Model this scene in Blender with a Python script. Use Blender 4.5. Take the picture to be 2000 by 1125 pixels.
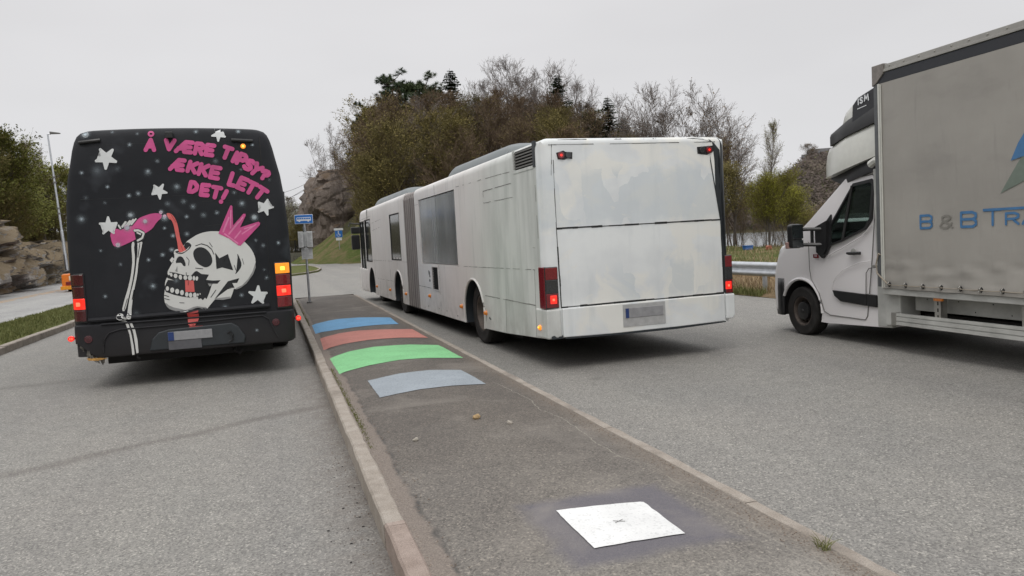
import bpy, bmesh, math, random
from mathutils import Vector, Matrix, noise
random.seed(7)
SC = bpy.context.scene
for o in list(bpy.data.objects): bpy.data.objects.remove(o)
RAD = math.radians
# ---------------------------------------------------------------- camera
# rows: the camera's right, down and forward axes in the world (X right, Y along the kerb, Z up)
RX = Vector((0.9528258, -0.2986818, -0.0539642))
RD = Vector((-0.0708758, -0.0460733, -0.9964205))
RF = Vector((0.2951264, 0.9532399, -0.0650691))
EYE = Vector((0, 0, 1.6))
FPX = 1500.0
cd = bpy.data.cameras.new('camera'); cam = bpy.data.objects.new('camera', cd); SC.collection.objects.link(cam)
m = Matrix.Identity(4)
for i, v in enumerate((RX, -RD, -RF)):
    for j in range(3): m[j][i] = v[j]
for j in range(3): m[j][3] = EYE[j]
cam.matrix_world = m
cd.sensor_width = 36; cd.lens = FPX / 2000 * 36; cd.clip_start = 0.05; cd.clip_end = 4000
SC.camera = cam
# ---------------------------------------------------------------- world, sun, exposure
SUN_EL, SUN_AZ = RAD(55), RAD(215)
w = bpy.data.worlds.new("World"); SC.world = w; w.use_nodes = True
nt = w.node_tree; N = nt.nodes; L = nt.links
for n in list(N): N.remove(n)
out = N.new('ShaderNodeOutputWorld'); bg = N.new('ShaderNodeBackground'); bg.inputs[1].default_value = 0.1
sky = N.new('ShaderNodeTexSky'); sky.sky_type = 'NISHITA'; sky.sun_disc = False
sky.sun_elevation = SUN_EL; sky.sun_rotation = SUN_AZ
hs = N.new('ShaderNodeHueSaturation'); hs.inputs['Saturation'].default_value = .12
L.new(sky.outputs[0], hs.inputs['Color'])
tc = N.new('ShaderNodeTexCoord'); sep = N.new('ShaderNodeSeparateXYZ'); L.new(tc.outputs['Generated'], sep.inputs[0])
rmp = N.new('ShaderNodeValToRGB'); L.new(sep.outputs[2], rmp.inputs[0])
e = rmp.color_ramp.elements
e[0].position = 0.0; e[0].color = (.722, .722, .735, 1)
e[1].position = 1.0; e[1].color = (1.9, 1.9, 1.9, 1)
q = e.new(.1); q.color = (.735, .735, .75, 1)
q = e.new(.3); q.color = (.752, .745, .76, 1)
q = e.new(.5); q.color = (1.05, 1.05, 1.06, 1)
mp = N.new('ShaderNodeMapping'); mp.inputs['Scale'].default_value = (1, 1, 3); L.new(tc.outputs['Generated'], mp.inputs[0])
cl = N.new('ShaderNodeTexNoise'); cl.inputs['Scale'].default_value = 2.2; cl.inputs['Detail'].default_value = 3
L.new(mp.outputs[0], cl.inputs[0])
cr = N.new('ShaderNodeMapRange'); cr.inputs[1].default_value = .3; cr.inputs[2].default_value = .7; cr.inputs[3].default_value = 9.5; cr.inputs[4].default_value = 10.5
L.new(cl.outputs[0], cr.inputs[0])
mul = N.new('ShaderNodeVectorMath'); mul.operation = 'SCALE'; L.new(rmp.outputs[0], mul.inputs[0]); L.new(cr.outputs[0], mul.inputs['Scale'])
mx = N.new('ShaderNodeMixRGB'); mx.inputs[0].default_value = .93; L.new(hs.outputs[0], mx.inputs[1]); L.new(mul.outputs[0], mx.inputs[2])
L.new(mx.outputs[0], bg.inputs[0]); L.new(bg.outputs[0], out.inputs[0])
sd = bpy.data.lights.new('sun', 'SUN'); sd.energy = 0.6; sd.angle = RAD(20); sd.color = (1, .96, .9)
so = bpy.data.objects.new('sun', sd); SC.collection.objects.link(so)
sdir = Vector((math.sin(SUN_AZ) * math.cos(SUN_EL), math.cos(SUN_AZ) * math.cos(SUN_EL), math.sin(SUN_EL)))
so.rotation_euler = sdir.to_track_quat('Z', 'Y').to_euler()
SC.view_settings.view_transform = 'Standard'; SC.view_settings.look = 'None'
SC.view_settings.exposure = 0.0; SC.view_settings.gamma = 1; SC.view_settings.use_curve_mapping = False
SC.render.engine = 'CYCLES'
SC.cycles.max_bounces = 6; SC.cycles.transparent_max_bounces = 16

def ray(px, py): return RX * ((px - 1000) / FPX) + RD * ((py - 562.5) / FPX) + RF
def at_z(px, py, z=0.): r = ray(px, py); return EYE + r * ((z - EYE.z) / r.z)
def at_y(px, py, y): r = ray(px, py); return EYE + r * (y / r.y)
def at_d(px, py, d): return EYE + ray(px, py) * d

# ---------------------------------------------------------------- materials
def nm(name):
    mt = bpy.data.materials.new(name); mt.use_nodes = True
    return mt, mt.node_tree.nodes, mt.node_tree.links, mt.node_tree.nodes['Principled BSDF']
def rgb(c): return (c[0], c[1], c[2], 1)
class G:
    """small node graph helper"""
    def __init__(s, name):
        s.m, s.N, s.L, s.P = nm(name)
        s.tc = s.N.new('ShaderNodeTexCoord')
    def put(s, inp, v):
        if isinstance(v, (int, float)): inp.default_value = v
        elif isinstance(v, (tuple, list)): inp.default_value = rgb(v) if len(inp.default_value) == 4 else v
        else: s.L.new(v, inp)
    def noise(s, scale, detail=4, stretch=(1, 1, 1), rough=.55, dist=0, out=0, rot=(0, 0, 0)):
        mp = s.N.new('ShaderNodeMapping'); mp.inputs['Scale'].default_value = stretch; mp.inputs['Rotation'].default_value = rot
        s.L.new(s.tc.outputs['Object'], mp.inputs[0])
        n = s.N.new('ShaderNodeTexNoise'); n.inputs['Scale'].default_value = scale; n.inputs['Detail'].default_value = detail
        n.inputs['Roughness'].default_value = rough; n.inputs['Distortion'].default_value = dist
        s.L.new(mp.outputs[0], n.inputs['Vector']); return n.outputs[out]
    def voro(s, scale, stretch=(1, 1, 1), out=0, feature='F1', rot=(0, 0, 0)):
        mp = s.N.new('ShaderNodeMapping'); mp.inputs['Scale'].default_value = stretch; mp.inputs['Rotation'].default_value = rot
        s.L.new(s.tc.outputs['Object'], mp.inputs[0])
        n = s.N.new('ShaderNodeTexVoronoi'); n.inputs['Scale'].default_value = scale; n.feature = feature
        s.L.new(mp.outputs[0], n.inputs['Vector']); return n.outputs[out]
    def rng(s, v, a, b, c=0., d=1., smooth=False):
        n = s.N.new('ShaderNodeMapRange'); n.clamp = True
        if smooth: n.interpolation_type = 'SMOOTHSTEP'
        s.put(n.inputs[0], v)
        for i, q in enumerate((a, b, c, d)): s.put(n.inputs[i + 1], q)
        return n.outputs[0]
    def mix(s, f, a, b, mode='MIX'):
        n = s.N.new('ShaderNodeMixRGB'); n.blend_type = mode
        s.put(n.inputs[0], f); s.put(n.inputs[1], a); s.put(n.inputs[2], b); return n.outputs[0]
    def math(s, op, a, b=0.):
        n = s.N.new('ShaderNodeMath'); n.operation = op; s.put(n.inputs[0], a); s.put(n.inputs[1], b); return n.outputs[0]
    def ramp(s, v, stops):
        n = s.N.new('ShaderNodeValToRGB'); s.put(n.inputs[0], v); e = n.color_ramp.elements
        e[0].position, e[0].color = stops[0][0], rgb(stops[0][1]); e[1].position, e[1].color = stops[-1][0], rgb(stops[-1][1])
        for p, c in stops[1:-1]: k = e.new(p); k.color = rgb(c)
        return n.outputs[0]
    def xyz(s):
        n = s.N.new('ShaderNodeSeparateXYZ'); s.L.new(s.tc.outputs['Object'], n.inputs[0]); return n.outputs
    def bump(s, h, strength=.3, dist=.01):
        n = s.N.new('ShaderNodeBump'); n.inputs['Strength'].default_value = strength; n.inputs['Distance'].default_value = dist
        s.L.new(h, n.inputs['Height']); s.L.new(n.outputs[0], s.P.inputs['Normal'])
    def done(s, col=None, rough=.6, metal=0., spec=.5, emis=None, es=0, coat=0):
        if col is not None: s.put(s.P.inputs['Base Color'], col)
        s.put(s.P.inputs['Roughness'], rough); s.put(s.P.inputs['Metallic'], metal); s.P.inputs['Specular IOR Level'].default_value = spec
        if coat: s.P.inputs['Coat Weight'].default_value = coat; s.P.inputs['Coat Roughness'].default_value = .08
        if emis is not None: s.put(s.P.inputs['Emission Color'], emis); s.P.inputs['Emission Strength'].default_value = es
        return s.m
def plain(name, c, rough=.5, metal=0., spec=.5, var=.12, vs=14, coat=0, emis=None, es=0):
    g = G(name); n = g.noise(vs, 5)
    col = g.mix(g.rng(n, .3, .7), tuple(x * (1 - var) for x in c), tuple(min(1, x * (1 + var)) for x in c))
    r = rough if coat else g.rng(n, .3, .7, max(.02, rough - .08), min(1, rough + .08))
    return g.done(col, r, metal, spec, emis, es, coat)

def asphalt(name, base, warm, stain=None):
    g = G(name)
    fine = g.noise(170, 4, rough=.75); fin2 = g.voro(95, out=1)
    big = g.noise(.55, 5, dist=.6); mid = g.noise(5, 5)
    c = g.mix(g.rng(big, .3, .7), base, warm)
    c = g.mix(1, c, g.ramp(fin2, [(.1, (.54, .54, .54)), (.45, (.92, .92, .92)), (.75, (1.12, 1.12, 1.10)), (.95, (1.8, 1.78, 1.72))]), 'MULTIPLY')
    c = g.mix(1, c, g.ramp(fine, [(.25, (.45, .45, .45)), (.5, (1, 1, 1)), (.78, (1.6, 1.58, 1.54))]), 'MULTIPLY')
    c = g.mix(1, c, g.ramp(mid, [(.3, (.93, .93, .93)), (.7, (1.06, 1.06, 1.06))]), 'MULTIPLY')
    rut = g.noise(1.0, 3, stretch=(1.1, .05, 1))
    c = g.mix(1, c, g.ramp(rut, [(.3, (.90, .90, .91)), (.65, (1.05, 1.05, 1.04))]), 'MULTIPLY')
    if stain: c = stain(g, c)
    g.bump(g.math('ADD', g.math('MULTIPLY', fine, .6), fin2), .55, .006)
    return g.done(c, .74, spec=.5)
def line_mask(g, a, b, w):
    """soft mask 1 on the ground line a-b"""
    x, y, z = g.xyz(); dx, dy = b[0] - a[0], b[1] - a[1]; ln = math.hypot(dx, dy); nx, ny = -dy / ln, dx / ln
    d = g.math('ADD', g.math('MULTIPLY', x, nx), g.math('MULTIPLY', y, ny))
    d = g.math('SUBTRACT', d, nx * a[0] + ny * a[1])
    d = g.math('ADD', d, g.math('MULTIPLY', g.math('SUBTRACT', g.noise(1.3, 3), .5), .35))
    return g.rng(g.math('ABSOLUTE', d), 0, w, 1, 0, True)
def road_stain(g, c):
    a, b = at_z(20, 925), at_z(640, 790)
    mk = g.math('MULTIPLY', line_mask(g, a, b, .16), g.rng(g.xyz()[0], .55, .2, 0, 1))
    c = g.mix(g.math('MULTIPLY', mk, .4), c, (.075, .062, .055))
    a, b = at_z(0, 760), at_z(220, 735)
    c = g.mix(g.math('MULTIPLY', g.math('MULTIPLY', line_mask(g, a, b, .25), g.rng(g.xyz()[0], -2.2, -2.8, 0, 1)), .3), c, (.08, .07, .065))
    # dirt that gathers against the kerb
    k = g.math('MULTIPLY', g.rng(g.xyz()[0], .05, .5, 0, 1), g.rng(g.xyz()[0], .55, .6, 1, 0))
    c = g.mix(g.math('MULTIPLY', k, g.rng(g.noise(6, 5), .35, .6, .2, .75)), c, (.12, .10, .085))
    # old oil drips and darker mended patches, pale grit
    oil = g.math('MULTIPLY', g.rng(g.math('ADD', g.voro(.8, out=0), g.math('MULTIPLY', g.noise(7, 4), .16)), .10, .20, 1, 0, True), g.rng(g.noise(.35, 2), .5, .6))
    c = g.mix(g.math('MULTIPLY', oil, .35), c, (.07, .065, .06))
    gl = g.math('MULTIPLY', g.rng(g.voro(14, out=0), .03, .05, 1, 0), g.rng(g.noise(1.7, 2), .5, .56))
    c = g.mix(g.math('MULTIPLY', gl, .7), c, (.5, .48, .44))
    # crumbs and chips
    cr = g.math('MULTIPLY', g.rng(g.voro(9, out=0), .05, .075, 1, 0), g.rng(g.noise(.9, 2), .5, .62))
    return g.mix(g.math('MULTIPLY', cr, .6), c, (.04, .03, .028))
M = {}
M['road'] = asphalt('road_asphalt', (.226, .219, .207), (.250, .238, .222), road_stain)
def island_stain(g, c):
    x, y, z = g.xyz()
    wob = g.math('MULTIPLY', g.math('SUBTRACT', g.noise(4, 5), .5), .16)
    newer = g.rng(g.math('ADD', y, g.math('MULTIPLY', g.noise(1.1, 4), 2.2)), 4.0, 7.0)
    c = g.mix(g.math('MULTIPLY', newer, 1.0), c, g.mix(1, c, (.60, .57, .55), 'MULTIPLY'))
    # grey-violet overspray round the white square
    ctr = (at_z(1215, 1030, .14))
    dx = g.math('ABSOLUTE', g.math('SUBTRACT', x, ctr.x + .01)); dy = g.math('ABSOLUTE', g.math('SUBTRACT', y, ctr.y + .03))
    d = g.math('ADD', g.math('MAXIMUM', g.math('SUBTRACT', dx, .10), g.math('SUBTRACT', dy, .12)), wob)
    mk = g.rng(d, .24, .38, 1, 0, True)
    c = g.mix(g.math('MULTIPLY', mk, .85), c, g.mix(g.rng(g.noise(160, 3), .3, .7), (.088, .082, .097), (.145, .136, .158)))
    # pale worn gravelly patch near the camera
    pn = g.math('ADD', g.rng(y, 4.0, 2.4, 0, 1), g.math('MULTIPLY', g.math('SUBTRACT', g.noise(2.2, 6), .5), 1.6))
    pale = g.math('MULTIPLY', g.rng(pn, .45, 1.1), g.math('SUBTRACT', 1, mk))
    c = g.mix(g.math('MULTIPLY', pale, .55), c, g.mix(g.rng(g.voro(120, out=1), .2, .8), (.13, .122, .112), (.42, .395, .35)))
    dust = g.rng(g.noise(1.5, 6, dist=.8), .52, .72)
    c = g.mix(g.math('MULTIPLY', dust, .40), c, (.30, .27, .235))
    # sandy soil along both kerbs
    wob2 = g.math('MULTIPLY', g.math('SUBTRACT', g.noise(3, 6), .5), .3)
    l = g.rng(g.math('ADD', x, g.math('MULTIPLY', wob2, .5)), .66, .70, 1, 0); r = g.rng(g.math('ADD', x, wob2), 2.1, 2.3, 0, 1)
    c = g.mix(g.math('MULTIPLY', l, .75), c, g.mix(g.rng(g.noise(110, 4), .35, .65), (.13, .105, .088), (.27, .222, .188)))
    ed = g.rng(g.math('ABSOLUTE', g.math('SUBTRACT', g.math('ADD', x, g.math('MULTIPLY', wob2, .5)), .685)), .0, .022, 1, 0)
    c = g.mix(g.math('MULTIPLY', ed, g.rng(g.noise(9, 5), .4, .6, .1, .85)), c, (.045, .042, .040))
    c = g.mix(g.math('MULTIPLY', r, .7), c, g.mix(g.rng(g.noise(90, 3), .35, .65), (.10, .082, .065), (.25, .205, .165)))
    # cracks along the right edge
    def crack(x0, amp, sc, w_, y0, y1):
        q = g.math('ADD', g.math('SUBTRACT', x, x0), g.math('MULTIPLY', g.math('SUBTRACT', g.noise(sc, 5, stretch=(.01, 1, 1), rough=.6), .5), amp))
        return g.math('MULTIPLY', g.rng(g.math('ABSOLUTE', q), w_ * .4, w_, 1, 0), g.math('MULTIPLY', g.rng(y, y0, y0 + .3), g.rng(y, y1 - .4, y1, 1, 0)))
    m2 = g.math('MAXIMUM', crack(2.08, .26, 1.3, .006, 4.2, 7.6), g.math('MULTIPLY', crack(2.13, .24, 2.1, .008, 2.2, 4.4), .5))
    return g.mix(g.math('MULTIPLY', g.math('MULTIPLY', m2, .5), g.rng(g.noise(20, 4), .35, .5)), c, (.40, .37, .31))
M['island'] = asphalt('island_asphalt', (.165, .150, .136), (.205, .186, .166), island_stain)
M['far_road'] = asphalt('main_road_asphalt', (.30, .297, .295), (.36, .357, .352))
def kerbmat(name, a, b):
    g = G(name); x, y, z = g.xyz()
    c = g.mix(g.rng(g.noise(7, 6), .35, .65), a, b)
    c = g.mix(1, c, g.ramp(g.noise(160, 2), [(.3, (.7, .7, .7)), (.55, (1, 1, 1)), (.75, (1.25, 1.22, 1.2))]), 'MULTIPLY')
    c = g.mix(g.math('MULTIPLY', g.rng(g.noise(2.4, 6), .55, .7), .5), c, (.085, .07, .06))
    g.bump(g.noise(60, 5), .5, .008)
    return g.done(c, .9, spec=.2)
M['kerb'] = kerbmat('granite_kerb', (.30, .262, .225), (.38, .34, .30))
M['kerb_red'] = kerbmat('pink_granite_kerb', (.27, .215, .185), (.35, .285, .25))
M['concrete'] = kerbmat('concrete', (.30, .285, .265), (.42, .40, .375))

def paint(name, c, wear=.5):
    g = G(name)
    n = g.noise(3, 5)
    col = g.mix(g.rng(n, .3, .7), tuple(x * .88 for x in c), tuple(min(1, x * 1.08) for x in c))
    hole = g.math('MULTIPLY', g.rng(g.voro(85, out=1), .0, .34, 1, 0), wear)
    pits = g.rng(g.noise(130, 3), .26, .4, 1, 0)
    col = g.mix(g.math('ADD', hole, g.math('MULTIPLY', pits, wear)), col, tuple(x * .35 for x in c))
    g.bump(g.math('ADD', g.noise(150, 3), g.voro(95, out=1)), .5, .005)
    return g.done(col, .7, spec=.3)
M['p_blue'] = paint('blue_ground_paint', (.15, .35, .58)); M['p_red'] = paint('red_ground_paint', (.52, .21, .175))
M['p_green'] = paint('green_ground_paint', (.23, .56, .26)); M['p_grey'] = paint('pale_grey_ground_paint', (.30, .335, .37))
M['p_white'] = paint('white_ground_paint', (.75, .75, .745), .36); M['p_line'] = paint('road_line_paint', (.62, .62, .60), .5)
M['p_yellow'] = paint('yellow_line_paint', (.52, .33, .16), .6)

def grassmat(name, a, b, dry, amt=.5):
    g = G(name)
    c = g.mix(g.rng(g.noise(28, 5), .35, .65), a, b)
    c = g.mix(g.math('MULTIPLY', g.rng(g.noise(.5, 6, dist=.5), .42, .62), amt), c, dry)
    c = g.mix(1, c, g.ramp(g.noise(4, 4), [(.3, (.75, .75, .75)), (.7, (1.2, 1.2, 1.2))]), 'MULTIPLY')
    g.bump(g.noise(50, 4), .8, .04)
    return g.done(c, .95, spec=.1)
M['grass'] = grassmat('grass_ground', (.055, .078, .018), (.10, .125, .035), (.17, .13, .07), .75)
M['grass_l'] = grassmat('verge_grass', (.085, .10, .03), (.14, .155, .055), (.14, .125, .06), .3)
M['scrub'] = grassmat('scrub_ground', (.040, .034, .020), (.085, .066, .042), (.05, .062, .02), .6)
M['dry'] = grassmat('dry_grass_ground', (.17, .115, .075), (.27, .19, .115), (.07, .09, .03), .35)
def blademat(name, a, b):
    g = G(name); ob = g.N.new('ShaderNodeNewGeometry')
    c = g.mix(ob.outputs['Random Per Island'], a, b); return g.done(c, .8, spec=.2)
M['blade'] = blademat('grass_blades', (.09, .105, .03), (.20, .20, .08))
M['straw'] = blademat('dry_grass_blades', (.22, .15, .09), (.46, .36, .22))
def rockmat(name, a, b, moss):
    g = G(name)
    c = g.mix(g.rng(g.noise(1.3, 8, rough=.65), .35, .65), a, b)
    c = g.mix(1, c, g.ramp(g.noise(9, 6, rough=.7), [(.3, (.6, .58, .56)), (.5, (1, 1, 1)), (.72, (1.35, 1.33, 1.3))]), 'MULTIPLY')
    g2 = g.N.new('ShaderNodeNewGeometry'); s = g.N.new('ShaderNodeSeparateXYZ'); g.L.new(g2.outputs['Normal'], s.inputs[0])
    up = g.math('ADD', s.outputs[2], g.math('MULTIPLY', g.math('SUBTRACT', g.noise(.7, 6), .5), 1.5))
    c = g.mix(g.math('MULTIPLY', g.rng(up, .52, .8), .8), c, moss)
    g.bump(g.noise(5, 8, rough=.7), .9, .15)
    return g.done(c, .92, spec=.2)
M['rock'] = rockmat('grey_rock', (.15, .142, .135), (.30, .285, .265), (.16, .115, .06))
M['rock2'] = rockmat('brown_rock', (.13, .105, .09), (.225, .19, .165), (.105, .072, .045))
M['stone'] = plain('loose_stone', (.34, .29, .22), .9, var=.3, vs=60)
def watermat():
    g = G('water'); g.bump(g.noise(1.2, 4, stretch=(1, 2.5, 1)), .25, .06)
    return g.done((.25, .27, .28), .16, spec=.9)
M['water'] = watermat()

# vehicles
def white_side():
    g = G('brushed_white_paint_side')
    warm = g.mix(g.rng(g.noise(.8, 4), .35, .65), (.69, .66, .64), (.76, .735, .72))
    y = g.xyz()[1]
    cool = g.mix(g.rng(g.noise(3, 5, stretch=(1, 1, .3)), .38, .62), (.52, .535, .515), (.66, .67, .65))
    c = g.mix(g.rng(g.math('ADD', y, g.math('MULTIPLY', g.noise(1.4, 3, stretch=(1, 1, .4)), 1.4)), 4.0, 2.2), warm, cool)
    st = g.noise(5, 5, stretch=(1, 1.6, .12), rough=.6)
    c = g.mix(g.math('MULTIPLY', g.rng(st, .56, .74), .42), c, (.37, .39, .375))
    dirt = g.math('MULTIPLY', g.rng(g.xyz()[2], .9, .3), g.rng(g.noise(6, 6), .4, .7, .1, .8))
    c = g.mix(g.math('MULTIPLY', dirt, .55), c, (.27, .255, .23))
    chip = g.math('MULTIPLY', g.rng(g.noise(13, 6, rough=.7), .70, .73), .8)
    c = g.mix(chip, c, (.10, .105, .11))
    g.bump(g.noise(30, 4, stretch=(1, 1, .3)), .12, .01)
    return g.done(c, .5, spec=.4)
M['w_side'] = white_side()
def white_rear():
    g = G('brushed_white_paint_rear')
    a = g.mix(g.rng(g.noise(1.7, 3), .4, .6), (.68, .70, .71), (.76, .78, .78))
    cre = g.rng(g.noise(1.5, 5, rot=(0, .4, 0), dist=.7), .50, .58)
    c = g.mix(g.math('MULTIPLY', cre, .75), a, (.79, .78, .73))
    x, y, z = g.xyz()
    # roller patches: rectangles of thinner grey-blue paint, denser in two bands
    blk = g.voro(1.9, (1.5, .05, .9), out=1); blk.node.distance = 'CHEBYCHEV'
    wv = g.N.new('ShaderNodeVectorMath'); wv.operation = 'ADD'; nz_ = g.N.new('ShaderNodeVectorMath'); nz_.operation = 'SCALE'; nz_.inputs['Scale'].default_value = .16
    g.L.new(g.noise(4, 4, out=1), nz_.inputs[0]); src = blk.node.inputs['Vector'].links[0].from_socket; g.L.new(src, wv.inputs[0]); g.L.new(nz_.outputs[0], wv.inputs[1]); g.L.new(wv.outputs[0], blk.node.inputs['Vector'])
    wob = g.math('MULTIPLY', g.math('SUBTRACT', g.noise(5, 5), .5), .35)
    band = g.math('MAXIMUM', g.rng(g.math('ABSOLUTE', g.math('SUBTRACT', g.math('ADD', z, wob), 2.02)), .25, .40, 1, 0),
                  g.math('MULTIPLY', g.rng(g.math('ABSOLUTE', g.math('SUBTRACT', g.math('ADD', z, wob), .98)), .16, .27, 1, 0), g.rng(g.math('ABSOLUTE', g.math('SUBTRACT', x, 1.55)), .4, .75, 1, 0)))
    pk = g.math('MULTIPLY', g.rng(g.math('ADD', blk, wob), .30, .50), band)
    c = g.mix(g.math('MULTIPLY', pk, .55), c, (.53, .58, .615))
    st = g.noise(4, 6, stretch=(1.4, 1, .16), rough=.6)
    c = g.mix(g.math('MULTIPLY', g.rng(st, .55, .72), .35), c, (.53, .565, .58))
    st2 = g.noise(7, 6, stretch=(.7, 1, 1.5), dist=1.2)
    c = g.mix(g.math('MULTIPLY', g.rng(st2, .62, .70), .35), c, (.76, .75, .70))
    chip = g.math('MULTIPLY', g.rng(g.noise(16, 7, rough=.75), .71, .73), .7)
    c = g.mix(chip, c, (.18, .19, .20))
    g.bump(g.noise(22, 5, stretch=(1, 1, .35)), .15, .01)
    return g.done(c, .5, spec=.4)
M['w_rear'] = white_rear()
M['dark_body'] = plain('dark_body_paint', (.022, .027, .032), .4, coat=.2)
M['seam'] = plain('black_seam', (.018, .018, .018), .7)
M['pencil'] = plain('grey_seam', (.16, .155, .15), .7)
M['rubber'] = plain('rubber', (.022, .021, .021), .75, spec=.3, var=.3)
M['tyre'] = plain('tyre_rubber', (.026, .024, .023), .8, spec=.25, var=.4, vs=8)
M['rim'] = plain('dusty_rim', (.085, .068, .058), .6, metal=.3, var=.3)
M['steel'] = plain('steel', (.42, .43, .44), .38, metal=.85)
M['galv'] = plain('galvanised_steel', (.52, .54, .57), .42, metal=.7, var=.15, vs=5)
M['under'] = plain('dark_underbody', (.012, .011, .011), .85, var=.4)
M['plastic'] = plain('black_plastic', (.016, .016, .017), .42, spec=.5, vs=6)
M['pod'] = plain('roof_pod_grey', (.12, .14, .145), .35, vs=3, var=.2)
def mirror_glass():
    g = G('silver_film_glass')
    c = g.mix(g.rng(g.noise(1.2, 3, stretch=(1, 1.5, .25)), .35, .65), (.24, .26, .265), (.42, .44, .45))
    return g.done(c, g.rng(g.noise(3, 3, stretch=(1, 1, .2)), .3, .7, .12, .3), metal=.6)
M['film'] = mirror_glass()
M['dkglass'] = plain('dark_glass', (.022, .026, .028), .06, spec=.8, var=.1)
def bellows():
    g = G('bellows_fabric'); c = g.mix(g.rng(g.noise(2, 5, stretch=(1, 6, .3)), .35, .65), (.12, .105, .10), (.24, .215, .205)); return g.done(c, .75)
M['bellows'] = bellows()
def lens(name, c, es=0., ec=None):
    g = G(name); st = g.voro(60, (1, 1, 1), out=0)
    col = g.mix(g.rng(st, .2, .7), tuple(x * .7 for x in c), c)
    return g.done(col, .15, spec=.6, emis=ec or c, es=es, coat=.5)
M['red_off'] = lens('red_lens', (.20, .012, .018)); M['red_dk'] = lens('dark_red_lens', (.075, .012, .018))
M['red_on'] = lens('lit_red_lens', (.8, .02, .012), .75, (1, .03, .018)); M['red_hot'] = lens('lit_red_bulb', (1, .10, .05), 1.5, (1, .16, .08))
M['amb_on'] = lens('lit_amber_lens', (.9, .25, .02), .75, (1, .32, .02)); M['amb_faint'] = lens('amber_lens', (.55, .17, .02), .15)  # second amber lens is unlit, with a faint glow of its own added
M['amb_hot'] = lens('amber_bulb', (1, .5, .06), 1.8, (1, .62, .07)); M['smoke'] = lens('smoked_lens', (.03, .032, .035)); M['clear'] = lens('clear_lens', (.5, .5, .5))
def blackbus():
    g = G('matt_black_painted_body')
    c = g.mix(g.rng(g.noise(1.1, 5), .35, .65), (.0135, .0145, .018), (.023, .024, .028))
    def spots(scale, r0, r1, thr, off):
        v = g.N.new('ShaderNodeTexVoronoi'); v.inputs['Scale'].default_value = scale
        mp = g.N.new('ShaderNodeMapping'); mp.inputs['Location'].default_value = (off, 0, off * .7); mp.inputs['Scale'].default_value = (1, .02, 1)
        g.L.new(g.tc.outputs['Object'], mp.inputs[0]); g.L.new(mp.outputs[0], v.inputs['Vector'])
        s = g.N.new('ShaderNodeSeparateXYZ'); g.L.new(v.outputs[1], s.inputs[0])
        keep = g.rng(s.outputs[0], thr, thr + .02)
        size = g.rng(s.outputs[1], 0, 1, .5, 1.3)
        d = g.math('DIVIDE', v.outputs[0], size)
        core = g.rng(d, 0, r0, 1, 0, True); halo = g.math('MULTIPLY', g.rng(d, 0, r1, 1, 0, True), .22)
        return g.math('MULTIPLY', g.math('MULTIPLY', g.math('MAXIMUM', core, halo), keep), g.rng(s.outputs[2], 0, 1, .35, 1.0))
    c = g.mix(g.math('MULTIPLY', g.rng(g.noise(1.6, 3), .60, .74), .10), c, (.3, .33, .38))
    c = g.mix(g.math('MULTIPLY', g.rng(g.xyz()[2], 1.0, .3), .12), c, (.16, .13, .11))
    g.bump(g.noise(60, 3), .06, .005)
    return g.done(c, g.rng(g.noise(4, 4), .3, .7, .55, .7), spec=.2)
M['b_body'] = blackbus()
def spray(name, c, v=.15): return plain(name, c, .6, var=v, vs=5)
M['s_pink'] = spray('pink_spray', (.56, .075, .245)); M['s_pink2'] = spray('light_pink_spray', (.68, .20, .38), .2)
M['s_bone'] = spray('bone_white_spray', (.63, .628, .61), .04); M['s_black'] = spray('black_spray', (.012, .013, .016)); M['s_grey'] = spray('grey_spray', (.27, .27, .27))
M['s_coral'] = spray('coral_spray', (.66, .125, .115)); M['s_red'] = spray('dark_coral_spray', (.42, .06, .06)); M['s_star'] = spray('star_white_spray', (.64, .655, .66), .05)
M['s_glow'] = spray('pale_pink_glow', (.80, .48, .62))
def glowmat():
    mt = bpy.data.materials.new('soft_white_spray'); mt.use_nodes = True; n = mt.node_tree.nodes; l = mt.node_tree.links; p = n['Principled BSDF']
    p.inputs['Base Color'].default_value = (.42, .49, .54, 1); p.inputs['Roughness'].default_value = .6
    a = n.new('ShaderNodeAttribute'); a.attribute_name = 'glowmask'; t = n.new('ShaderNodeBsdfTransparent'); m_ = n.new('ShaderNodeMixShader')
    l.new(a.outputs['Fac'], m_.inputs[0]); l.new(t.outputs[0], m_.inputs[1]); l.new(p.outputs[0], m_.inputs[2]); l.new(m_.outputs[0], n['Material Output'].inputs[0]); return mt
M['soft'] = glowmat()
M['plate'] = plain('plate_grey', (.28, .28, .29), .4); M['plate_d'] = plain('plate_dark_grey', (.10, .10, .11), .4); M['plate_b'] = plain('plate_blue', (.02, .045, .16), .4)
M['v_white'] = plain('van_white_paint', (.76, .735, .74), .3, var=.012, vs=1.5, coat=.5)
M['v_cream'] = plain('deflector_white', (.60, .60, .555), .3, var=.05, coat=.3)
M['v_dirty'] = plain('dirty_white_metal', (.42, .42, .40), .5, var=.2, vs=4)
def tarp():
    g = G('grey_curtain')
    c = g.mix(g.rng(g.noise(1.3, 5, stretch=(1, .5, 1)), .35, .65), (.30, .284, .26), (.35, .332, .304))
    c = g.mix(g.math('MULTIPLY', g.rng(g.noise(2.5, 6, stretch=(1, .6, 1.6)), .55, .75), .35), c, (.20, .19, .178))
    c = g.mix(g.math('MULTIPLY', g.rng(g.noise(5, 5, stretch=(1, 2, .3)), .62, .8), .3), c, (.17, .165, .16))
    g.bump(g.math('ADD', g.noise(1.6, 3, stretch=(1, 1.5, .5)), g.math('MULTIPLY', g.noise(220, 1), .02)), .35, .08)
    return g.done(c, .55, spec=.4)
M['tarp'] = tarp()
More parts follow.
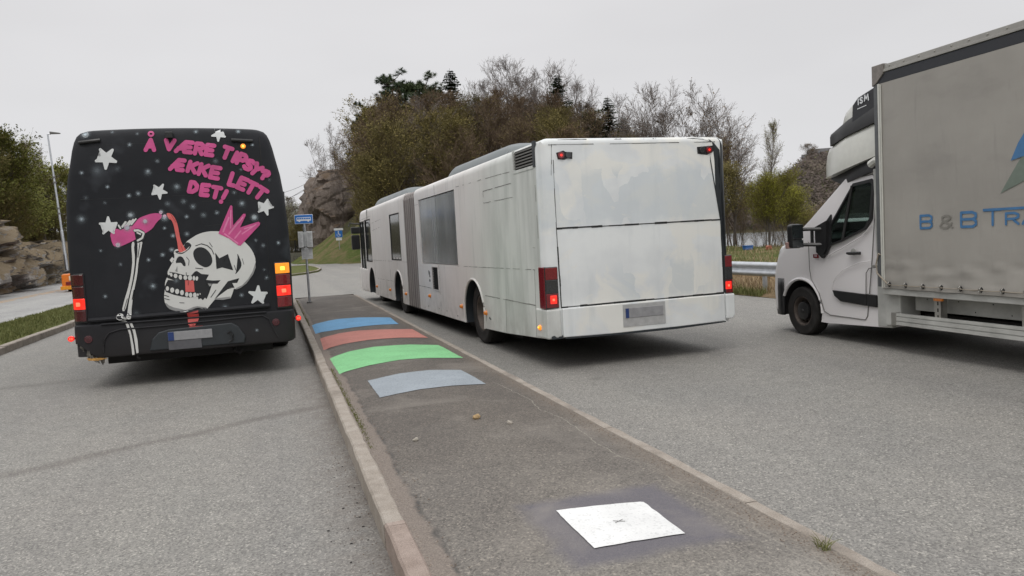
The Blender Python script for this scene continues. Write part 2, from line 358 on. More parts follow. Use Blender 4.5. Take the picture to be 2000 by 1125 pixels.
M['t_blue'] = plain('blue_lettering', (.055, .165, .34), .5); M['t_grey'] = plain('grey_lettering', (.21, .20, .18), .5)
M['t_green'] = plain('grey_green_print', (.15, .185, .155), .5); M['alu'] = plain('aluminium_rail', (.36, .35, .325), .4, metal=.5, vs=3)
def glass(name, tint, refl=.06):
    mt = bpy.data.materials.new(name); mt.use_nodes = True; n = mt.node_tree.nodes; l = mt.node_tree.links
    n.remove(n['Principled BSDF']); o = n['Material Output']
    t = n.new('ShaderNodeBsdfTransparent'); t.inputs[0].default_value = rgb(tint)
    gl = n.new('ShaderNodeBsdfGlossy'); gl.inputs['Roughness'].default_value = .04
    f = n.new('ShaderNodeLayerWeight'); f.inputs[0].default_value = .5; mx = n.new('ShaderNodeMixShader'); pw = n.new('ShaderNodeMath'); pw.operation = 'POWER'; pw.inputs[1].default_value = 3; ad = n.new('ShaderNodeMath'); ad.operation = 'MULTIPLY_ADD'; ad.inputs[1].default_value = .7; ad.inputs[2].default_value = refl
    l.new(f.outputs['Facing'], pw.inputs[0]); l.new(pw.outputs[0], ad.inputs[0]); l.new(ad.outputs[0], mx.inputs[0])
    l.new(t.outputs[0], mx.inputs[1]); l.new(gl.outputs[0], mx.inputs[2]); l.new(mx.outputs[0], o.inputs[0]); return mt
M['glass'] = glass('tinted_glass', (.50, .58, .55))
M['sign_blue'] = plain('sign_blue', (.02, .16, .52), .35, var=.05); M['sign_white'] = plain('sign_white', (.72, .74, .76), .35, var=.04)
M['sign_back'] = plain('notice_grey_white', (.52, .53, .53), .4); M['ink'] = plain('printed_ink', (.12, .12, .13), .6)
M['orange'] = plain('orange_vehicle_paint', (.78, .20, .02), .35, coat=.4)
M['blue_pl'] = plain('blue_plastic', (.03, .12, .36), .4); M['red_pl'] = plain('faded_red_plastic', (.30, .10, .06), .6)
M['skin'] = plain('skin', (.42, .23, .16), .5); M['jacket'] = plain('dark_red_jacket', (.10, .035, .04), .8); M['hair'] = plain('dark_hair', (.03, .02, .015), .7)
M['seatcloth'] = plain('grey_seat_cloth', (.12, .12, .125), .9)
M['roofdk'] = plain('dark_roof', (.05, .048, .05), .7); M['house'] = plain('house_wall', (.14, .12, .11), .8)

# ---------------------------------------------------------------- mesh helpers
class MB:
    def __init__(s): s.v = []; s.f = []; s.mi = []
    def add(s, vs, fs, m=0, T=None):
        o = len(s.v); s.v += [tuple(T @ Vector(q)) if T else tuple(q) for q in vs]
        s.f += [tuple(o + i for i in f) for f in fs]; s.mi += [m] * len(fs); return s
    def box(s, x0, x1, y0, y1, z0, z1, m=0, T=None):
        return s.add([(x0, y0, z0), (x1, y0, z0), (x1, y1, z0), (x0, y1, z0), (x0, y0, z1), (x1, y0, z1), (x1, y1, z1), (x0, y1, z1)],
                     [(0, 3, 2, 1), (4, 5, 6, 7), (0, 1, 5, 4), (1, 2, 6, 5), (2, 3, 7, 6), (3, 0, 4, 7)], m, T)
    def tube(s, pts, r, n=8, m=0, cap=True, T=None):
        pts = [Vector(p) for p in pts]; rs = r if isinstance(r, (list, tuple)) else [r] * len(pts)
        vs = []; up = Vector((0, 0, 1))
        for i, p in enumerate(pts):
            d = (pts[min(i + 1, len(pts) - 1)] - pts[max(i - 1, 0)]).normalized()
            a = d.cross(up) if abs(d.z) < .95 else d.cross(Vector((0, 1, 0)))
            a.normalize(); b = a.cross(d)
            vs += [p + (a * math.cos(2 * math.pi * k / n) + b * math.sin(2 * math.pi * k / n)) * rs[i] for k in range(n)]
        fs = [(i * n + k, i * n + (k + 1) % n, (i + 1) * n + (k + 1) % n, (i + 1) * n + k) for i in range(len(pts) - 1) for k in range(n)]
        if cap: fs += [tuple(range(n - 1, -1, -1)), tuple((len(pts) - 1) * n + k for k in range(n))]
        return s.add(vs, fs, m, T)
    def lathe_x(s, prof, cx, cy, cz, n=40, m=0, mats=None):
        """prof: list of (x, r) round the X axis"""
        vs = []; fs = []; k = len(prof)
        for j in range(n):
            a = 2 * math.pi * j / n
            vs += [(cx + p[0], cy + p[1] * math.cos(a), cz + p[1] * math.sin(a)) for p in prof]
        o = len(s.v); s.v += vs
        for j in range(n):
            for i in range(k - 1):
                s.f.append((o + j * k + i, o + j * k + i + 1, o + ((j + 1) % n) * k + i + 1, o + ((j + 1) % n) * k + i)); s.mi.append(mats[i] if mats else m)
        return s
    def prism(s, poly, x0, x1, axis='x', m=0, T=None):
        """poly of 2-D points extruded along an axis: x:(y,z) y:(x,z) z:(x,y)"""
        n = len(poly); P = {'x': lambda a, b, t: (t, a, b), 'y': lambda a, b, t: (a, t, b), 'z': lambda a, b, t: (a, b, t)}[axis]
        vs = [P(a, b, x0) for a, b in poly] + [P(a, b, x1) for a, b in poly]
        return s.add(vs, [tuple(range(n)), tuple(range(2 * n - 1, n - 1, -1))] + [(i, n + i, n + (i + 1) % n, (i + 1) % n) for i in range(n)], m, T)
    def ball(s, c, r, n=8, m=0, sq=(1, 1, 1)):
        vs = []; fs = []; h = n // 2
        for i in range(h + 1):
            t = math.pi * i / h
            for k in range(n):
                a = 2 * math.pi * k / n; vs.append((c[0] + r * sq[0] * math.sin(t) * math.cos(a), c[1] + r * sq[1] * math.sin(t) * math.sin(a), c[2] + r * sq[2] * math.cos(t)))
        for i in range(h):
            for k in range(n): fs.append((i * n + k, (i + 1) * n + k, (i + 1) * n + (k + 1) % n, i * n + (k + 1) % n))
        return s.add(vs, fs, m)
    def build(s, name, mats, parent=None, smooth=False, bevel=0, seg=2, fix=True):
        me = bpy.data.meshes.new(name); me.from_pydata(s.v, [], s.f)
        for x in (mats if isinstance(mats, (list, tuple)) else [mats]): me.materials.append(x)
        me.polygons.foreach_set('material_index', s.mi)
        if fix:
            bm = bmesh.new(); bm.from_mesh(me); bmesh.ops.remove_doubles(bm, verts=bm.verts, dist=1e-5); bmesh.ops.recalc_face_normals(bm, faces=bm.faces); bm.to_mesh(me); bm.free()
        if smooth: me.polygons.foreach_set('use_smooth', [True] * len(me.polygons))
        return link(name, me, parent, bevel, seg)
def link(name, me, parent=None, bevel=0, seg=2):
    o = bpy.data.objects.new(name, me); SC.collection.objects.link(o)
    if parent: o.parent = parent
    if bevel:
        b = o.modifiers.new('bevel', 'BEVEL'); b.width = bevel; b.segments = seg; b.limit_method = 'ANGLE'; b.angle_limit = RAD(40)
    return o
def tag(o, label=None, cat=None, group=None, kind=None):
    for k, v in (('label', label), ('category', cat), ('group', group), ('kind', kind)):
        if v: o[k] = v
    return o
def thing(name, label, cat, loc=(0, 0, 0), rz=0, group=None):
    o = bpy.data.objects.new(name, None); SC.collection.objects.link(o); o.location = loc; o.rotation_euler = (0, 0, rz); o.empty_display_size = .3
    return tag(o, label, cat, group)
def carve(o, cutters):
    """boolean-subtract the MB cutters from o and bake the result"""
    obs = []
    for c in cutters:
        k = c.build('cutter', [], o.parent); obs.append(k)
        md = o.modifiers.new('cut', 'BOOLEAN'); md.operation = 'DIFFERENCE'; md.solver = 'EXACT'; md.object = k
    dg = bpy.context.evaluated_depsgraph_get(); dg.update()
    me = bpy.data.meshes.new_from_object(o.evaluated_get(dg)); o.modifiers.clear(); o.data = me
    for k in obs: bpy.data.objects.remove(k)
    return o
def shade(o, ang=35):
    me = o.data; me.polygons.foreach_set('use_smooth', [True] * len(me.polygons))
    try: me.set_sharp_from_angle(angle=RAD(ang))
    except Exception: pass
    return o
def rounded(o, test, width, seg=4):
    """bevel the edges of o for which test(mid, v0, v1) holds"""
    bm = bmesh.new(); bm.from_mesh(o.data)
    es = [e for e in bm.edges if test((e.verts[0].co + e.verts[1].co) / 2, e.verts[0].co, e.verts[1].co)]
    bmesh.ops.bevel(bm, geom=es, offset=width, segments=seg, affect='EDGES', profile=.5, clamp_overlap=True)
    bm.to_mesh(o.data); bm.free(); return o

# ================================================================ SETTING
def sstep(t): t = max(0., min(1., t)); return t * t * (3 - 2 * t)
def rock_base(y): return -13.9 - (y - 46) * .075
def px_of(x, y):
    v = Vector((x, y, 0)) - EYE; d = v.dot(RF)
    return (1000 + FPX * v.dot(RX) / d, d) if d > 1 else (-9999, d)
PROF = [(1250, 0), (1380, 2), (1450, 8), (1530, 18), (1575, 26), (1620, 28), (1700, 31), (2100, 36), (2600, 38)]
def prof(p):
    if p <= PROF[0][0]: return 0
    for (a, ha), (b, hb) in zip(PROF, PROF[1:]):
        if p <= b: return ha + (hb - ha) * (p - a) / (b - a)
    return PROF[-1][1]
def knoll(x, y):
    r = math.hypot((x - 26) / 24, (y - 100) / 42)
    if 100 < y < 140 and x > 8: r = min(r, abs(x - 26) / 24)
    return r
def H(x, y):
    h = -.06
    r = knoll(x, y)
    if r < 1: h += 6.5 * sstep((1 - r) / .5) + .5 * sstep((1 - r) / .1)
    if x > 31 and r > 1: h -= 3.0 * sstep((x - 31) / 6) * sstep((r - 1) / .1)
    rb = rock_base(y)
    if x < rb - 1.2:
        h += 4.7 * sstep((rb - 1.2 - x) / 2.8) - 1.9 * sstep((y - 42) / 28) + 9 * sstep((rb - 4 - x) / 60)
    if y > 130 and x < 10: h += 4 * sstep((y - 130) / 60) * sstep((10 - x) / 40)
    p, d = px_of(x, y)
    if d > 240: h += (prof(p) + 3 * (prof(p) > 0)) * sstep((d - 250) / 100)
    if abs(h + .06) > .3: h += .35 * noise.noise(Vector((x * .12, y * .12, 0)))
    return h
def axis(stops):
    o = []
    for a, b, s in stops:
        n = max(1, round((b - a) / s)); o += [a + (b - a) * i / n for i in range(n)]
    return o + [stops[-1][1]]
xs = axis([(-1500, -100, 140), (-100, -34, 6), (-34, 70, 2), (70, 520, 15), (520, 2500, 180)])
ys = axis([(-400, -20, 60), (-20, 120, 2.2), (120, 200, 8), (200, 520, 14), (520, 3000, 200)])
b = MB()
b.v = [(x, y, H(x, y)) for y in ys for x in xs]; nx = len(xs)
for j in range(len(ys) - 1):
    for i in range(nx - 1):
        b.f.append((j * nx + i, j * nx + i + 1, (j + 1) * nx + i + 1, (j + 1) * nx + i))
        cx, cy = xs[i], ys[j]
        b.mi.append(0 if (knoll(cx, cy) < .80 or cx < -14 or cx > 100 or cy > 120) else 1)
tag(b.build('ground', [M['scrub'], M['grass']], smooth=True, fix=False), kind='structure')
b = MB(); b.add([(28, 20, -1.15), (2500, 20, -1.15), (2500, 2500, -1.15), (28, 2500, -1.15)], [(0, 1, 2, 3)])
tag(b.build('water', M['water'], fix=False), kind='structure')

def sheet(name, pts, z, mat):
    b = MB(); b.add([(x, y, z) for x, y in pts], [tuple(range(len(pts)))]); return tag(b.build(name, mat, fix=False), kind='structure')
sheet('car_park', [(-4.75, -12), (10.2, -12), (10.2, 60), (11.5, 76), (4.2, 100), (-3, 110), (-4.75, 100)], 0, M['road'])
sheet('main_road', [(-15.8, -12), (-7.1, -12), (-7.1, 38), (-4.75, 44), (-4.75, 130), (-20.5, 130), (-17.5, 90)], .004, M['far_road'])
def strip(name, x, w, y0, y1, z, mat, dash=None, skew=0):
    b = MB(); y = y0
    while y < y1:
        e = min(y + (dash[0] if dash else 2), y1)
        b.add([(x - w / 2 + skew * (y - y0), y, z), (x + w / 2 + skew * (y - y0), y, z), (x + w / 2 + skew * (e - y0), e, z), (x - w / 2 + skew * (e - y0), e, z)], [(0, 1, 2, 3)])
        y = e + (dash[1] if dash else 0)
    return tag(b.build(name, mat), kind='structure')
strip('road_marking', -7.28, .14, -6, 40, .010, M['p_line'], (1.6, .8))
strip('road_marking', -10.35, .13, -6, 120, .010, M['p_yellow'], (3, .6), -.02)
strip('road_marking', -10.70, .13, -6, 120, .010, M['p_yellow'], None, -.02)
strip('road_marking', -13.6, .12, -6, 120, .010, M['p_line'], None, -.03)

# verges
def verge(name, x0, x1, y0, y1, zf, mat, st=.5):
    nx, ny = max(2, int((x1 - x0) / st)), max(2, int((y1 - y0) / st)); b = MB()
    b.v = [(x0 + (x1 - x0) * i / nx, y0 + (y1 - y0) * j / ny, 0) for j in range(ny + 1) for i in range(nx + 1)]
    b.v = [(x, y, zf(x, y)) for x, y, _ in b.v]
    b.f = [(j * (nx + 1) + i, j * (nx + 1) + i + 1, (j + 1) * (nx + 1) + i + 1, (j + 1) * (nx + 1) + i) for j in range(ny) for i in range(nx)]; b.mi = [0] * len(b.f)
    return tag(b.build(name, mat, smooth=True), kind='structure')
def zl(x, y): return .115 - .10 * sstep((-6.4 - x) / .75) + .02 * noise.noise(Vector((x, y, 0)))
verge('left_verge', -7.15, -4.88, -10, 37, zl, M['grass_l'])
def zr(x, y): return .01 + .22 * sstep((x - 10.2) / 1.6) + .12 * (noise.noise(Vector((x * .7, y * .7, 3)))) * sstep((x - 10.2) / 1) - 2.2 * sstep((x - 29) / 4)
verge('right_verge', 10.2, 13.2, -10, 60, zr, M['dry'], .4)
verge('shore_grass', 13.2, 33, -10, 58, lambda x, y: zr(x, y) + .004, M['grass'], .9)

def kerb_run(name, x0, x1, y0, y1, z, step, mats, joint=.006, wob=.006):
    b = MB(); y = y0; rnd = random.Random(3)
    while y < y1:
        e = min(y + step * rnd.uniform(.9, 1.1), y1); dx = rnd.uniform(-wob, wob); dz = rnd.uniform(-wob, wob)
        n = max(1, int((e - y) / .12)); ca = .012
        sec = [(x0, -.05), (x0, z - ca), (x0 + ca, z), (x1 - ca, z), (x1, z - ca), (x1, -.05)]
        vs = []
        for k in range(n + 1):
            yy = y + joint + (e - y - 2 * joint) * k / n
            for q, (a, c) in enumerate(sec):
                j = .006 * noise.noise(Vector((a * 20, yy * 6, c * 20)))
                vs.append((a + dx + j, yy, c + (dz + j if q in (1, 2, 3, 4) else 0)))
        fs = [(k * 6 + i, k * 6 + i + 1, (k + 1) * 6 + i + 1, (k + 1) * 6 + i) for k in range(n) for i in range(5)] + [(0, 1, 2, 3, 4, 5), tuple(n * 6 + i for i in (5, 4, 3, 2, 1, 0))]
        b.add(vs, fs, mats[1] if y < mats[2] else mats[0]); y = e
    return tag(b.build(name, [M['kerb'], M['kerb_red']]), kind='structure')
YJ = at_z(762, 1020, .14).y
kerb_run('kerb', .462, .575, YJ, 23.6, .14, 3.1, (0, 1, 0), .003, .004); kerb_run('kerb', .462, .575, -2.0, YJ, .14, 1.02, (1, 1, 99))
kerb_run('kerb', 2.285, 2.375, -2, 23.7, .135, 1.9, (0, 1, 0), .003, .005)
kerb_run('kerb', -4.90, -4.75, -10, 37, .13, 1.0, (0, 1, 0))
def crown(x, y): return .140 + .03 * (1 - ((x - 1.42) / .86) ** 2) - .012 * sstep((.72 - x) / .1) * (1 if x < .72 else 0) + .006 * noise.noise(Vector((x * 1.3, y * 1.3, 0)))
b = MB(); nx, ny = 16, 180
b.v = [(.57 + 1.72 * i / nx, -2 + 25.7 * j / ny, 0) for j in range(ny + 1) for i in range(nx + 1)]
b.v = [(x, y, crown(x, y) - (.02 if y > 23.6 else 0)) for x, y, _ in b.v]
b.f = [(j * (nx + 1) + i, j * (nx + 1) + i + 1, (j + 1) * (nx + 1) + i + 1, (j + 1) * (nx + 1) + i) for j in range(ny) for i in range(nx)]; b.mi = [0] * len(b.f)
b.add([(.57, 23.7, 0), (2.29, 23.7, 0), (2.29, 23.7, .16), (.57, 23.7, .16)], [(0, 1, 2, 3)])
tag(b.build('traffic_island', M['island'], smooth=True, fix=False), kind='structure')

def drape(pts, zf, off, name, mat, step=.1, jit=.0028):
    """a painted patch laid on the island"""
    bm = bmesh.new(); n = len(pts); q = []
    for i in range(n):
        a, c = Vector(pts[i]), Vector(pts[(i + 1) % n]); k = max(1, int((c - a).length / .04))
        for t in range(k):
            p = a.lerp(c, t / k); q.append((p.x + random.uniform(-jit, jit), p.y + random.uniform(-jit, jit)))
    f = bm.faces.new([bm.verts.new((x, y, 0)) for x, y in q]); bmesh.ops.triangulate(bm, faces=[f])
    x0, x1 = min(p[0] for p in q), max(p[0] for p in q); y0, y1 = min(p[1] for p in q), max(p[1] for p in q)
    for ax, lo, hi in ((0, x0, x1), (1, y0, y1)):
        t = lo + step
        while t < hi:
            co = [0, 0, 0]; no = [0, 0, 0]; co[ax] = t; no[ax] = 1
            bmesh.ops.bisect_plane(bm, geom=bm.verts[:] + bm.edges[:] + bm.faces[:], plane_co=co, plane_no=no); t += step
    for v in bm.verts: v.co.z = zf(v.co.x, v.co.y) + off
    bmesh.ops.recalc_face_normals(bm, faces=bm.faces)
    me = bpy.data.meshes.new(name); bm.to_mesh(me); bm.free(); me.materials.append(mat)
    return link(name, me)
def gpath(px): return [at_z(a, c, .165)[:2] for a, c in px]
PATCH = [('p_blue', [(609, 633), (640, 627), (660, 624), (700, 621), (762, 619), (779, 632), (740, 635), (690, 640), (650, 645), (616, 649)], 'blue'),
         ('p_red', [(625, 659), (660, 652), (700, 647), (760, 643), (805, 641), (836, 658), (780, 660), (720, 665), (670, 672), (632, 680)], 'salmon red'),
         ('p_green', [(644, 697), (680, 687), (730, 679), (800, 673), (856, 672), (880, 684), (905, 697), (830, 700), (780, 704), (720, 714), (663, 727)], 'bright green'),
         ('p_grey', [(718, 743), (780, 731), (840, 724), (900, 722), (925, 735), (949, 750), (880, 755), (820, 762), (742, 776)], 'pale grey'),
         ('p_white', [(1086, 1000), (1160, 991), (1220, 984), (1250, 980.5), (1258, 981), (1282, 1000), (1338, 1044), (1270, 1055.5), (1161, 1074)], 'white')]
for k, pts, cn in PATCH:
    o = drape(gpath(pts), crown, .005, 'ground_paint_patch', M[k])
    tag(o, kind='structure')
o = None
b = MB(); c = at_z(1209, 1021, .168)
for a in (RAD(28), RAD(-32)):
    T = Matrix.Translation((c.x, c.y, crown(c.x, c.y) + .008)) @ Matrix.Rotation(a, 4, 'Z'); b.box(-.03, .03, -.0011, .0011, -.001, .001, 0, T)
tag(b.build('painted_cross_mark', M['pencil']), kind='structure')

# grass triangle and path beyond the island
g = [at_z(a, c, .1)[:2] for a, c in [(556, 521), (600, 517.5), (618, 521), (628, 524.5), (621, 528.5), (596, 533), (556, 538)]]
b = MB(); n = len(g); b.prism(g, -.05, .1, 'z'); tag(b.build('grass_triangle', M['grass_l']), kind='structure')
b = MB()
for i in range(n):
    p, q = Vector(g[i]), Vector(g[(i + 1) % n]); d = (q - p).normalized(); o_ = Vector((d.y, -d.x)) * .14
    b.prism([tuple(p), tuple(q), tuple(q + o_), tuple(p + o_)], -.05, .13, 'z')
tag(b.build('kerb', M['kerb'], bevel=.01), kind='structure')

# blades of grass
def blades(name, mat, spots, hmin, hmax, wd, lean=.5):
    b = MB()
    for x, y, z in spots:
        h = random.uniform(hmin, hmax); a = random.uniform(0, 6.28); l = random.uniform(0, lean) * h; ca, sa = math.cos(a), math.sin(a); pa = a + 1.57 + random.uniform(-.5, .5)
        wx, wy = wd * math.cos(pa), wd * math.sin(pa)
        b.add([(x - wx, y - wy, z - .01), (x + wx, y + wy, z - .01), (x + l * ca * .4 + wx * .6, y + l * sa * .4 + wy * .6, z + h * .6), (x + l * ca * .4 - wx * .6, y + l * sa * .4 - wy * .6, z + h * .6), (x + l * ca, y + l * sa, z + h)], [(0, 1, 2, 3), (3, 2, 4)])
    return tag(b.build(name, mat, fix=False), kind='stuff')
R_ = random.uniform
sp = [(R_(-7.2, -4.95), 10 + 27 * random.random() ** 1.4) for _ in range(26000)]
blades('grass', M['blade'], [(x, y, zl(x, y)) for x, y in sp], .03, .08, .008)
def dens(x, y): return noise.noise(Vector((x * .9, y * .9, 7)))
sp = [(R_(10.25, 13.5), R_(9, 26)) for _ in range(20000)]
blades('dry_grass', M['straw'], [(x, y, zr(x, y)) for x, y in sp if x > 10.45 and dens(x, y) > -.25], .05, .24, .007, 1.4)
blades('grass', M['blade'], [(x, y, zr(x, y)) for x, y in [(10.2 + abs(random.gauss(0, .22)), R_(9, 26)) for _ in range(9000)] if dens(x, y) > -.1], .05, .2, .008, .9)
sp = [(R_(13, 31), R_(16, 56)) for _ in range(20000)]
blades('grass', M['blade'], [(x, y, zr(x, y)) for x, y in sp if dens(x * .4, y * .4) > -.1], .04, .14, .015)
blades('dry_grass', M['straw'], [(x, y, zr(x, y)) for x, y in sp[:14000] if dens(x * .5, y * .5 + 9) < .05], .06, .30, .010, 1.2)
# moss and grit between kerb and asphalt
blades('moss', M['blade'], [(.58 + abs(random.gauss(0, .025)), R_(5.5, 9.5), .138) for _ in range(900)] + [(.58 + abs(random.gauss(0, .03)), R_(15, 23), .138) for _ in range(1200)], .002, .008, .003)
b = MB()
for i in range(4200):
    l = i % 2; x = (.585 + abs(random.gauss(0, .07))) if l else (2.275 - abs(random.gauss(0, .07))); y = 1.8 + 14 * random.random() ** 1.7; r = R_(.0015, .0055)
    b.ball((x, y, crown(x, y) + r * .3), r, 4, 0, (R_(.7, 1.5), R_(.7, 1.5), .7))
for i in range(500):
    x, y = .455 - abs(random.gauss(0, .10)), R_(2, 8); r = R_(.0015, .005); b.ball((x, y, r * .5), r, 4, 0, (1, 1, .7))
tag(b.build('grit', plain('grit', (.20, .16, .13), .95, var=.5, vs=90), fix=False), kind='stuff')
b = MB()
for i in range(26):
    p = at_z(R_(640, 735), R_(900, 1100), 0); r = R_(.003, .008)
    if p.x < .45: b.ball((p.x, p.y, r * .4), r, 5, 0, (R_(.8, 1.6), R_(.7, 1.2), .5))
tag(b.build('dark_crumbs', M['rubber'], fix=False), kind='stuff')

STONES = [(931, 818, .027, 'brown angular stone lying on the island, biggest of the three', (.36, .25, .13)), (996, 827, .019, 'small pale stone on the island, to the right of the brown one', (.42, .38, .33)),
          (812, 859, .017, 'small flat grey stone on the island, nearest to the left kerb', (.36, .33, .28))]
for i, (a, c, r, lb, col) in enumerate(STONES):
    p = at_z(a, c, .17); b = MB(); b.ball((0, 0, r * .6), r, 8, 0, (1.3, .85, .8))
    b.v = [tuple(Vector(v) * (1 + .5 * noise.noise(Vector(v) * 60 + Vector((i * 9, 0, 0))))) for v in b.v]
    o = b.build('stone', plain('stone_' + 'abc'[i], col, .9, var=.35, vs=80)); o.location = (p.x, p.y, crown(p.x, p.y)); tag(o, lb, 'stone', 'stones lying on the island')
p = at_z(1607, 1074, .14); b = MB(); random.seed(4)
for i in range(34):
    a = R_(0, 6.28); h = R_(.03, .10); l = R_(.1, .9) * h; x, y = R_(-.02, .02), R_(-.03, .03); pts = [(x + l * t * t * math.cos(a), y + l * t * t * math.sin(a), h * t * (1 - .2 * t)) for t in (0, .35, .7, 1)]
    b.tube(pts, [.0024, .002, .0014, .0003], 3)
o = b.build('grass_tuft', M['blade']); o.location = (p.x, p.y, .13); tag(o, 'small green grass tuft growing at the right kerb of the island', 'grass tuft')
random.seed(11)

# ---------------------------------------------------------------- rock walls
def rock_wall():
    b = MB(); nu, nv = 420, 46; y0, y1 = 22, 100
    ca, sa = math.cos(RAD(-9)), math.sin(RAD(-9))
    rows = []
    for j in range(nv + 1):
        t = j / nv
        for i in range(nu + 1):
            y = y0 + (y1 - y0) * i / nu
            top = 5.9 - 2.2 * sstep((y - 44) / 26) + .5 * noise.noise(Vector((y * .25, 0, 0)))
            v = t * 1.12; z = -.1 + top * min(1, v * (1 - .15 * v)) * 1.05; back = .15 + 2.6 * t ** 1.5 + (1.8 * max(0, t - .85) / .15)
            u = y * 1.0; pu = u * ca - z * sa; pv = u * sa + z * ca
            q = Vector((pu * .20, pv * 1.0, back * .3)); q += Vector((1, 1, 0)) * .30 * noise.noise(q * 1.7)
            d, pts = noise.voronoi(q); c1 = noise.cell(pts[0] * 7.3 + Vector((3.1, 1.7, 0)))
            q2 = q * 2.6; d2, p2 = noise.voronoi(q2); c2 = noise.cell(p2[0] * 5.1)
            ed = min(1, (d[1] - d[0]) * 14); e2 = min(1, (d2[1] - d2[0]) * 10)
            disp = (c1 * 1.0 + (pts[0].y - q.y) * 1.3 + (pts[0].x - q.x) * (c2 - .3) * .9 + c2 * .16 + (p2[0].y - q2.y) * .15) + .36 * ed + .14 * e2 - .5 + .12 * noise.noise(Vector((y, z * 2, 4)))
            disp *= min(1, t * 6 + .25)
            rows.append((rock_base(y) - back + disp * .95, y, z + disp * .18))
    b.v = rows; W = nu + 1
    b.f = [(j * W + i, j * W + i + 1, (j + 1) * W + i + 1, (j + 1) * W + i) for j in range(nv) for i in range(nu)]; b.mi = [0] * len(b.f)
    tag(b.build('rock_cutting', M['rock'], fix=False), kind='structure')
rock_wall()
def crag(name, c, r, mat, amp=1.6, pw=.55, n=90, seed=0, lean=0):
    b = MB(); m_ = n // 2
    for i in range(m_ + 1):
        t = math.pi / 2 * i / m_
        for k in range(n):
            a = 2 * math.pi * k / n; s = lambda q: math.copysign(abs(q) ** pw, q)
            d = Vector((s(math.cos(a)) * s(math.cos(t)), s(math.sin(a)) * s(math.cos(t)), s(math.sin(t))))
            p = Vector((d.x * r[0], d.y * r[1], d.z * r[2])); q = p * .22 + Vector((seed, 0, 0)); q.z *= 1.3
            dd, pp = noise.voronoi(q); k1 = noise.cell(pp[0] * 6.7)
            dd2, pp2 = noise.voronoi(q * 2.7); k2 = noise.cell(pp2[0] * 3.3)
            e = amp * (k1 * .55 + k2 * .22 + .25 * min(1, (dd[1] - dd[0]) * 4) - .5 + .3 * noise.noise(q * 1.5))
            nrm = Vector((p.x / r[0] ** 2, p.y / r[1] ** 2, p.z / r[2] ** 2 + 1e-6)).normalized()
            p += nrm * e; p.x += lean * p.z; b.v.append(tuple(p + Vector(c)))
    b.f = [(i * n + k, i * n + (k + 1) % n, (i + 1) * n + (k + 1) % n, (i + 1) * n + k) for i in range(m_) for k in range(n)]; b.mi = [0] * len(b.f)
    return tag(b.build(name, mat, fix=False), kind='structure')
crag('rock_crag', (13.0, 108, -.5), (8.8, 8, 12.6), M['rock2'], 1.5, .42, 130, 3.0, .02)
crag('rock_crag', (20, 106, 0), (8, 7, 12.5), M['rock2'], 1.6, .5, 90, 9.0)
crag('rock_crag', (10.5, 98.5, .5), (4.8, 2.2, 4.2), M['rock2'], 1.0, .8, 60, 6.0, .35)
crag('rock_crag', (7.4, 99, .2), (3.4, 2.5, 1.8), M['rock'], .8, .8, 50, 1.0, .2)

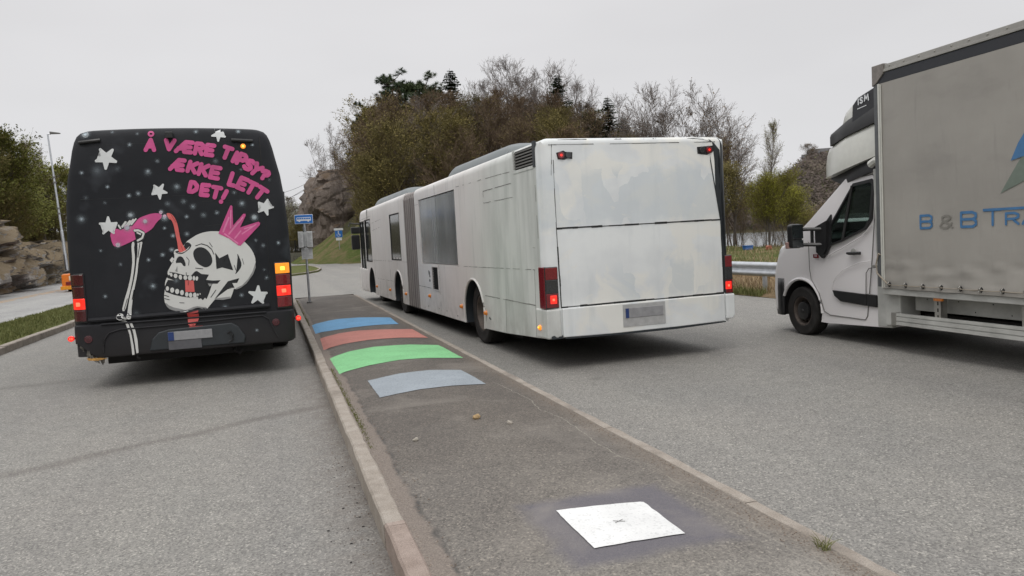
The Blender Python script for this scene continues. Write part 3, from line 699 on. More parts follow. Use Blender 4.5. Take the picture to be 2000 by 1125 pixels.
# ================================================================ TREES
def rdir(d, ang, rnd):
    a = d.orthogonal().normalized(); a.rotate(Matrix.Rotation(rnd.uniform(0, 6.283), 3, d)); return (d * math.cos(ang) + a * math.sin(ang)).normalized()
def ribbon(b, p, q, w0, w1, rnd, m=0):
    d = (q - p); a = d.cross(Vector((rnd.uniform(-1, 1), rnd.uniform(-1, 1), rnd.uniform(-.3, .3)))); 
    if a.length < 1e-6: return
    a.normalize(); b.add([p - a * w0, p + a * w0, q + a * w1, q - a * w1], [(0, 1, 2, 3)], m)
def leafq(b, p, s, rnd, m=0):
    u = Vector((rnd.gauss(0, 1), rnd.gauss(0, 1), rnd.gauss(0, 1))).normalized(); v = u.orthogonal().normalized()
    b.add([p - u * s, p + v * s * .55, p + u * s, p - v * s * .55], [(0, 1, 2, 3)], m)
def broadleaf(seed, h, spread, nl1=26, nl2=7, nl3=6, nl4=3, leaf=0, ls=.09, t0=.22, stems=1, tw=.011, upness=.55):
    rnd = random.Random(seed); T = MB(); C = MB(); Lf = MB()
    for st in range(stems):
        base = Vector((rnd.uniform(-.25, .25), rnd.uniform(-.25, .25), 0)) * (stems > 1)
        hh = h * rnd.uniform(.82, 1) if st else h; r0 = .013 * hh * (1 if stems == 1 else .6)
        ax = Vector((rnd.uniform(-.12, .12), rnd.uniform(-.12, .12), 1)) if stems == 1 else Vector((rnd.uniform(-.3, .3), rnd.uniform(-.3, .3), 1))
        pts = []; p = base.copy(); d = ax.normalized(); n = 9
        for i in range(n + 1):
            pts.append(p.copy()); d = (d + Vector((rnd.uniform(-.1, .1), rnd.uniform(-.1, .1), .06))).normalized(); p = p + d * hh / n
        T.tube([q - Vector((0, 0, .3)) if i == 0 else q for i, q in enumerate(pts)], [max(.012, r0 * (1 - .93 * i / n)) for i in range(n + 1)], 6, 0, False)
        for k in range(int(nl1 / (stems ** .6))):
            t = t0 + (1 - t0) * (k + rnd.random()) / int(nl1 / (stems ** .6)); t = min(t, .99)
            f = t * n; i = int(f); s = pts[i].lerp(pts[min(i + 1, n)], f - i)
            prf = (math.sin(math.pi * min(1, ((t - t0) / (1 - t0)) * .8 + .2)) ** .6)
            ln = spread * prf * rnd.uniform(.7, 1.1) + .3
            a = rnd.uniform(0, 6.283); dd = Vector((math.cos(a), math.sin(a), upness + t * .7)).normalized()
            bp = [s]; cur = dd
            for z in range(4):
                cur = (cur + Vector((rnd.uniform(-.2, .2), rnd.uniform(-.2, .2), .12))).normalized(); bp.append(bp[-1] + cur * ln / 4)
            rr = max(.014, r0 * (1 - t) * .5 + .012)
            T.tube(bp, [rr * (1 - .8 * z / 4) for z in range(5)], 4, 0, False)
            for k2 in range(nl2):
                t2 = .2 + .8 * (k2 + rnd.random()) / nl2; f2 = min(t2, .999) * 4; i2 = int(f2); s2 = bp[i2].lerp(bp[i2 + 1], f2 - i2)
                d2 = rdir((bp[i2 + 1] - bp[i2]).normalized(), rnd.uniform(.4, 1.0), rnd); d2.z += .25; l2 = ln * .42 * rnd.uniform(.6, 1.1) * (1.15 - .5 * t2) + .25
                m2 = s2 + d2 * l2 * .5; e2 = m2 + (d2 + Vector((rnd.uniform(-.3, .3), rnd.uniform(-.3, .3), .25))).normalized() * l2 * .5
                ribbon(C, s2, m2, tw * 1.7, tw * 1.3, rnd); ribbon(C, m2, e2, tw * 1.3, tw * .7, rnd)
                for k3 in range(nl3):
                    t3 = (k3 + rnd.random()) / nl3; s3 = s2.lerp(m2, t3 * 2) if t3 < .5 else m2.lerp(e2, t3 * 2 - 1)
                    d3 = rdir(d2.normalized(), rnd.uniform(.35, .95), rnd); d3.z += .2; l3 = l2 * .5 * rnd.uniform(.5, 1.1) + .1
                    e3 = s3 + d3 * l3; ribbon(C, s3, e3, tw, tw * .6, rnd)
                    for k4 in range(nl4):
                        s4 = s3.lerp(e3, rnd.uniform(.2, 1)); d4 = rdir(d3.normalized(), rnd.uniform(.3, .9), rnd); e4 = s4 + d4 * l3 * rnd.uniform(.3, .6)
                        ribbon(C, s4, e4, tw * .75, tw * .4, rnd)
                        if rnd.random() < leaf: leafq(C, e4, ls * rnd.uniform(.6, 1.3), rnd, 1)
                    if rnd.random() < leaf: leafq(C, e3, ls * rnd.uniform(.6, 1.3), rnd, 1)
    return T, C
def spruce(seed, h, spread):
    rnd = random.Random(seed); T = MB(); C = MB()
    T.tube([(0, 0, -.3), (0, 0, h * .5), (0, 0, h)], [.016 * h, .009 * h, .01], 6, 0, False)
    z = h * .08
    while z < h * .985:
        t = z / h; R = 1.35 * spread * (1 - t) ** .75 * rnd.uniform(.6, 1.1) + .15
        for k in range(rnd.randint(9, 13)):
            a = rnd.uniform(0, 6.283); ln = R * rnd.uniform(.7, 1.1); d = Vector((math.cos(a), math.sin(a), 0)); s = Vector((0, 0, z))
            n = max(3, int(ln / .22)); pr = s
            for i in range(1, n + 1):
                u = i / n; q = s + d * ln * u + Vector((0, 0, -.35 * ln * u + .28 * ln * u * u)); sd_ = Vector((-d.y, d.x, 0)); w = .42 * (1.2 - u) * min(1.2, ln) + .10
                for sg in (-1, 1):
                    if rnd.random() < .88:
                        tip = pr.lerp(q, .5) + sd_ * sg * w * rnd.uniform(.7, 1.3) + d * .12 + Vector((0, 0, rnd.uniform(-.14, .02)))
                        C.add([pr, q, tip], [(0, 1, 2)], 1)
                ribbon(C, pr, q, .02, .015, rnd, 1); pr = q
        z += rnd.uniform(.16, .30) * (1 + .3 * (1 - t))
    return T, C
def pine(seed, h, spread):
    rnd = random.Random(seed); T = MB(); C = MB(); pts = []; p = Vector((0, 0, -.3)); d = Vector((rnd.uniform(-.1, .1), rnd.uniform(-.1, .1), 1))
    for i in range(9): pts.append(p.copy()); d = (d + Vector((rnd.uniform(-.08, .08), rnd.uniform(-.08, .08), .05))).normalized(); p = p + d * h / 8
    T.tube(pts, [.015 * h * (1 - .85 * i / 8) for i in range(9)], 6, 0, False)
    for k in range(46):
        t = .35 + .65 * (k + rnd.random()) / 46; f = min(t, .99) * 8; i = int(f); s = pts[i].lerp(pts[min(i + 1, 8)], f - i)
        a = rnd.uniform(0, 6.283); ln = spread * (1.15 - t) ** .5 * rnd.uniform(.5, 1.1); e_ = s + Vector((math.cos(a), math.sin(a), rnd.uniform(.05, .7))).normalized() * ln
        T.tube([s, s.lerp(e_, .5) + Vector((0, 0, -.05 * ln)), e_], [.05, .035, .015], 4, 0, False)
        for c_ in range(10):
            cc = s.lerp(e_, rnd.uniform(.35, 1.05)) + Vector((rnd.gauss(0, .22), rnd.gauss(0, .22), rnd.gauss(.1, .15))); R = rnd.uniform(.25, .48)
            for q in range(46):
                u = Vector((rnd.gauss(0, 1), rnd.gauss(0, 1), rnd.gauss(.4, 1))).normalized(); v = u.orthogonal().normalized() * .032
                C.add([cc - v, cc + v, cc + u * R], [(0, 1, 2)], 1)
    return T, C
def barkmat(name, a, b_): g = G(name); return g.done(g.mix(g.rng(g.noise(4, 5, stretch=(1, 1, .3)), .35, .65), a, b_), .9, spec=.15)
def leafmat(name, a, b_):
    g = G(name); ge = g.N.new('ShaderNodeNewGeometry'); oi = g.N.new('ShaderNodeObjectInfo')
    c = g.mix(ge.outputs['Random Per Island'], a, b_); c = g.mix(g.rng(g.noise(.5, 3), .4, .6), g.mix(.35, c, (.02, .02, .01)), c)
    c = g.mix(1, c, g.ramp(oi.outputs['Random'], [(0, (.75, .78, .75)), (1, (1.2, 1.1, 1.0))]), 'MULTIPLY')
    g.P.inputs['Subsurface Weight'].default_value = 0
    return g.done(c, .75, spec=.2)
BK = barkmat('grey_bark', (.08, .068, .06), (.15, .13, .115)); BB = barkmat('brown_bark', (.065, .048, .036), (.12, .09, .066)); BT = barkmat('twigs_brown', (.11, .078, .054), (.19, .14, .098))
BTG = barkmat('twigs_grey', (.14, .118, .108), (.22, .19, .175)); BTO = barkmat('twigs_olive', (.105, .088, .035), (.17, .145, .06)); BW = barkmat('birch_bark', (.16, .15, .14), (.28, .27, .25))
LO = leafmat('olive_buds', (.17, .145, .05), (.26, .225, .08)); LG = leafmat('spring_leaves', (.30, .31, .025), (.46, .45, .07)); LD = leafmat('green_leaves', (.11, .13, .028), (.25, .26, .07))
LN = leafmat('dark_needles', (.032, .055, .026), (.075, .105, .045)); LR = leafmat('russet_buds', (.17, .105, .055), (.25, .165, .085)); LW = leafmat('pale_blossom', (.30, .31, .22), (.50, .50, .40))
def meshof(nm_, b, mats):
    me = bpy.data.meshes.new(nm_); me.from_pydata(b.v, [], b.f); [me.materials.append(x) for x in mats]; me.polygons.foreach_set('material_index', b.mi); return me
LIB = {}
def lib(key, tc, bark, twig, leaf, h):
    T, C = tc; LIB[key] = (meshof('trunk', T, [bark]), meshof('crown', C, [twig, leaf]), sorted(v[2] for v in C.v)[int(len(C.v) * .9985)])
lib('bareA', broadleaf(1, 14, 4.6, 30, 7, 6, 3, tw=.012), BK, BTG, LR, 14); lib('bareB', broadleaf(2, 14, 4.2, 28, 7, 6, 3, stems=2, tw=.012), BK, BTG, LR, 14)
lib('bareC', broadleaf(3, 14, 3.6, 26, 7, 6, 3, .10, .07, stems=3, tw=.011), BK, BTG, LR, 14)
lib('brownA', broadleaf(4, 13, 5.0, 34, 8, 6, 3, .30, .07, .16, tw=.017, upness=.85), BB, BT, LO, 13); lib('brownB', broadleaf(5, 13, 4.8, 34, 8, 6, 3, .34, .065, .16, tw=.017, upness=.85), BB, BT, LR, 13)
lib('oliveA', broadleaf(6, 12, 4.8, 34, 8, 6, 3, .5, .075, .12, tw=.016, upness=.8), BB, BTO, LO, 12); lib('oliveB', broadleaf(7, 9, 4.4, 34, 7, 6, 3, .75, .085, .05, stems=4, tw=.012), BB, BTO, LO, 9)
lib('green', broadleaf(8, 7, 2.9, 46, 8, 7, 4, .98, .044, .34, stems=4, tw=.008, upness=.8), BK, BTO, LG, 7); lib('leafy', broadleaf(9, 11, 4.2, 34, 8, 6, 3, 1.0, .13, .1, tw=.010), BK, BTO, LD, 11)
lib('oliveH', broadleaf(14, 9, 3.0, 32, 7, 6, 3, .75, .07, .38, stems=3, tw=.010, upness=.8), BB, BTO, LO, 9)
lib('birch', broadleaf(10, 12, 2.3, 40, 7, 6, 2, .6, .05, .2, tw=.009, upness=.9), BK, BT, LD, 12); lib('shoots', broadleaf(12, 6, 1.6, 16, 5, 4, 2, .05, .05, .15, stems=6, tw=.008), BK, BT, LO, 6)
lib('spruce', spruce(21, 14, 3.3), BB, BT, LN, 14); lib('pine', pine(22, 13, 3.6), BB, BT, LN, 13); lib('blossom', broadleaf(13, 8, 3.2, 30, 7, 6, 3, .9, .09, .1, stems=2, tw=.010), BK, BT, LW, 8)
KIND = {'bareA': 'leafless tree', 'bareB': 'leafless tree', 'bareC': 'leafless tree', 'brownA': 'budding brown tree', 'brownB': 'budding brown tree', 'oliveA': 'olive budding tree', 'oliveB': 'olive budding tree',
        'green': 'bright green leafing tree', 'oliveH': 'olive budding tree', 'leafy': 'green tree', 'birch': 'slender birch', 'shoots': 'bare shrub', 'spruce': 'dark spruce', 'pine': 'dark pine', 'blossom': 'pale blossoming tree'}
NAMES = {'spruce': 'spruce_tree', 'pine': 'pine_tree', 'birch': 'birch_tree', 'shoots': 'shrub'}
def tree(key, x, y, h, label, group=None, wide=1., z=None, rot=None):
    tm, cm, h0 = LIB[key]; s = h / h0
    t = thing(NAMES.get(key, 'broadleaf_tree'), label, 'shrub' if key == 'shoots' else 'tree', (x, y, H(x, y) if z is None else z), R_(0, 6.28) if rot is None else rot, group)
    t.scale = (s * wide, s * wide, s)
    for n_, me in (('trunk', tm), ('crown', cm)):
        o = bpy.data.objects.new(n_, me); SC.collection.objects.link(o); o.parent = t
    return t
def tree_px(key, px, py_top, d, label, group=None, wide=1., dz=0):
    p = at_d(px, 480, d); top = at_d(px, py_top, d).z; z = H(p.x, p.y) + dz
    p2 = at_d(px, py_top, d)   # stand the foot under the middle of the leaning picture column
    return tree(key, p.x, p.y, top - z, label, group, wide, z)
GF = 'trees on the wooded knoll behind the white bus'
HERO = [('bareC', 655, 243, 116, 'leafless tree at the left end of the knoll, above the rock crag', 1),
        ('oliveB', 700, 300, 120, 'low olive budding tree rising behind the rock crag', 1.2), ('oliveA', 742, 300, 72, 'low olive budding tree above the front roof pod of the white bus', 1.1),
        ('brownA', 700, 232, 90, 'brown budding tree on the left shoulder of the knoll', .9), ('oliveA', 722, 290, 78, 'olive budding tree overlapping the right side of the rock crag', .9), ('bareC', 672, 300, 92, 'thin leafless tree in front of the rock crag', .7), ('oliveA', 875, 215, 74, 'olive budding tree between the bellows and the rear roof pod', 1.1), ('brownB', 1000, 175, 84, 'russet budding tree under the highest twigs', 1.2), ('brownB', 1085, 185, 82, 'russet budding tree left of the tall right spruce', 1.1), ('pine', 735, 205, 96, 'dark pine highest on the left edge of the knoll', .9), ('pine', 768, 142, 92, 'tallest dark pine on the knoll, with a lone tip', 1),
        ('brownA', 745, 182, 76, 'big brown budding tree in front of the tallest pine', 1.05), ('oliveA', 800, 228, 72, 'olive budding tree above the bellows of the white bus', 1.2),
        ('pine', 800, 158, 100, 'dark pine whose crown merges with the tallest pine on its left', 1.2), ('pine', 862, 170, 102, 'dark pine between the flat-topped pine and the middle spruce', 1.2), ('bareA', 1010, 150, 92, 'leafless tree filling the gap beside the tallest twigs', 1.1), ('bareC', 1065, 165, 86, 'leafless tree just left of the tall right spruce', 1.1), ('pine', 1020, 200, 92, 'dark pine low among the leafless trees', 1.2), ('oliveA', 930, 178, 90, 'olive budding tree under the leafless tree right of the middle spruce', 1.2), ('brownA', 1180, 225, 84, 'brown budding tree between the small right spruces', 1.1), ('bareB', 1195, 190, 90, 'leafless tree at the right end of the knoll', 1.0), ('pine', 830, 152, 98, 'dark pine right of the tallest pine, with a flat top', 1.1), ('brownA', 850, 172, 82, 'brown budding tree below the flat-topped pine', 1.1), ('spruce', 898, 143, 96, 'dark pointed spruce in the middle of the knoll', 1.1),
        ('brownB', 905, 172, 84, 'russet budding tree in front of the middle spruce', 1.1), ('bareA', 945, 155, 90, 'leafless tree just right of the middle spruce', 1), ('bareA', 988, 118, 88, 'tall leafless tree with the highest twigs above the white bus', 1.1),
        ('brownA', 965, 182, 78, 'brown budding tree over the rear roof pod of the white bus', 1.1), ('bareB', 1040, 135, 90, 'leafless tree between the tallest twigs and the right spruce', 1), ('spruce', 1103, 152, 84, 'tall dark spruce above the rear of the white bus', 1.05),
        ('bareB', 1098, 116, 94, 'tall leafless tree behind the right spruce', 1.1), ('bareA', 1158, 158, 88, 'leafless tree right of the tall right spruce', 1.05), ('brownB', 1040, 190, 78, 'russet budding tree low above the white bus roof', 1.2),
        ('brownA', 1120, 205, 78, 'brown budding tree just above the rear roof edge of the white bus', 1.2), ('spruce', 1200, 194, 80, 'small dark spruce at the right end of the knoll', 1.0), ('pine', 1165, 215, 82, 'low dark pine at the right end of the knoll', 1), ('spruce', 1228, 232, 80, 'smallest dark spruce, lowest at the right end of the knoll', 1)]
for k, px, py, d, lb, wd in HERO: tree_px(k, px, py, d, lb, GF, wd)
GS = 'bare trees along the shore right of the knoll'
SHORE = [('bareC', 1250, 205, 62, 1.1), ('bareC', 1288, 172, 63, 1.1), ('bareB', 1325, 155, 60, .9), ('bareC', 1362, 165, 58, 1.1), ('bareC', 1400, 195, 56, 1.2), ('bareC', 1432, 232, 52, 1.1)]
ords = ['leftmost', 'second', 'third', 'fourth', 'fifth', 'rightmost']
for i, (k, px, py, d, wd) in enumerate(SHORE): tree_px(k, px, py, d, ords[i] + ' of the tall leafless trees rising behind the right half of the white bus', GS, wd)
tree_px('oliveH', 1418, 300, 48, 'olive budding tree hugging the right rear corner of the white bus', None, 1.0); tree_px('brownA', 1440, 265, 52, 'tall sparse brown tree just right of the white bus', None, .8)
tree_px('oliveH', 1448, 345, 55, 'olive budding tree between the white bus and the bright green tree', None, .65)
tree_px('birch', 1503, 238, 49, 'slender half-leafed birch with its tip alone in the sky', None, .62)
tree_px('green', 1500, 330, 43, 'bright green leafing tree in front of the slender birch', 'bright green leafing trees by the water', 1.05); tree_px('green', 1543, 345, 45, 'lower bright green tree next to the truck mirror', 'bright green leafing trees by the water', 1.1)
tree_px('oliveB', 1585, 405, 47, 'low olive bush seen behind the truck windscreen', None, 1.1); tree_px('brownA', 1610, 395, 60, 'brown budding tree behind the truck cab', None, 1)
rs = random.Random(5)
for i in range(7):
    px = 1418 + i * 19 + rs.uniform(-4, 4); tree_px('shoots', px, 408 + rs.uniform(-12, 14), rs.uniform(48, 54), 'thin bare shrub standing at the water edge between bus and truck', 'bare shrubs along the water edge', .8)
# the knoll's filling trees
n_ = 0
while n_ < 66:
    x, y = R_(5, 50), R_(60, 112)
    r = knoll(x, y)
    if r > .97 or r < .18 or (x < 13 and y > 92): continue
    p, d = px_of(x, y)
    if p > 1235 or p < (745 if d < 112 else 650): continue
    lim = 300 + max(0, 700 - p) * 1.2 if p < 700 else (232 if p < 1180 else 285)
    top = at_d(p, lim - R_(-10, 45), d).z; hh = min(R_(8, 14), top - H(x, y))
    if hh < 3: hh = 3
    k = rs.choice(['brownA', 'brownB', 'oliveA', 'brownA', 'oliveB', 'brownB', 'bareC']); near = d < 82
    tree(k, x, y, hh, {'brownA': 'brown budding tree in the mass of the knoll wood', 'brownB': 'russet budding tree in the mass of the knoll wood', 'oliveA': 'olive budding tree in the mass of the knoll wood', 'oliveB': 'many-stemmed olive budding tree in the mass of the knoll wood', 'bareC': 'leafless tree in the mass of the knoll wood'}[k], 'trees filling the knoll wood', 1.25); n_ += 1
# left wood above the rock
GL = 'trees of the wood above the rock cutting'
for i, (k, px, py, d, wd) in enumerate([('leafy', 4, 242, 60, 1.1), ('leafy', 44, 262, 66, 1.05), ('leafy', 22, 300, 62, 1), ('birch', 92, 272, 78, 1.2), ('leafy', 74, 305, 76, 1.1), ('leafy', 110, 318, 82, 1.1), ('leafy', 128, 335, 88, 1.1), ('pine', 60, 345, 80, 1.2), ('oliveA', -25, 250, 58, 1.1), ('leafy', -60, 230, 56, 1), ('oliveB', 15, 372, 60, 1.2), ('oliveB', 100, 385, 80, 1.2), ('pine', 10, 330, 66, 1.3), ('pine', 120, 350, 92, 1.3)]):
    tree_px(k, px, py, d, {0: 'green tree highest at the left edge of the photo, above the rock cutting', 1: 'green tree just left of the street lamp', 3: 'slender birch right behind the street lamp', 7: 'dark pine inside the left wood'}.get(i, KIND[k] + ' in the wood above the rock cutting'), GL, wd, -.3)
for i in range(64):
    y = R_(38, 100); x = rock_base(y) - 3.2 - abs(random.gauss(0, 12)) - 3.5; k = rs.choice(['leafy', 'leafy', 'oliveA', 'pine', 'leafy', 'oliveB'])
    if i > 45: x = rock_base(y) - R_(5.2, 7.5); k = rs.choice(['oliveB', 'leafy', 'oliveB'])
    p, d = px_of(x, y); lim = at_d(p, (330 if i < 46 else 400) + R_(-30, 30) + max(0, p - 60) * .4, d).z
    hh = max(2.2, min(R_(5, 9) if i < 46 else R_(2, 4.5), lim - H(x, y)))
    tree(k, x, y, hh, KIND[k] + ' deep in the wood above the rock cutting', 'trees deep in the left wood', 1.3)
# far trees between the two buses
for i, (k, px, py, d) in enumerate([('blossom', 568, 395, 118), ('birch', 581, 383, 125), ('blossom', 592, 410, 112), ('leafy', 555, 405, 130), ('pine', 604, 392, 122), ('oliveA', 578, 425, 108), ('oliveB', 600, 430, 106), ('oliveB', 562, 440, 106)]):
    tree_px(k, px, py, d, ['pale blossoming tree right beside the black bus', 'slender birch tip above the pale blossoming trees', 'pale blossoming tree behind the bus stop sign', 'green tree half hidden by the black bus', 'dark pine left of the rock crag', 'olive budding tree behind the metal railing', 'olive bush at the foot of the rock crag', 'low olive bush behind the railing'][i], 'far trees between the two buses', 1.2)
tree_px('shoots', 626, 338, 100, 'small bush growing on top of the rock crag', None, 1.0, 9.0)

# far hillside wood: a mass nobody could count
b = MB(); rnd = random.Random(9)
for i in range(15000):
    p = rnd.uniform(1330, 2050); d = rnd.uniform(252, 372)
    v = EYE + ray(p, 440) * d; x, y = v.x, v.y; hz = H(x, y)
    if hz < -.5: continue
    hh = rnd.uniform(2.5, 6)
    for k in range(8):
        s = rnd.uniform(.35, .95); u = Vector((rnd.gauss(0, 1), rnd.gauss(0, 1), rnd.gauss(0, 1.4))).normalized(); w_ = u.orthogonal().normalized(); c = Vector((x + rnd.gauss(0, 1), y + rnd.gauss(0, 1), hz + hh * (1 - rnd.random() ** 1.6 * .9)))
        b.add([c - u * s, c + w_ * s * .3, c + u * s, c - w_ * s * .3], [(0, 1, 2, 3)], 0 if rnd.random() < .93 else 1)
def farmat(n_, a, c_): g = G(n_); ge = g.N.new('ShaderNodeNewGeometry'); return g.done(g.mix(1, g.mix(ge.outputs['Random Per Island'], a, c_), g.ramp(g.noise(.03, 4), [(.35, (.8, .75, .8)), (.65, (1.15, 1.1, .95))]), 'MULTIPLY'), .95, spec=.1)
tag(b.build('hillside_wood', [farmat('far_twigs', (.112, .096, .092), (.142, .122, .114)), farmat('far_leaves', (.06, .07, .04), (.11, .12, .06))], fix=False), kind='stuff')
tree_px('brownA', 1592, 279, 345, 'round tree standing alone on top of the far hill', None, 1.8)

# ================================================================ WHEELS
def wheel(parent, x, y, z, r, w, side=-1, rimr=.58, holes=0, truckrim=False, capmat=None, dual=False):
    """outer face looks to side (-1 = left)"""
    s = side
    t = MB(); t.lathe_x([(s * a * w, b_ * r) for a, b_ in [(-.5, .60), (-.5, .90), (-.44, .97), (-.3, 1), (.3, 1), (.42, .985), (.49, .94), (.5, .86), (.475, .80), (.49, .72), (.485, .62), (.40, .58), (-.5, .58)]], 0, 0, 0, 44)
    tb = MB()
    for k in range(40):
        a = 2 * math.pi * k / 40
        T = Matrix.Rotation(a, 4, 'X'); t.box(-w * .33, w * .33, -.008 * 1, .012, r * .985, r * 1.008, 0, T)
    wl = t.build('wheel', M['tyre'], parent); shade(wl, 40); wl.location = (x, y, z)
    q = MB(); R0 = r * rimr
    q.lathe_x([(s * w * a, R0 * b_) for a, b_ in [(.41, 1.03), (.455, 1.0), (.44, .94), (.33, .88), (.12, .80), (.09, .45), (.16, .40), (.17, .0)]], 0, 0, 0, 40)
    for k in range(10):
        a = 2 * math.pi * k / 10; q.lathe_x([(0, .012), (s * .03, .012), (s * .03, 0)], s * w * .10, .34 * R0 * 1.75 * math.cos(a) * .95, .34 * R0 * 1.75 * math.sin(a) * .95, 6)
    rm = q.build('rim', capmat or M['rim'], wl); shade(rm, 30)
    if holes:
        h = MB()
        for k in range(holes):
            a = 2 * math.pi * k / holes; h.lathe_x([(0, R0 * .075), (s * .012, R0 * .075), (s * .012, 0)], s * w * .135, R0 * .72 * math.cos(a), R0 * .72 * math.sin(a), 10)
        h.build('rim_hole', M['under'], rm)
    return wl

def ngon(cx, cz, r, n=16, r2=None): return [(cx + r * math.cos(2 * math.pi * k / n), cz + (r2 or r) * math.sin(2 * math.pi * k / n)) for k in range(n)]

# ================================================================ WHITE ARTICULATED BUS  (x right from its left side, y forward from its tail)
WB = thing('articulated_bus', 'long white brush-painted articulated bus with grey bellows, parked beyond the island', 'bus', (3.03, 8.45, 0), RAD(1.76))
W = 2.55
b = MB(); b.prism([(0, .39), (0, 2.735), (7.0, 2.69), (7.0, .27), (2.55, .28), (1.5, .31)], 0, W)
body = b.build('rear_body', [M['w_side'], M['w_rear'], M['dark_body']], WB)
rounded(body, lambda c, a, d: (abs(c.z - 2.71) < .05 and (c.x < .01 or c.x > W - .01)) or (c.y < .01 and (c.x < .01 or c.x > W - .01)), .13, 6)
rounded(body, lambda c, a, d: c.y < .2 and c.z > 2.6 and abs(a.z - 2.735) < .02 and abs(d.z - 2.735) < .02 and a.y < .14 and d.y < .14, .07, 4)
cut = [MB().prism(ngon(3.05, .45, .545, 40), -.2, .42), MB().prism(ngon(3.05, .45, .545, 40), W - .42, W + .2),
       MB().box(-.1, .035, 3.87, 6.62, 1.19, 2.44), MB().box(-.1, .03, .21, .90, 2.44, 2.69), MB().box(-.1, .03, 5.31, 5.77, .72, 1.14)]
carve(body, cut); shade(body, 30)
for p in body.data.polygons:
    c = p.center; n = p.normal
    p.material_index = 1 if (c.y < .14 and n.y < -.05) else (2 if (c.x > W - .12 and n.x > .3 and c.y < 7 and c.z > .75) else 0)
    if n.z < -.5 or (.01 < c.x < .41 and c.z < 1.0 and 2.4 < c.y < 3.7 and abs(n.x) < .9): p.material_index = 2
b = MB(); b.prism([(8.1, .26), (8.1, 2.69), (14.75, 2.64), (14.95, 2.5), (15.28, 1.2), (15.3, .36), (15.1, .27)], 0, W)
fb = b.build('front_body', [M['w_side'], M['dark_body']], WB)
rounded(fb, lambda c, a, d: (c.z > 2.4 and abs(a.x - d.x) < .01 and abs(a.y - d.y) > .2) or (c.y > 14.7 and abs(a.x - d.x) < .01), .13, 5)
carve(fb, [MB().prism(ngon(9.22, .45, .54, 40), -.2, .42), MB().prism(ngon(13.15, .47, .52, 40), -.2, .45), MB().box(-.1, .035, 8.72, 9.90, 1.24, 2.29), MB().box(-.1, .04, 12.9, 13.9, 1.16, 2.32), MB().box(-.1, .04, 14.05, 14.93, .9, 2.30)]); shade(fb, 30)
for p in fb.data.polygons:
    c = p.center
    if p.normal.z < -.5 or (.01 < c.x < .46 and c.z < 1.02 and (8.6 < c.y < 9.85 or 12.55 < c.y < 13.75) and p.normal.x > -1.1 and (c.x > .02)): p.material_index = 1
b = MB(); n = 12
for i in range(n * 4 + 1):
    y = 6.98 + 1.15 * i / (n * 4); o_ = .02 + .045 * (1 - math.cos(2 * math.pi * i / 8))
    x0, x1, z0, z1 = o_ * 0 + .09 - o_, W - .09 + o_, .30 - o_ * .3, 2.56 + o_; r = .14
    ring = [(x0, z0), (x0, z1 - r), (x0 + r * .3, z1 - r * .3), (x0 + r, z1), (x1 - r, z1), (x1 - r * .3, z1 - r * .3), (x1, z1 - r), (x1, z0)]
    b.v += [(a, y, c) for a, c in ring]
for i in range(n * 4): b.f += [(i * 8 + k, i * 8 + (k + 1) % 8, (i + 1) * 8 + (k + 1) % 8, (i + 1) * 8 + k) for k in range(8)]
b.mi = [(1, 1, 0, 2, 2, 2, 0, 1)[(j // 8) % 8] for j in range(len(b.f))]; b.build('bellows', [M['bellows'], plain('bellows_shaded_valley', (.045, .038, .036), .85), plain('bellows_lit_crest', (.27, .245, .235), .6)], WB)  # one fabric; fold shading painted in: valleys darkened, crests lightened
b = MB(); b.box(.25, W - .25, 1.6, 15, .20, .34); b.box(.1, W - .1, 6.6, 8.5, .2, .4); b.box(.35, 2.2, .25, 1.58, .33, .40)
for k in range(9): b.box(.3 + .2 * (k % 3), .6 + .2 * (k % 3), 3.8 + k * 1.1, 4.4 + k * 1.1, .14, .3)
b.build('underbody', M['under'], WB)
for y, ins in ((2.95, .06), (9.15, .07), (13.45, .26)):
    wheel(WB, .16 + ins, y, .475, .475, .29); wheel(WB, W - .16 - ins, y, .475, .475, .29, 1)
    b = MB(); b.tube([(.3, y, .45), (W - .3, y, .45)], .09, 8); b.build('axle', M['under'], WB)
def archlip(y, r, zc):
    b = MB(); pts = [(y + r * math.cos(a), zc + r * math.sin(a)) for a in [RAD(-18 + 216 * k / 26) for k in range(27)]]
    b.tube([(-.004, p, q) for p, q in pts], .017, 5); o = b.build('wheel_arch_lip', M['w_side'], WB); shade(o); return o
archlip(3.05, .548, .45); archlip(9.22, .542, .45)
# windows
for y0, y1 in ((3.89, 5.225), (5.245, 6.60)): MB().box(.012, .03, y0, y1, 1.205, 2.425).build('window', M['film'], WB, bevel=.004)
MB().box(.008, .034, 8.74, 9.88, 1.26, 2.27).build('window', M['dkglass'], WB)
MB().box(.02, .038, 12.92, 13.88, 1.18, 2.30).build('window', M['dkglass'], WB)
b = MB(); b.box(.02, .038, 14.07, 14.91, .92, 2.28); b.box(-.004, .04, 14.46, 14.52, .9, 2.3); b.build('front_window', M['dkglass'], WB)
for y0, y1, z0, z1 in ((8.72, 9.90, 1.24, 2.29), (12.9, 13.9, 1.16, 2.32), (14.05, 14.93, .9, 2.3)):
    b = MB()
    for q in ((y0 - .02, y1 + .02, z1 - .012, z1 + .012), (y0 - .02, y1 + .02, z0 - .012, z0 + .012), (y0 - .015, y0 + .012, z0, z1), (y1 - .012, y1 + .015, z0, z1)): b.box(-.004, .036, *q)
    b.build('window_rubber', M['rubber'], WB)
b = MB()
for k in range(3): b.box(.0, .03, 8.85 + k * .33, 8.97 + k * .33, 1.245, 1.285)
b.build('window_clip', M['w_side'], WB)
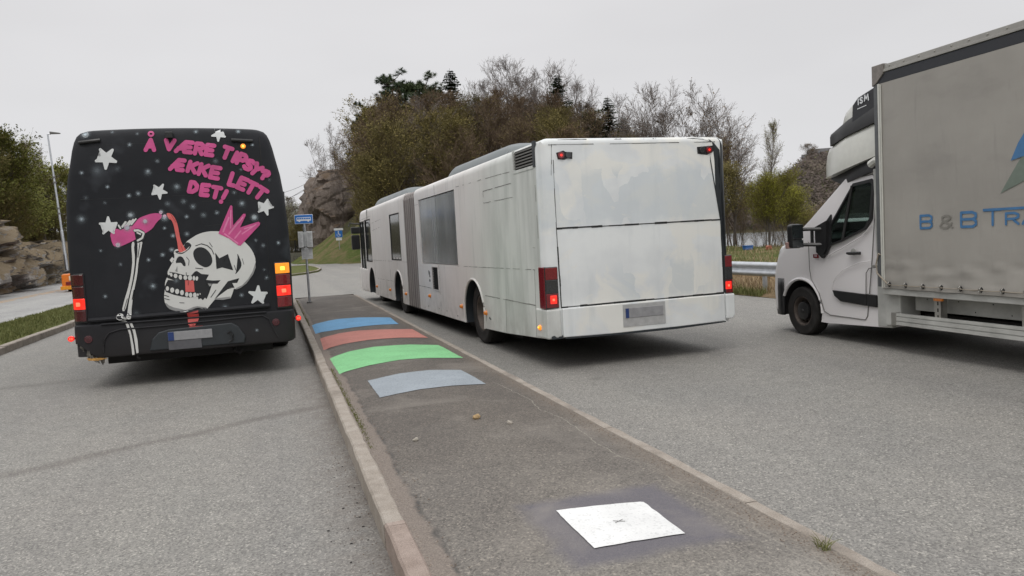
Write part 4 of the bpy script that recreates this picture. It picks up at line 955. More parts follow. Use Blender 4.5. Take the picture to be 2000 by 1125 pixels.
# vents
b = MB(); b.box(.026, .03, .22, .89, 2.45, 2.68); b.build('vent_backing', M['under'], WB)
b = MB()
for k in range(6): b.box(.004, .03, .23, .88, 2.462 + k * .037, 2.478 + k * .037)
b.build('roof_vent_louvre', M['pencil'], WB)
b = MB()
for q in ((.19, .91, 2.405, 2.442), (.895, .925, 2.44, 2.70)): b.box(-.006, .02, *q)
b.build('vent_frame', M['w_side'], WB)
b = MB(); b.box(-.008, .02, .13, .205, 2.42, 2.72); b.build('vent_side_strip', M['dark_body'], WB)
b = MB(); b.box(.026, .031, 5.31, 5.77, .72, 1.14); b.build('vent_backing', M['under'], WB)
b = MB()
for k in range(13): b.box(.004, .03, 5.33, 5.75, .735 + k * .031, .749 + k * .031, 0)
b.build('side_vent_louvre', M['rubber'], WB)
b = MB()
for q in ((5.28, 5.80, 1.135, 1.16), (5.28, 5.80, .70, .72), (5.28, 5.31, .70, 1.16), (5.77, 5.80, .70, 1.16)): b.box(-.008, .02, *q)
b.build('vent_frame', M['w_side'], WB)
b = MB(); b.tube([(0, 5.17, 1.08), (-.03, 5.17, 1.06), (-.03, 5.17, .93), (0, 5.17, .91)], .008, 6); b.build('handle', M['w_side'], WB)
b = MB(); rnd = random.Random(3)
for k in range(5): y, z = 6.02 + rnd.uniform(-.05, .07), .96 + rnd.uniform(-.10, .09); b.prism([(y + rnd.uniform(.02, .06) * math.cos(a), z + rnd.uniform(.02, .05) * math.sin(a)) for a in (0, .9, 1.8, 2.7, 3.6, 4.5, 5.4)], -.0015 - k * .0004, .002)
for k in range(6): y, z = 2.25 + rnd.uniform(-.05, .05), .455 + rnd.uniform(-.015, .01); b.prism([(y + rnd.uniform(.008, .03) * math.cos(a), z + rnd.uniform(.005, .018) * math.sin(a)) for a in (0, .9, 1.8, 2.7, 3.6, 4.5, 5.4)], -.0015 - k * .0004, .002)
for k in range(7): y, z = rnd.choice([rnd.uniform(8.4, 13), rnd.uniform(4, 7)]), rnd.uniform(.30, .42); b.prism([(y + rnd.uniform(.006, .03) * math.cos(a), z + rnd.uniform(.005, .02) * math.sin(a)) for a in (0, .9, 1.8, 2.7, 3.6, 4.5, 5.4)], -.0015 - k * .0002, .002)
b.build('flaked_paint', M['dark_body'], WB)
# seams on the side: short jittered strokes so that the line looks hand-painted over
def seamline(b, p, q, wd=.006, gap=.12, rnd=random.Random(8), x=-.0025, th=.004, ax='x'):
    p, q = Vector(p), Vector(q); L_ = (q - p).length; d = (q - p) / L_; nrm = Vector((-d.y, d.x)); t = 0
    while t < L_:
        s = min(rnd.uniform(.05, .22), L_ - t)
        if rnd.random() > gap:
            w_ = wd * rnd.uniform(.4, 1.2) / 2; o_ = nrm * rnd.uniform(-.002, .002); a, c = p + d * t + o_, p + d * (t + s) + o_
            b.prism([tuple(a - nrm * w_), tuple(c - nrm * w_), tuple(c + nrm * w_), tuple(a + nrm * w_)], x, x + th, ax)
        t += s
b = MB()
for p, q, w_, g_ in [((3.9, 1.185), (.32, 1.2), .006, .3), ((2.44, 1.19), (2.46, .40), .006, .25), ((2.44, .775), (.36, .765), .009, .05), ((1.50, .765), (1.53, .32), .006, .15), ((.34, 1.2), (.38, .36), .006, .15),
                     ((2.27, 2.29), (1.03, 2.30), .009, .1), ((1.03, 2.30), (1.02, 2.12), .006, .4), ((2.27, 2.29), (2.26, 2.12), .007, .1), ((2.26, 2.12), (1.0, 2.12), .006, .2), ((3.87, 2.47), (.95, 2.45), .006, .3),
                     ((.18, 2.4), (.16, 1.45), .006, .4), ((.36, 1.47), (.0, 1.45), .007, .3), ((.36, 1.9), (.36, 1.47), .006, .35), ((6.98, .74), (5.9, .73), .011, .05), ((6.98, 2.36), (6.62, 2.36), .006, .3), ((5.235, 2.62), (5.235, 2.45), .006, .3), ((5.23, 1.18), (5.22, .34), .004, .5), 
                     ((14.9, 1.2), (9.9, 1.2), .006, .2), ((12.6, .72), (9.9, .72), .006, .3), ((11.8, .72), (11.8, .3), .006, .1), ((10.8, .7), (10.8, .3), .006, .1), ((10.2, 1.18), (10.2, .3), .005, .2), ((12.5, 1.2), (12.5, .75), .006, .3), ((12.6, 2.2), (11.2, 2.25), .008, .3), ((12.6, 2.0), (11.4, 2.05), .006, .4), ((8.6, 1.2), (8.12, 1.2), .006, .2), ((14.9, 2.36), (12.8, 2.4), .006, .3)]: seamline(b, p, q, w_, g_)
b.build('panel_seams', M['pencil'], WB)
b = MB()
for k in range(9): b.box(-.004, .01, 13.32, 13.46, 2.345 + k * .03, 2.36 + k * .03)
b.build('front_louvre', M['rubber'], WB)
for y, z, on in ((6.03, .58, 0), (3.76, .53, 0), (2.42, .52, 0), (.20, .51, 1), (8.35, .5, 0), (10.3, .5, 0), (12.3, .5, 0)):
    b = MB(); b.lathe_x([(0, .040), (-.010, .040), (-.014, .034), (-.035, .030), (-.046, .018), (-.048, 0)], 0, y, z, 16); o = b.build('side_marker_lamp', M['amb_on' if on else 'amb_faint'], WB, smooth=True)
    if on: MB().lathe_x([(0, .014), (-.004, .010), (-.005, 0)], -.047, y - .008, z + .006, 8).build('bulb', M['amb_hot'], o)
# roof pods
def pod(y0, y1, x0, x1, z, h, nm_='roof_pod'):
    b = MB(); n = 20; ys = [y0 + (y1 - y0) * i / n for i in range(n + 1)]
    for y in ys:
        t = (y - y0) / (y1 - y0); e = min(1, (1 - abs(2 * t - 1)) * 4.5); hh = h * (math.sin(e * math.pi / 2) ** .7) + .01; r = .16
        for a, c in [(x0, 0), (x0 + .01, .35), (x0 + .05, .7), (x0 + .12, .92), (x0 + .25, 1), ((x0 + x1) / 2, 1.03), (x1 - .25, 1), (x1 - .12, .92), (x1 - .05, .7), (x1 - .01, .35), (x1, 0)]: b.v.append((a, y, z + hh * c))
    k = 11
    b.f = [(i * k + j, i * k + j + 1, (i + 1) * k + j + 1, (i + 1) * k + j) for i in range(n) for j in range(k - 1)] + [tuple(range(k)), tuple(n * k + j for j in range(k - 1, -1, -1))]; b.mi = [0] * len(b.f)
    o = b.build(nm_, M['pod'], WB, smooth=False); shade(o, 40)
    q = MB(); q.box(x0 - .003, x1 + .003, y0 + (y1 - y0) * .45, y0 + (y1 - y0) * .455, z, z + h * .9); return o
pod(1.5, 5.2, .20, 2.2, 2.66, .25); pod(8.3, 13.0, .14, 2.3, 2.63, .22)
# rear end details, x from left, z up; small y = towards the viewer
b = MB(); seamline(b, (.17, 1.68), (2.42, 1.69), .022, 0, random.Random(1), -.003, .006, 'y'); seamline(b, (.172, 1.68), (.185, .75), .017, 0, random.Random(2), -.003, .006, 'y')
seamline(b, (.18, .748), (2.43, .755), .024, 0, random.Random(3), -.003, .006, 'y'); seamline(b, (2.425, 1.69), (2.43, .75), .013, 0, random.Random(4), -.0025, .006, 'y'); seamline(b, (.172, 2.48), (.172, 1.68), .007, .15, random.Random(5), -.0025, .006, 'y')
seamline(b, (2.40, 2.60), (2.42, 1.70), .008, .12, random.Random(6), -.0025, .006, 'y'); seamline(b, (.12, 2.655), (2.38, 2.665), .007, .15, random.Random(7), -.0025, .006, 'y'); seamline(b, (.14, 2.3), (.16, 2.66), .006, .3, random.Random(9), -.0025, .006, 'y')
b.build('rear_panel_seams', M['seam'], WB)
b = MB(); b.prism([(.185, .395), (.185, .737), (2.42, .742), (2.42, .40), (1.7, .385), (.9, .38)], -.035, .02, 'y'); b.build('rear_bumper', M['w_rear'], WB, bevel=.012, seg=3)
b = MB(); b.prism([(2.44, .42), (2.44, .742), (2.575, .742), (2.575, .47), (2.54, .42)], -.03, .5, 'y'); b.build('bumper_corner', M['w_rear'], WB, bevel=.02, seg=3)
b = MB(); b.prism([(-.015, .385), (-.015, .735), (.163, .735), (.168, .395)], -.03, .34, 'y'); b.build('bumper_corner', M['w_side'], WB, bevel=.02, seg=3)
b = MB(); rnd = random.Random(12)
pts = [(.03, .385)] + [(.03 + .145 * k / 7, .39 + rnd.uniform(.008, .05)) for k in range(8)] + [(.175, .385)]; b.prism(pts, -.034, -.03, 'y'); b.prism([(.2, .378), (.9, .362), (1.7, .362), (2.42, .385), (2.42, .397), (1.7, .392), (.9, .388), (.2, .39)], -.039, -.03, 'y')
b.build('bumper_dirt_edge', M['dark_body'], WB)
b = MB(); x0 = 2.415
pts = [(2.435, .76), (2.435, 1.3)] + [(2.425 + .018 * math.sin(k * 1.9), 1.3 + k * .09) for k in range(15)] + [(2.36, 2.655), (2.20, 2.70), (1.98, 2.715), (2.25, 2.732), (2.43, 2.72), (2.50, 2.62), (2.552, 2.4), (2.552, .76)]
q = MB(); bm = bmesh.new(); f = bm.faces.new([bm.verts.new((x, 0, z)) for x, z in pts]); bmesh.ops.triangulate(bm, faces=[f])
for t in [2.3, 2.4, 2.42, 2.44, 2.46, 2.48, 2.5, 2.52, 2.535]: bmesh.ops.bisect_plane(bm, geom=bm.verts[:] + bm.edges[:] + bm.faces[:], plane_co=(t, 0, 0), plane_no=(1, 0, 0))
def wr_y(x, z):
    e = max(0, x - (W - .13)); y = .13 - math.sqrt(max(0, .13 ** 2 - min(e, .13) ** 2)); e2 = max(0, z - 2.665); return y + (.07 - math.sqrt(max(0, .07 ** 2 - min(e2, .07) ** 2)))
for v in bm.verts: v.co.y = wr_y(v.co.x, v.co.z) - .003
me = bpy.data.meshes.new('unpainted_edge'); bm.to_mesh(me); bm.free(); me.materials.append(M['dark_body']); link('unpainted_edge', me, WB)
b = MB(); rnd = random.Random(5)
for a, c in ((.25, .62), (.95, 1.1), (1.35, 1.42), (1.5, 1.56)):
    pts = [(a, 2.70)] + [(a + (c - a) * k / 5, 2.70 + rnd.uniform(.002, .022)) for k in range(6)] + [(c, 2.70), ((a + c) / 2, 2.695)]; b.prism(pts, .018, .03, 'y')
b.build('bare_roof_edge', M['dark_body'], WB)
# tail lamps
def lamp(x0, x1, side):
    root = MB(); root.box(x0, x1, -.012, .08, .745, 1.235); hs_ = root.build('tail_light', M['smoke'], WB, bevel=.008)
    for z0, z1, m_, nm_ in ((1.085, 1.225, 'red_off', 'red_lens'), (.925, 1.08, 'smoke', 'smoked_lens'), (.755, .92, 'red_off', 'brake_lens')): MB().box(x0 + .008, x1 - .008, -.02, .05, z0, z1).build(nm_, M[m_], hs_, bevel=.004)
    cx = (x0 + x1) / 2 + .012 * side; MB().box(cx - .042, cx + .042, -.026, -.01, .80, .90).build('lit_lens', M['red_on'], hs_, bevel=.006)
    MB().box(cx - .016, cx + .012, -.029, -.02, .835, .862).build('bulb', M['red_hot'], hs_)
    return hs_
lamp(-.012, .155, 1); lamp(2.448, 2.562, -1)
MB().box(-.02, .02, .0, .17, .745, 1.235).build('lamp_side_lens', M['red_off'], WB, bevel=.006)
for cx, cz, s in ((.315, 2.53, -1), (2.235, 2.565, 1)):
    b = MB(); b.prism([(cx - .10, cz + .03), (cx - .085, cz - .045), (cx, cz - .052), (cx + .04, cz - .035), (cx + .10, cz - .045), (cx + .105, cz + .035), (cx + .02, cz + .04), (cx - .01, cz + .055)] if s < 0 else [(cx - .12, cz + .04), (cx - .115, cz - .045), (cx + .02, cz - .06), (cx + .10, cz - .03), (cx + .14, cz + .02), (cx + .11, cz + .055), (cx - .02, cz + .045)], -.004, .01, 'y'); up = b.build('upper_lamp', M['plastic'], WB)
    MB().prism(ngon(cx + s * .045, cz, .040, 20), -.022, 0, 'y').build('red_lens', M['red_off'], up, bevel=.004); MB().prism(ngon(cx + s * .045, cz, .016, 12), -.026, -.02, 'y').build('bulb', M['red_on'], up)
    MB().prism(ngon(cx - s * .05, cz, .038, 20), -.018, 0, 'y').build('smoked_lens', M['smoke'], up, bevel=.004)
b = MB(); b.box(1.00, 1.52, -.048, -.036, .555, .675); pl = b.build('licence_plate', M['plate'], WB, bevel=.004); MB().box(1.002, 1.045, -.051, -.047, .557, .673).build('blue_band', M['plate_b'], pl)
b = MB(); b.box(.97, 1.55, -.042, -.036, .45, .72); b.build('plate_backing', plain('dull_plate_backing', (.40, .40, .40), .6), WB)
# mirror at the far front
b = MB(); b.tube([(.05, 15.0, 2.25), (-.25, 15.2, 2.3), (-.30, 15.15, 2.2)], .025, 6); mr = b.build('mirror_arm', M['plastic'], WB)
MB().box(-.24, .02, 15.05, 15.22, 1.98, 2.18).build('mirror', M['plastic'], WB, bevel=.03); MB().box(-.24, .0, 15.05, 15.22, 1.50, 1.94).build('mirror', M['plastic'], WB, bevel=.03)
b = MB(); b.prism([(13.85, .30), (15.2, .28), (15.33, .45), (15.33, .95), (13.9, .92)], -.012, .05); b.build('front_bumper', M['w_side'], WB, bevel=.02)

# ================================================================ BLACK COACH
YB = 10.5; XB = -1.075
BB_ = thing('painted_coach', 'matt black bus with a spray-painted drinking skull, white stars and pink lettering on its rear', 'bus', (XB, YB, 0))
ZR = [(.80, 1.305, .0), (1.1, 1.308, .0), (1.45, 1.316, .0), (1.9, 1.312, .010), (2.3, 1.29, .022), (2.6, 1.255, .035), (2.8, 1.212, .045), (2.95, 1.182, .055), (3.05, 1.155, .068), (3.12, 1.125, .085), (3.16, 1.09, .115), (3.185, 1.04, .17), (3.20, .95, .28), (3.205, .8, .48)]
def zr_(z):
    if z <= ZR[0][0]: return ZR[0][1:]
    for (a, w0, y0), (c, w1, y1) in zip(ZR, ZR[1:]):
        if z <= c: t = (z - a) / (c - a); return w0 + (w1 - w0) * t, y0 + (y1 - y0) * t
    return ZR[-1][1:]
RC = .15
def lift(x, z): return .035 * (1 - (x / 1.3) ** 2) * sstep((z - 2.5) / .5)
def bulge(x, w): return .045 * (x / w) ** 2
def by(x, z):
    z -= lift(x, z)
    if z < .815: w, y = 1.305, -.055
    else: w, y = zr_(z)
    e = min(RC, max(0, abs(x) - (w - RC))); return y + bulge(x, w) + RC - math.sqrt(max(1e-6, RC ** 2 - e ** 2))
def loft(rows, L_):
    b = MB(); N_ = 0
    for z, w, y in rows:
        sec = []
        for k in range(7): a = RAD(90 * k / 6); sec.append((-(w - RC) - RC * math.cos(a), y + bulge(w - RC * .5, w) + RC - RC * math.sin(a)))
        for k in range(1, 24): x = -(w - RC) + 2 * (w - RC) * k / 24; sec.append((x, y + bulge(x, w)))
        sec2 = [(-w, L_), (-w, L_ * .5)] + sec + [(-x, y_) for x, y_ in reversed(sec[:7])] + [(w, L_ * .5), (w, L_)]
        N_ = len(sec2); b.v += [(x, y_, z + lift(x, z)) for x, y_ in sec2]
    R_n = len(rows)
    b.f = [(j * N_ + i, j * N_ + i + 1, (j + 1) * N_ + i + 1, (j + 1) * N_ + i) for j in range(R_n - 1) for i in range(N_ - 1)] + [((R_n - 1) * N_ + i, (R_n - 1) * N_ + i + 1, (R_n - 1) * N_ + N_ - 2 - i, (R_n - 1) * N_ + N_ - 1 - i) for i in range(N_ // 2 - 1)]
    b.f += [tuple(range(N_ - 1, -1, -1)), tuple([j * N_ for j in range(R_n)] + [j * N_ + N_ - 1 for j in range(R_n - 1, -1, -1)])]
    b.mi = [0] * len(b.f); return b
rows = [(z, w, y) for z, w, y in [(z,) + zr_(z) for z in [.42, .6, .8, .95, 1.1, 1.3, 1.5, 1.7, 1.9, 2.1, 2.3, 2.45, 2.6, 2.7, 2.8, 2.88, 2.95, 3.0, 3.05, 3.085, 3.12, 3.14, 3.16, 3.173, 3.185, 3.193, 3.20, 3.205]]]
cb = loft(rows, 11.8).build('body', M['b_body'], BB_)
wells = [MB().box(s * 1.5, s * .82, 2.55, 3.75, .2, .98) for s in (-1, 1)] + [MB().box(s * 1.5, s * .82, 8.9, 10.0, .2, .98) for s in (-1, 1)]
for c in wells:
    if min(v[0] for v in c.v) > 0 or True: pass
carve(cb, [MB().box(min(s * 1.5, s * .82), max(s * 1.5, s * .82), a, c_, .1, .98) for s in (-1, 1) for a, c_ in ((2.5, 3.6), (8.9, 10.0))]); shade(cb, 40)
# side windows (one dark band each side and a windscreen)
for s in (-1, 1): MB().box(min(s * 1.299, s * 1.315), max(s * 1.299, s * 1.315), 1.2, 11.2, 1.55, 2.45).build('side_window', M['dkglass'], BB_)
# bumper
b = MB(); rowsb = [(.395, 1.26, -.02), (.41, 1.285, -.045), (.45, 1.305, -.055), (.60, 1.308, -.055), (.74, 1.308, -.055), (.80, 1.305, -.05), (.815, 1.30, -.03), (.82, 1.28, .02)]
bp_ = loft(rowsb, 1.6); bp = bp_.build('rear_bumper', M['b_body'], BB_)
carve(bp, [MB().prism([(-1.5, .30), (-1.5, .60), (-1.26, .585), (-1.19, .53), (-1.15, .50), (-1.10, .445), (-1.05, .42), (-1.03, .36), (-1.0, .30)], -.3, .3, 'y')]); shade(bp, 35)
b = MB(); rnd = random.Random(21)
for k in range(16):
    x = -1.27 + .26 * rnd.random(); z = .58 - (x + 1.27) * .75 + rnd.uniform(-.07, .02); s = rnd.uniform(.03, .09)
    b.prism([(x, z + s), (x + rnd.uniform(.01, .05), z + rnd.uniform(-.02, .02)), (x + rnd.uniform(-.01, .05), z - s), (x - rnd.uniform(.01, .03), z)], -.07 + k * .006 + (0.12 if x < -1.2 else .03), -.06 + k * .006 + (.12 if x < -1.2 else .03), 'y')
b.build('torn_bumper_corner', plain('torn_plastic', (.13, .12, .105), .8, var=.6, vs=30), BB_)
b = MB(); b.prism([(-1.17, .405), (-1.02, .40), (-.95, .385), (-1.05, .372), (-1.15, .38)], -.03, .02, 'y'); b.build('rusty_bracket', plain('orange_rust', (.45, .24, .06), .7, var=.4, vs=40), BB_)
b = MB(); b.tube([(-.62, .02, .42), (-.61, 0, .36), (-.58, 0, .35)], .012, 6); b.tube([(.55, .25, .40), (.52, .2, .32), (.58, .2, .28), (.62, .22, .33)], .02, 6); b.build('hook', M['rubber'], BB_)
# bumper relief: ledge, side creases, recess round the plate
def onbus(b, pts, off, r=.006, n=5, m_=0):
    q = []
    for (a, c), (d, e_) in zip(pts, pts[1:]):
        k = max(1, int(math.hypot(d - a, e_ - c) / .06))
        for t in range(k): x, z = a + (d - a) * t / k, c + (e_ - c) * t / k; q.append((x, by(x, z) + off, z))
    x, z = pts[-1]; q.append((x, by(x, z) + off, z)); b.tube(q, r, n, m_)
b = MB(); onbus(b, [(-1.12, .868), (-.5, .872), (.4, .885), (1.0, .89)], -.016, .030, 8); onbus(b, [(-.98, .812), (.95, .812)], -.004, .012, 6); o = b.build('bumper_ledge', M['b_body'], BB_); shade(o)
b = MB(); onbus(b, [(-.98, .46), (-.96, .62), (-.90, .70), (-.78, .735), (-.2, .74), (.6, .765), (.9, .77), (.98, .72), (1.02, .60), (1.08, .47)], -.004, .011, 6); o = b.build('bumper_crease', M['b_body'], BB_); shade(o)
b = MB(); b.prism([(-.46, .44), (-.42, .58), (-.34, .66), (-.22, .69), (.52, .71), (.60, .66), (.68, .52), (.66, .44)], -.065, -.0, 'y'); o = b.build('plate_recess', M['dark_body'], BB_, bevel=.012)
b = MB(); b.box(-.235, .285, -.082, -.066, .545, .655); pl = b.build('licence_plate', M['plate'], BB_, bevel=.004); MB().box(-.233, -.165, -.085, -.08, .547, .653).build('blue_band', M['plate_b'], pl)
b = MB(); b.box(-.235, .15, -.078, -.066, .43, .54); b.build('lower_plate', M['plate_d'], BB_)
b = MB(); b.tube([(.47, -.075, .58), (.50, -.10, .60), (.53, -.10, .56), (.52, -.09, .49), (.48, -.075, .47)], .014, 6); b.build('handle', M['plastic'], BB_)
# tail lamp clusters
def bcluster(x0, x1, states, side):
    hb = MB(); xa, xb = min(x0, x1) - .012, max(x0, x1) + .012; hx = [xa + (xb - xa) * k / 4 for k in range(5)]
    hb.add([(x, by(x, 1.1) - o_, zz) for x in hx for o_, zz in ((.010, .835), (.010, 1.45), (-.06, 1.45), (-.06, .835))], [(i * 4 + k, i * 4 + (k + 1) % 4, (i + 1) * 4 + (k + 1) % 4, (i + 1) * 4 + k) for i in range(4) for k in range(4)] + [(0, 1, 2, 3), (19, 18, 17, 16)]); hz = hb.build('tail_light', M['plastic'], BB_, bevel=.01)
    z = 1.435
    for st in states:
        mt = {'d': 'red_dk', 'r': 'red_off', 'R': 'red_on', 'A': 'amb_on'}[st]; le = MB()
        xs_ = [min(x0, x1) + abs(x1 - x0) * k / 4 for k in range(5)]
        vs = [(x, by(x, 1.1) - o_, zz) for x in xs_ for o_, zz in ((.02, z - .135), (.02, z), (-.05, z), (-.05, z - .135))]
        fs = [(i * 4 + k, i * 4 + (k + 1) % 4, (i + 1) * 4 + (k + 1) % 4, (i + 1) * 4 + k) for i in range(4) for k in range(4)] + [(0, 1, 2, 3), (19, 18, 17, 16)]
        le.add(vs, fs); l_ = le.build({'A': 'indicator_lens', 'R': 'brake_lens'}.get(st, 'red_lens'), M[mt], hz, bevel=.006)
        if st in 'RA':
            cx = (x0 + x1) / 2; yy = by(cx, 1.1); MB().box(cx - .03, cx + .03, yy - .0265, yy - .010, z - .095, z - .045).build('bulb', M['red_hot' if st == 'R' else 'amb_hot'], l_, bevel=.007, seg=3)
        z -= .147
bcluster(-1.292, -1.145, 'ddRd', -1); bcluster(1.105, 1.285, 'ArRr', 1)
for s, on in ((-1, 1), (1, 1)):
    b = MB(); cx = -1.345 if s < 0 else 1.355; cz = .655 if s < 0 else .69
    b.tube([(s * 1.27, .12, cz), (cx, .10, cz)], .014, 6); o = b.build('side_marker', M['rubber'], BB_)
    MB().prism(ngon(cx, cz, .035, 20), .06, .115, 'y').build('red_lens', M['red_on'], o, bevel=.006)
    q = MB()
    for a in (-.012, .004, .016): q.box(cx + a - .003, cx + a + .003, .056, .06, cz - .014, cz + .014)
    q.build('bulb', M['red_hot'], o)
for cx, cz in ((-1.135, .64), (1.065, .668)):
    y = by(cx, cz); o = MB().prism(ngon(cx, cz, .047, 24), y - .008, y + .05, 'y').build('reflector', M['red_dk'], BB_, bevel=.006)
    MB().prism(ngon(cx, cz, .026, 18), y - .012, y, 'y').build('reflector_centre', M['red_dk'], o, bevel=.004)
for x0, x1, z0, z1 in ((-1.075, -.83, 3.045, 3.07), (.685, .945, 3.05, 3.035)):
    b = MB()
    pts = [(x0 + (x1 - x0) * k / 6, z0 + (z1 - z0) * k / 6) for k in range(7)]
    b.tube([(x, by(x, z) - .012, z) for x, z in pts], .020, 6); o = b.build('air_slot_lip', M['plastic'], BB_); shade(o)
    b = MB(); b.tube([(x, by(x, z) - .022, z - .012) for x, z in pts], .012, 5); b.build('air_slot', M['under'], BB_)
b = MB(); b.box(-.085, .0, -.0, .16, 3.075, 3.15); b.tube([(-.10, .09, 3.085), (.10, .09, 3.065)], .010, 5); b.build('reversing_camera', M['plastic'], BB_, bevel=.012)
cx, cz = .823, 2.965; y = by(cx, cz); o = MB().prism(ngon(cx, cz, .032, 20), y - .02, y + .05, 'y').build('high_indicator', M['amb_on'], BB_, bevel=.006); MB().prism(ngon(cx, cz, .014, 10), y - .024, y, 'y').build('bulb', M['amb_hot'], o)
b = MB(); onbus(b, [(1.03, 3.08), (1.03, 2.32), (1.035, 1.2), (1.03, .9)], .0035, .006, 4); onbus(b, [(-1.1, 2.345), (0, 2.355), (1.03, 2.36)], .0035, .005, 4); onbus(b, [(-1.05, 3.0), (.95, 3.05)], .0035, .005, 4); onbus(b, [(-1.05, 2.34), (-1.03, .9)], .0035, .004, 4)
onbus(b, [(.28, 2.27), (.94, 2.28), (.95, 2.0), (.28, 1.96)], .003, .005, 4); b.build('panel_seams', M['seam'], BB_)
b = MB()
for s in (-1, 1):
    for z in (1.5, 1.58, 1.66, 1.9): b.box(min(s * 1.27, s * 1.30), max(s * 1.27, s * 1.30), .32, .36, z, z + .02)
b.build('hinge', M['plastic'], BB_)
b = MB(); b.box(-1.0, 1.0, .3, 11, .28, .46); b.box(-.35, .5, .25, 1.4, .32, .46); b.box(-.75, -.3, .35, .6, .33, .36)
for k in range(6): b.box(-.8 + k * .25, -.65 + k * .25, .8 + k * .4, 1.3 + k * .4, .22, .34)
b.build('underbody', M['under'], BB_); MB().box(-.36, .52, .28, .34, .35, .40).build('rear_crossmember', plain('rusty_steel', (.09, .07, .055), .8, var=.4), BB_)
b = MB(); b.tube([(-.95, .3, .40), (-.45, .32, .39)], .022, 8); b.build('exhaust_pipe', M['steel'], BB_)
for y in (3.05, 9.45):
    for s in (-1, 1): wheel(BB_, s * 1.10, y, .48, .48, .28, s)
    for s in (-1, 1):
        if y < 5: wheel(BB_, s * .78, y, .48, .48, .26, s)
    b = MB(); b.tube([(-1, y, .46), (1, y, .46)], .1, 8); b.build('axle', M['under'], BB_)
for s in (-1, 1): MB().box(s * .98 - .22, s * .98 + .22, 3.62, 3.66, .14, .45).build('mudflap', M['rubber'], BB_)

# ---- the painting, traced in zoomed picture units and carried onto the curved rear wall
def Z1(u, v): return 100 + u / 3.846, 220 + v / 3.846
def Z2(u, v): return 100 + u / 3.846, 480 + v / 3.846
def Z4(u, v): return 200 + u / 3.5156, 380 + v / 3.5156
def busxz(px, py):
    y = 0
    for _ in range(4): p = at_y(px, py, YB + y); y = by(p.x - XB, p.z)
    return p.x - XB, p.z
ART = MB(); CUR = [ART]
def flush(name):
    b = CUR[0]; o = b.build(name, ART_M, BB_, fix=False); CUR[0] = MB(); return o
ART_M = [M[k] for k in ('s_pink', 's_pink2', 's_bone', 's_black', 's_grey', 's_coral', 's_red', 's_star', 's_glow')]
LAYER = [0]
def art(pts, mi, Z, layer, raw=False):
    q = [busxz(*Z(*p)) for p in pts] if not raw else pts
    LAYER[0] = (LAYER[0] + 1) % 9; off = .004 + layer * .0013 + LAYER[0] * .00013
    bm = bmesh.new()
    try: f = bm.faces.new([bm.verts.new((x, 0, z)) for x, z in q])
    except Exception: bm.free(); return
    bmesh.ops.triangulate(bm, faces=[f])
    xs_ = [p[0] for p in q]; zs_ = [p[1] for p in q]
    for ax, lo, hi, st in ((0, min(xs_), max(xs_), .07), (2, min(zs_), max(zs_), .07)):
        t = math.ceil(lo / st) * st
        while t < hi:
            co = [0, 0, 0]; no = [0, 0, 0]; co[ax] = t; no[ax] = 1; bmesh.ops.bisect_plane(bm, geom=bm.verts[:] + bm.edges[:] + bm.faces[:], plane_co=co, plane_no=no); t += st
    if min(zs_) < .815 < max(zs_): 
        for t in (.812, .818, .84, .90): bmesh.ops.bisect_plane(bm, geom=bm.verts[:] + bm.edges[:] + bm.faces[:], plane_co=(0, 0, t), plane_no=(0, 0, 1))
    bm.normal_update(); vs = []
    for v in bm.verts:
        x, z = v.co.x, v.co.z; y = by(x, z)
        if .838 < z < .902 and x > -1.12: y = min(y, by(x, z) - .016 - math.sqrt(max(0, .033 ** 2 - (z - .872 - .008 * (x + 1.1)) ** 2)))
        vs.append((x, y - off, z))
    bm.verts.index_update(); CUR[0].add(vs, [tuple(v.index for v in f.verts) if f.normal.y < 0 else tuple(v.index for v in reversed(f.verts)) for f in bm.faces], mi); bm.free()
def smooth_poly(p, it=1):
    for _ in range(it): p = [q for i in range(len(p)) for q in ((p[i][0] * .75 + p[(i + 1) % len(p)][0] * .25, p[i][1] * .75 + p[(i + 1) % len(p)][1] * .25), (p[i][0] * .25 + p[(i + 1) % len(p)][0] * .75, p[i][1] * .25 + p[(i + 1) % len(p)][1] * .75))]
    return p
def capsule(a, c, w, n=6):
    ang = math.atan2(c[1] - a[1], c[0] - a[0]); return [(c[0] + w / 2 * math.cos(ang - math.pi / 2 + math.pi * k / n), c[1] + w / 2 * math.sin(ang - math.pi / 2 + math.pi * k / n)) for k in range(n + 1)] + [(a[0] + w / 2 * math.cos(ang + math.pi / 2 + math.pi * k / n), a[1] + w / 2 * math.sin(ang + math.pi / 2 + math.pi * k / n)) for k in range(n + 1)]
def oval(cx, cy, rx, ry, rot=0, n=14): c, s = math.cos(RAD(rot)), math.sin(RAD(rot)); return [(cx + rx * math.cos(t) * c - ry * math.sin(t) * s, cy + rx * math.cos(t) * s + ry * math.sin(t) * c) for t in [2 * math.pi * k / n for k in range(n)]]
def star(cx, cy, R, rot, Z, inner=.46):
    p = []
    for k in range(10):
        a = RAD(rot + 36 * k); r = R * (1 if k % 2 == 0 else inner)
        if k % 2 == 0:
            for d in (-5.5, 0, 5.5): p.append((cx + r * (1 if d == 0 else .97) * math.cos(a + RAD(d)), cy + r * (1 if d == 0 else .97) * math.sin(a + RAD(d))))
        else: p.append((cx + r * math.cos(a), cy + r * math.sin(a)))
    art(p, 7, Z, 2)
for s in ((413, 342, 88, 92, Z1), (812, 590, 64, 84, Z1), (1258, 162, 58, 94, Z1), (430, 852, 74, 268, Z1), (1607, 710, 66, 72, Z1), (1553, 372, 76, 272, Z2)): star(*s); flush('painted_star')
for cx, cy, r in ((258, 165, 24), (592, 770, 14), (1525, 785, 18)): art(oval(cx, cy, r, r), 4, Z1, 0)
A_ = [(.5, 0), (1, 1)], [(.5, 0), (0, 1)], [(.2, .64), (.8, .64)]
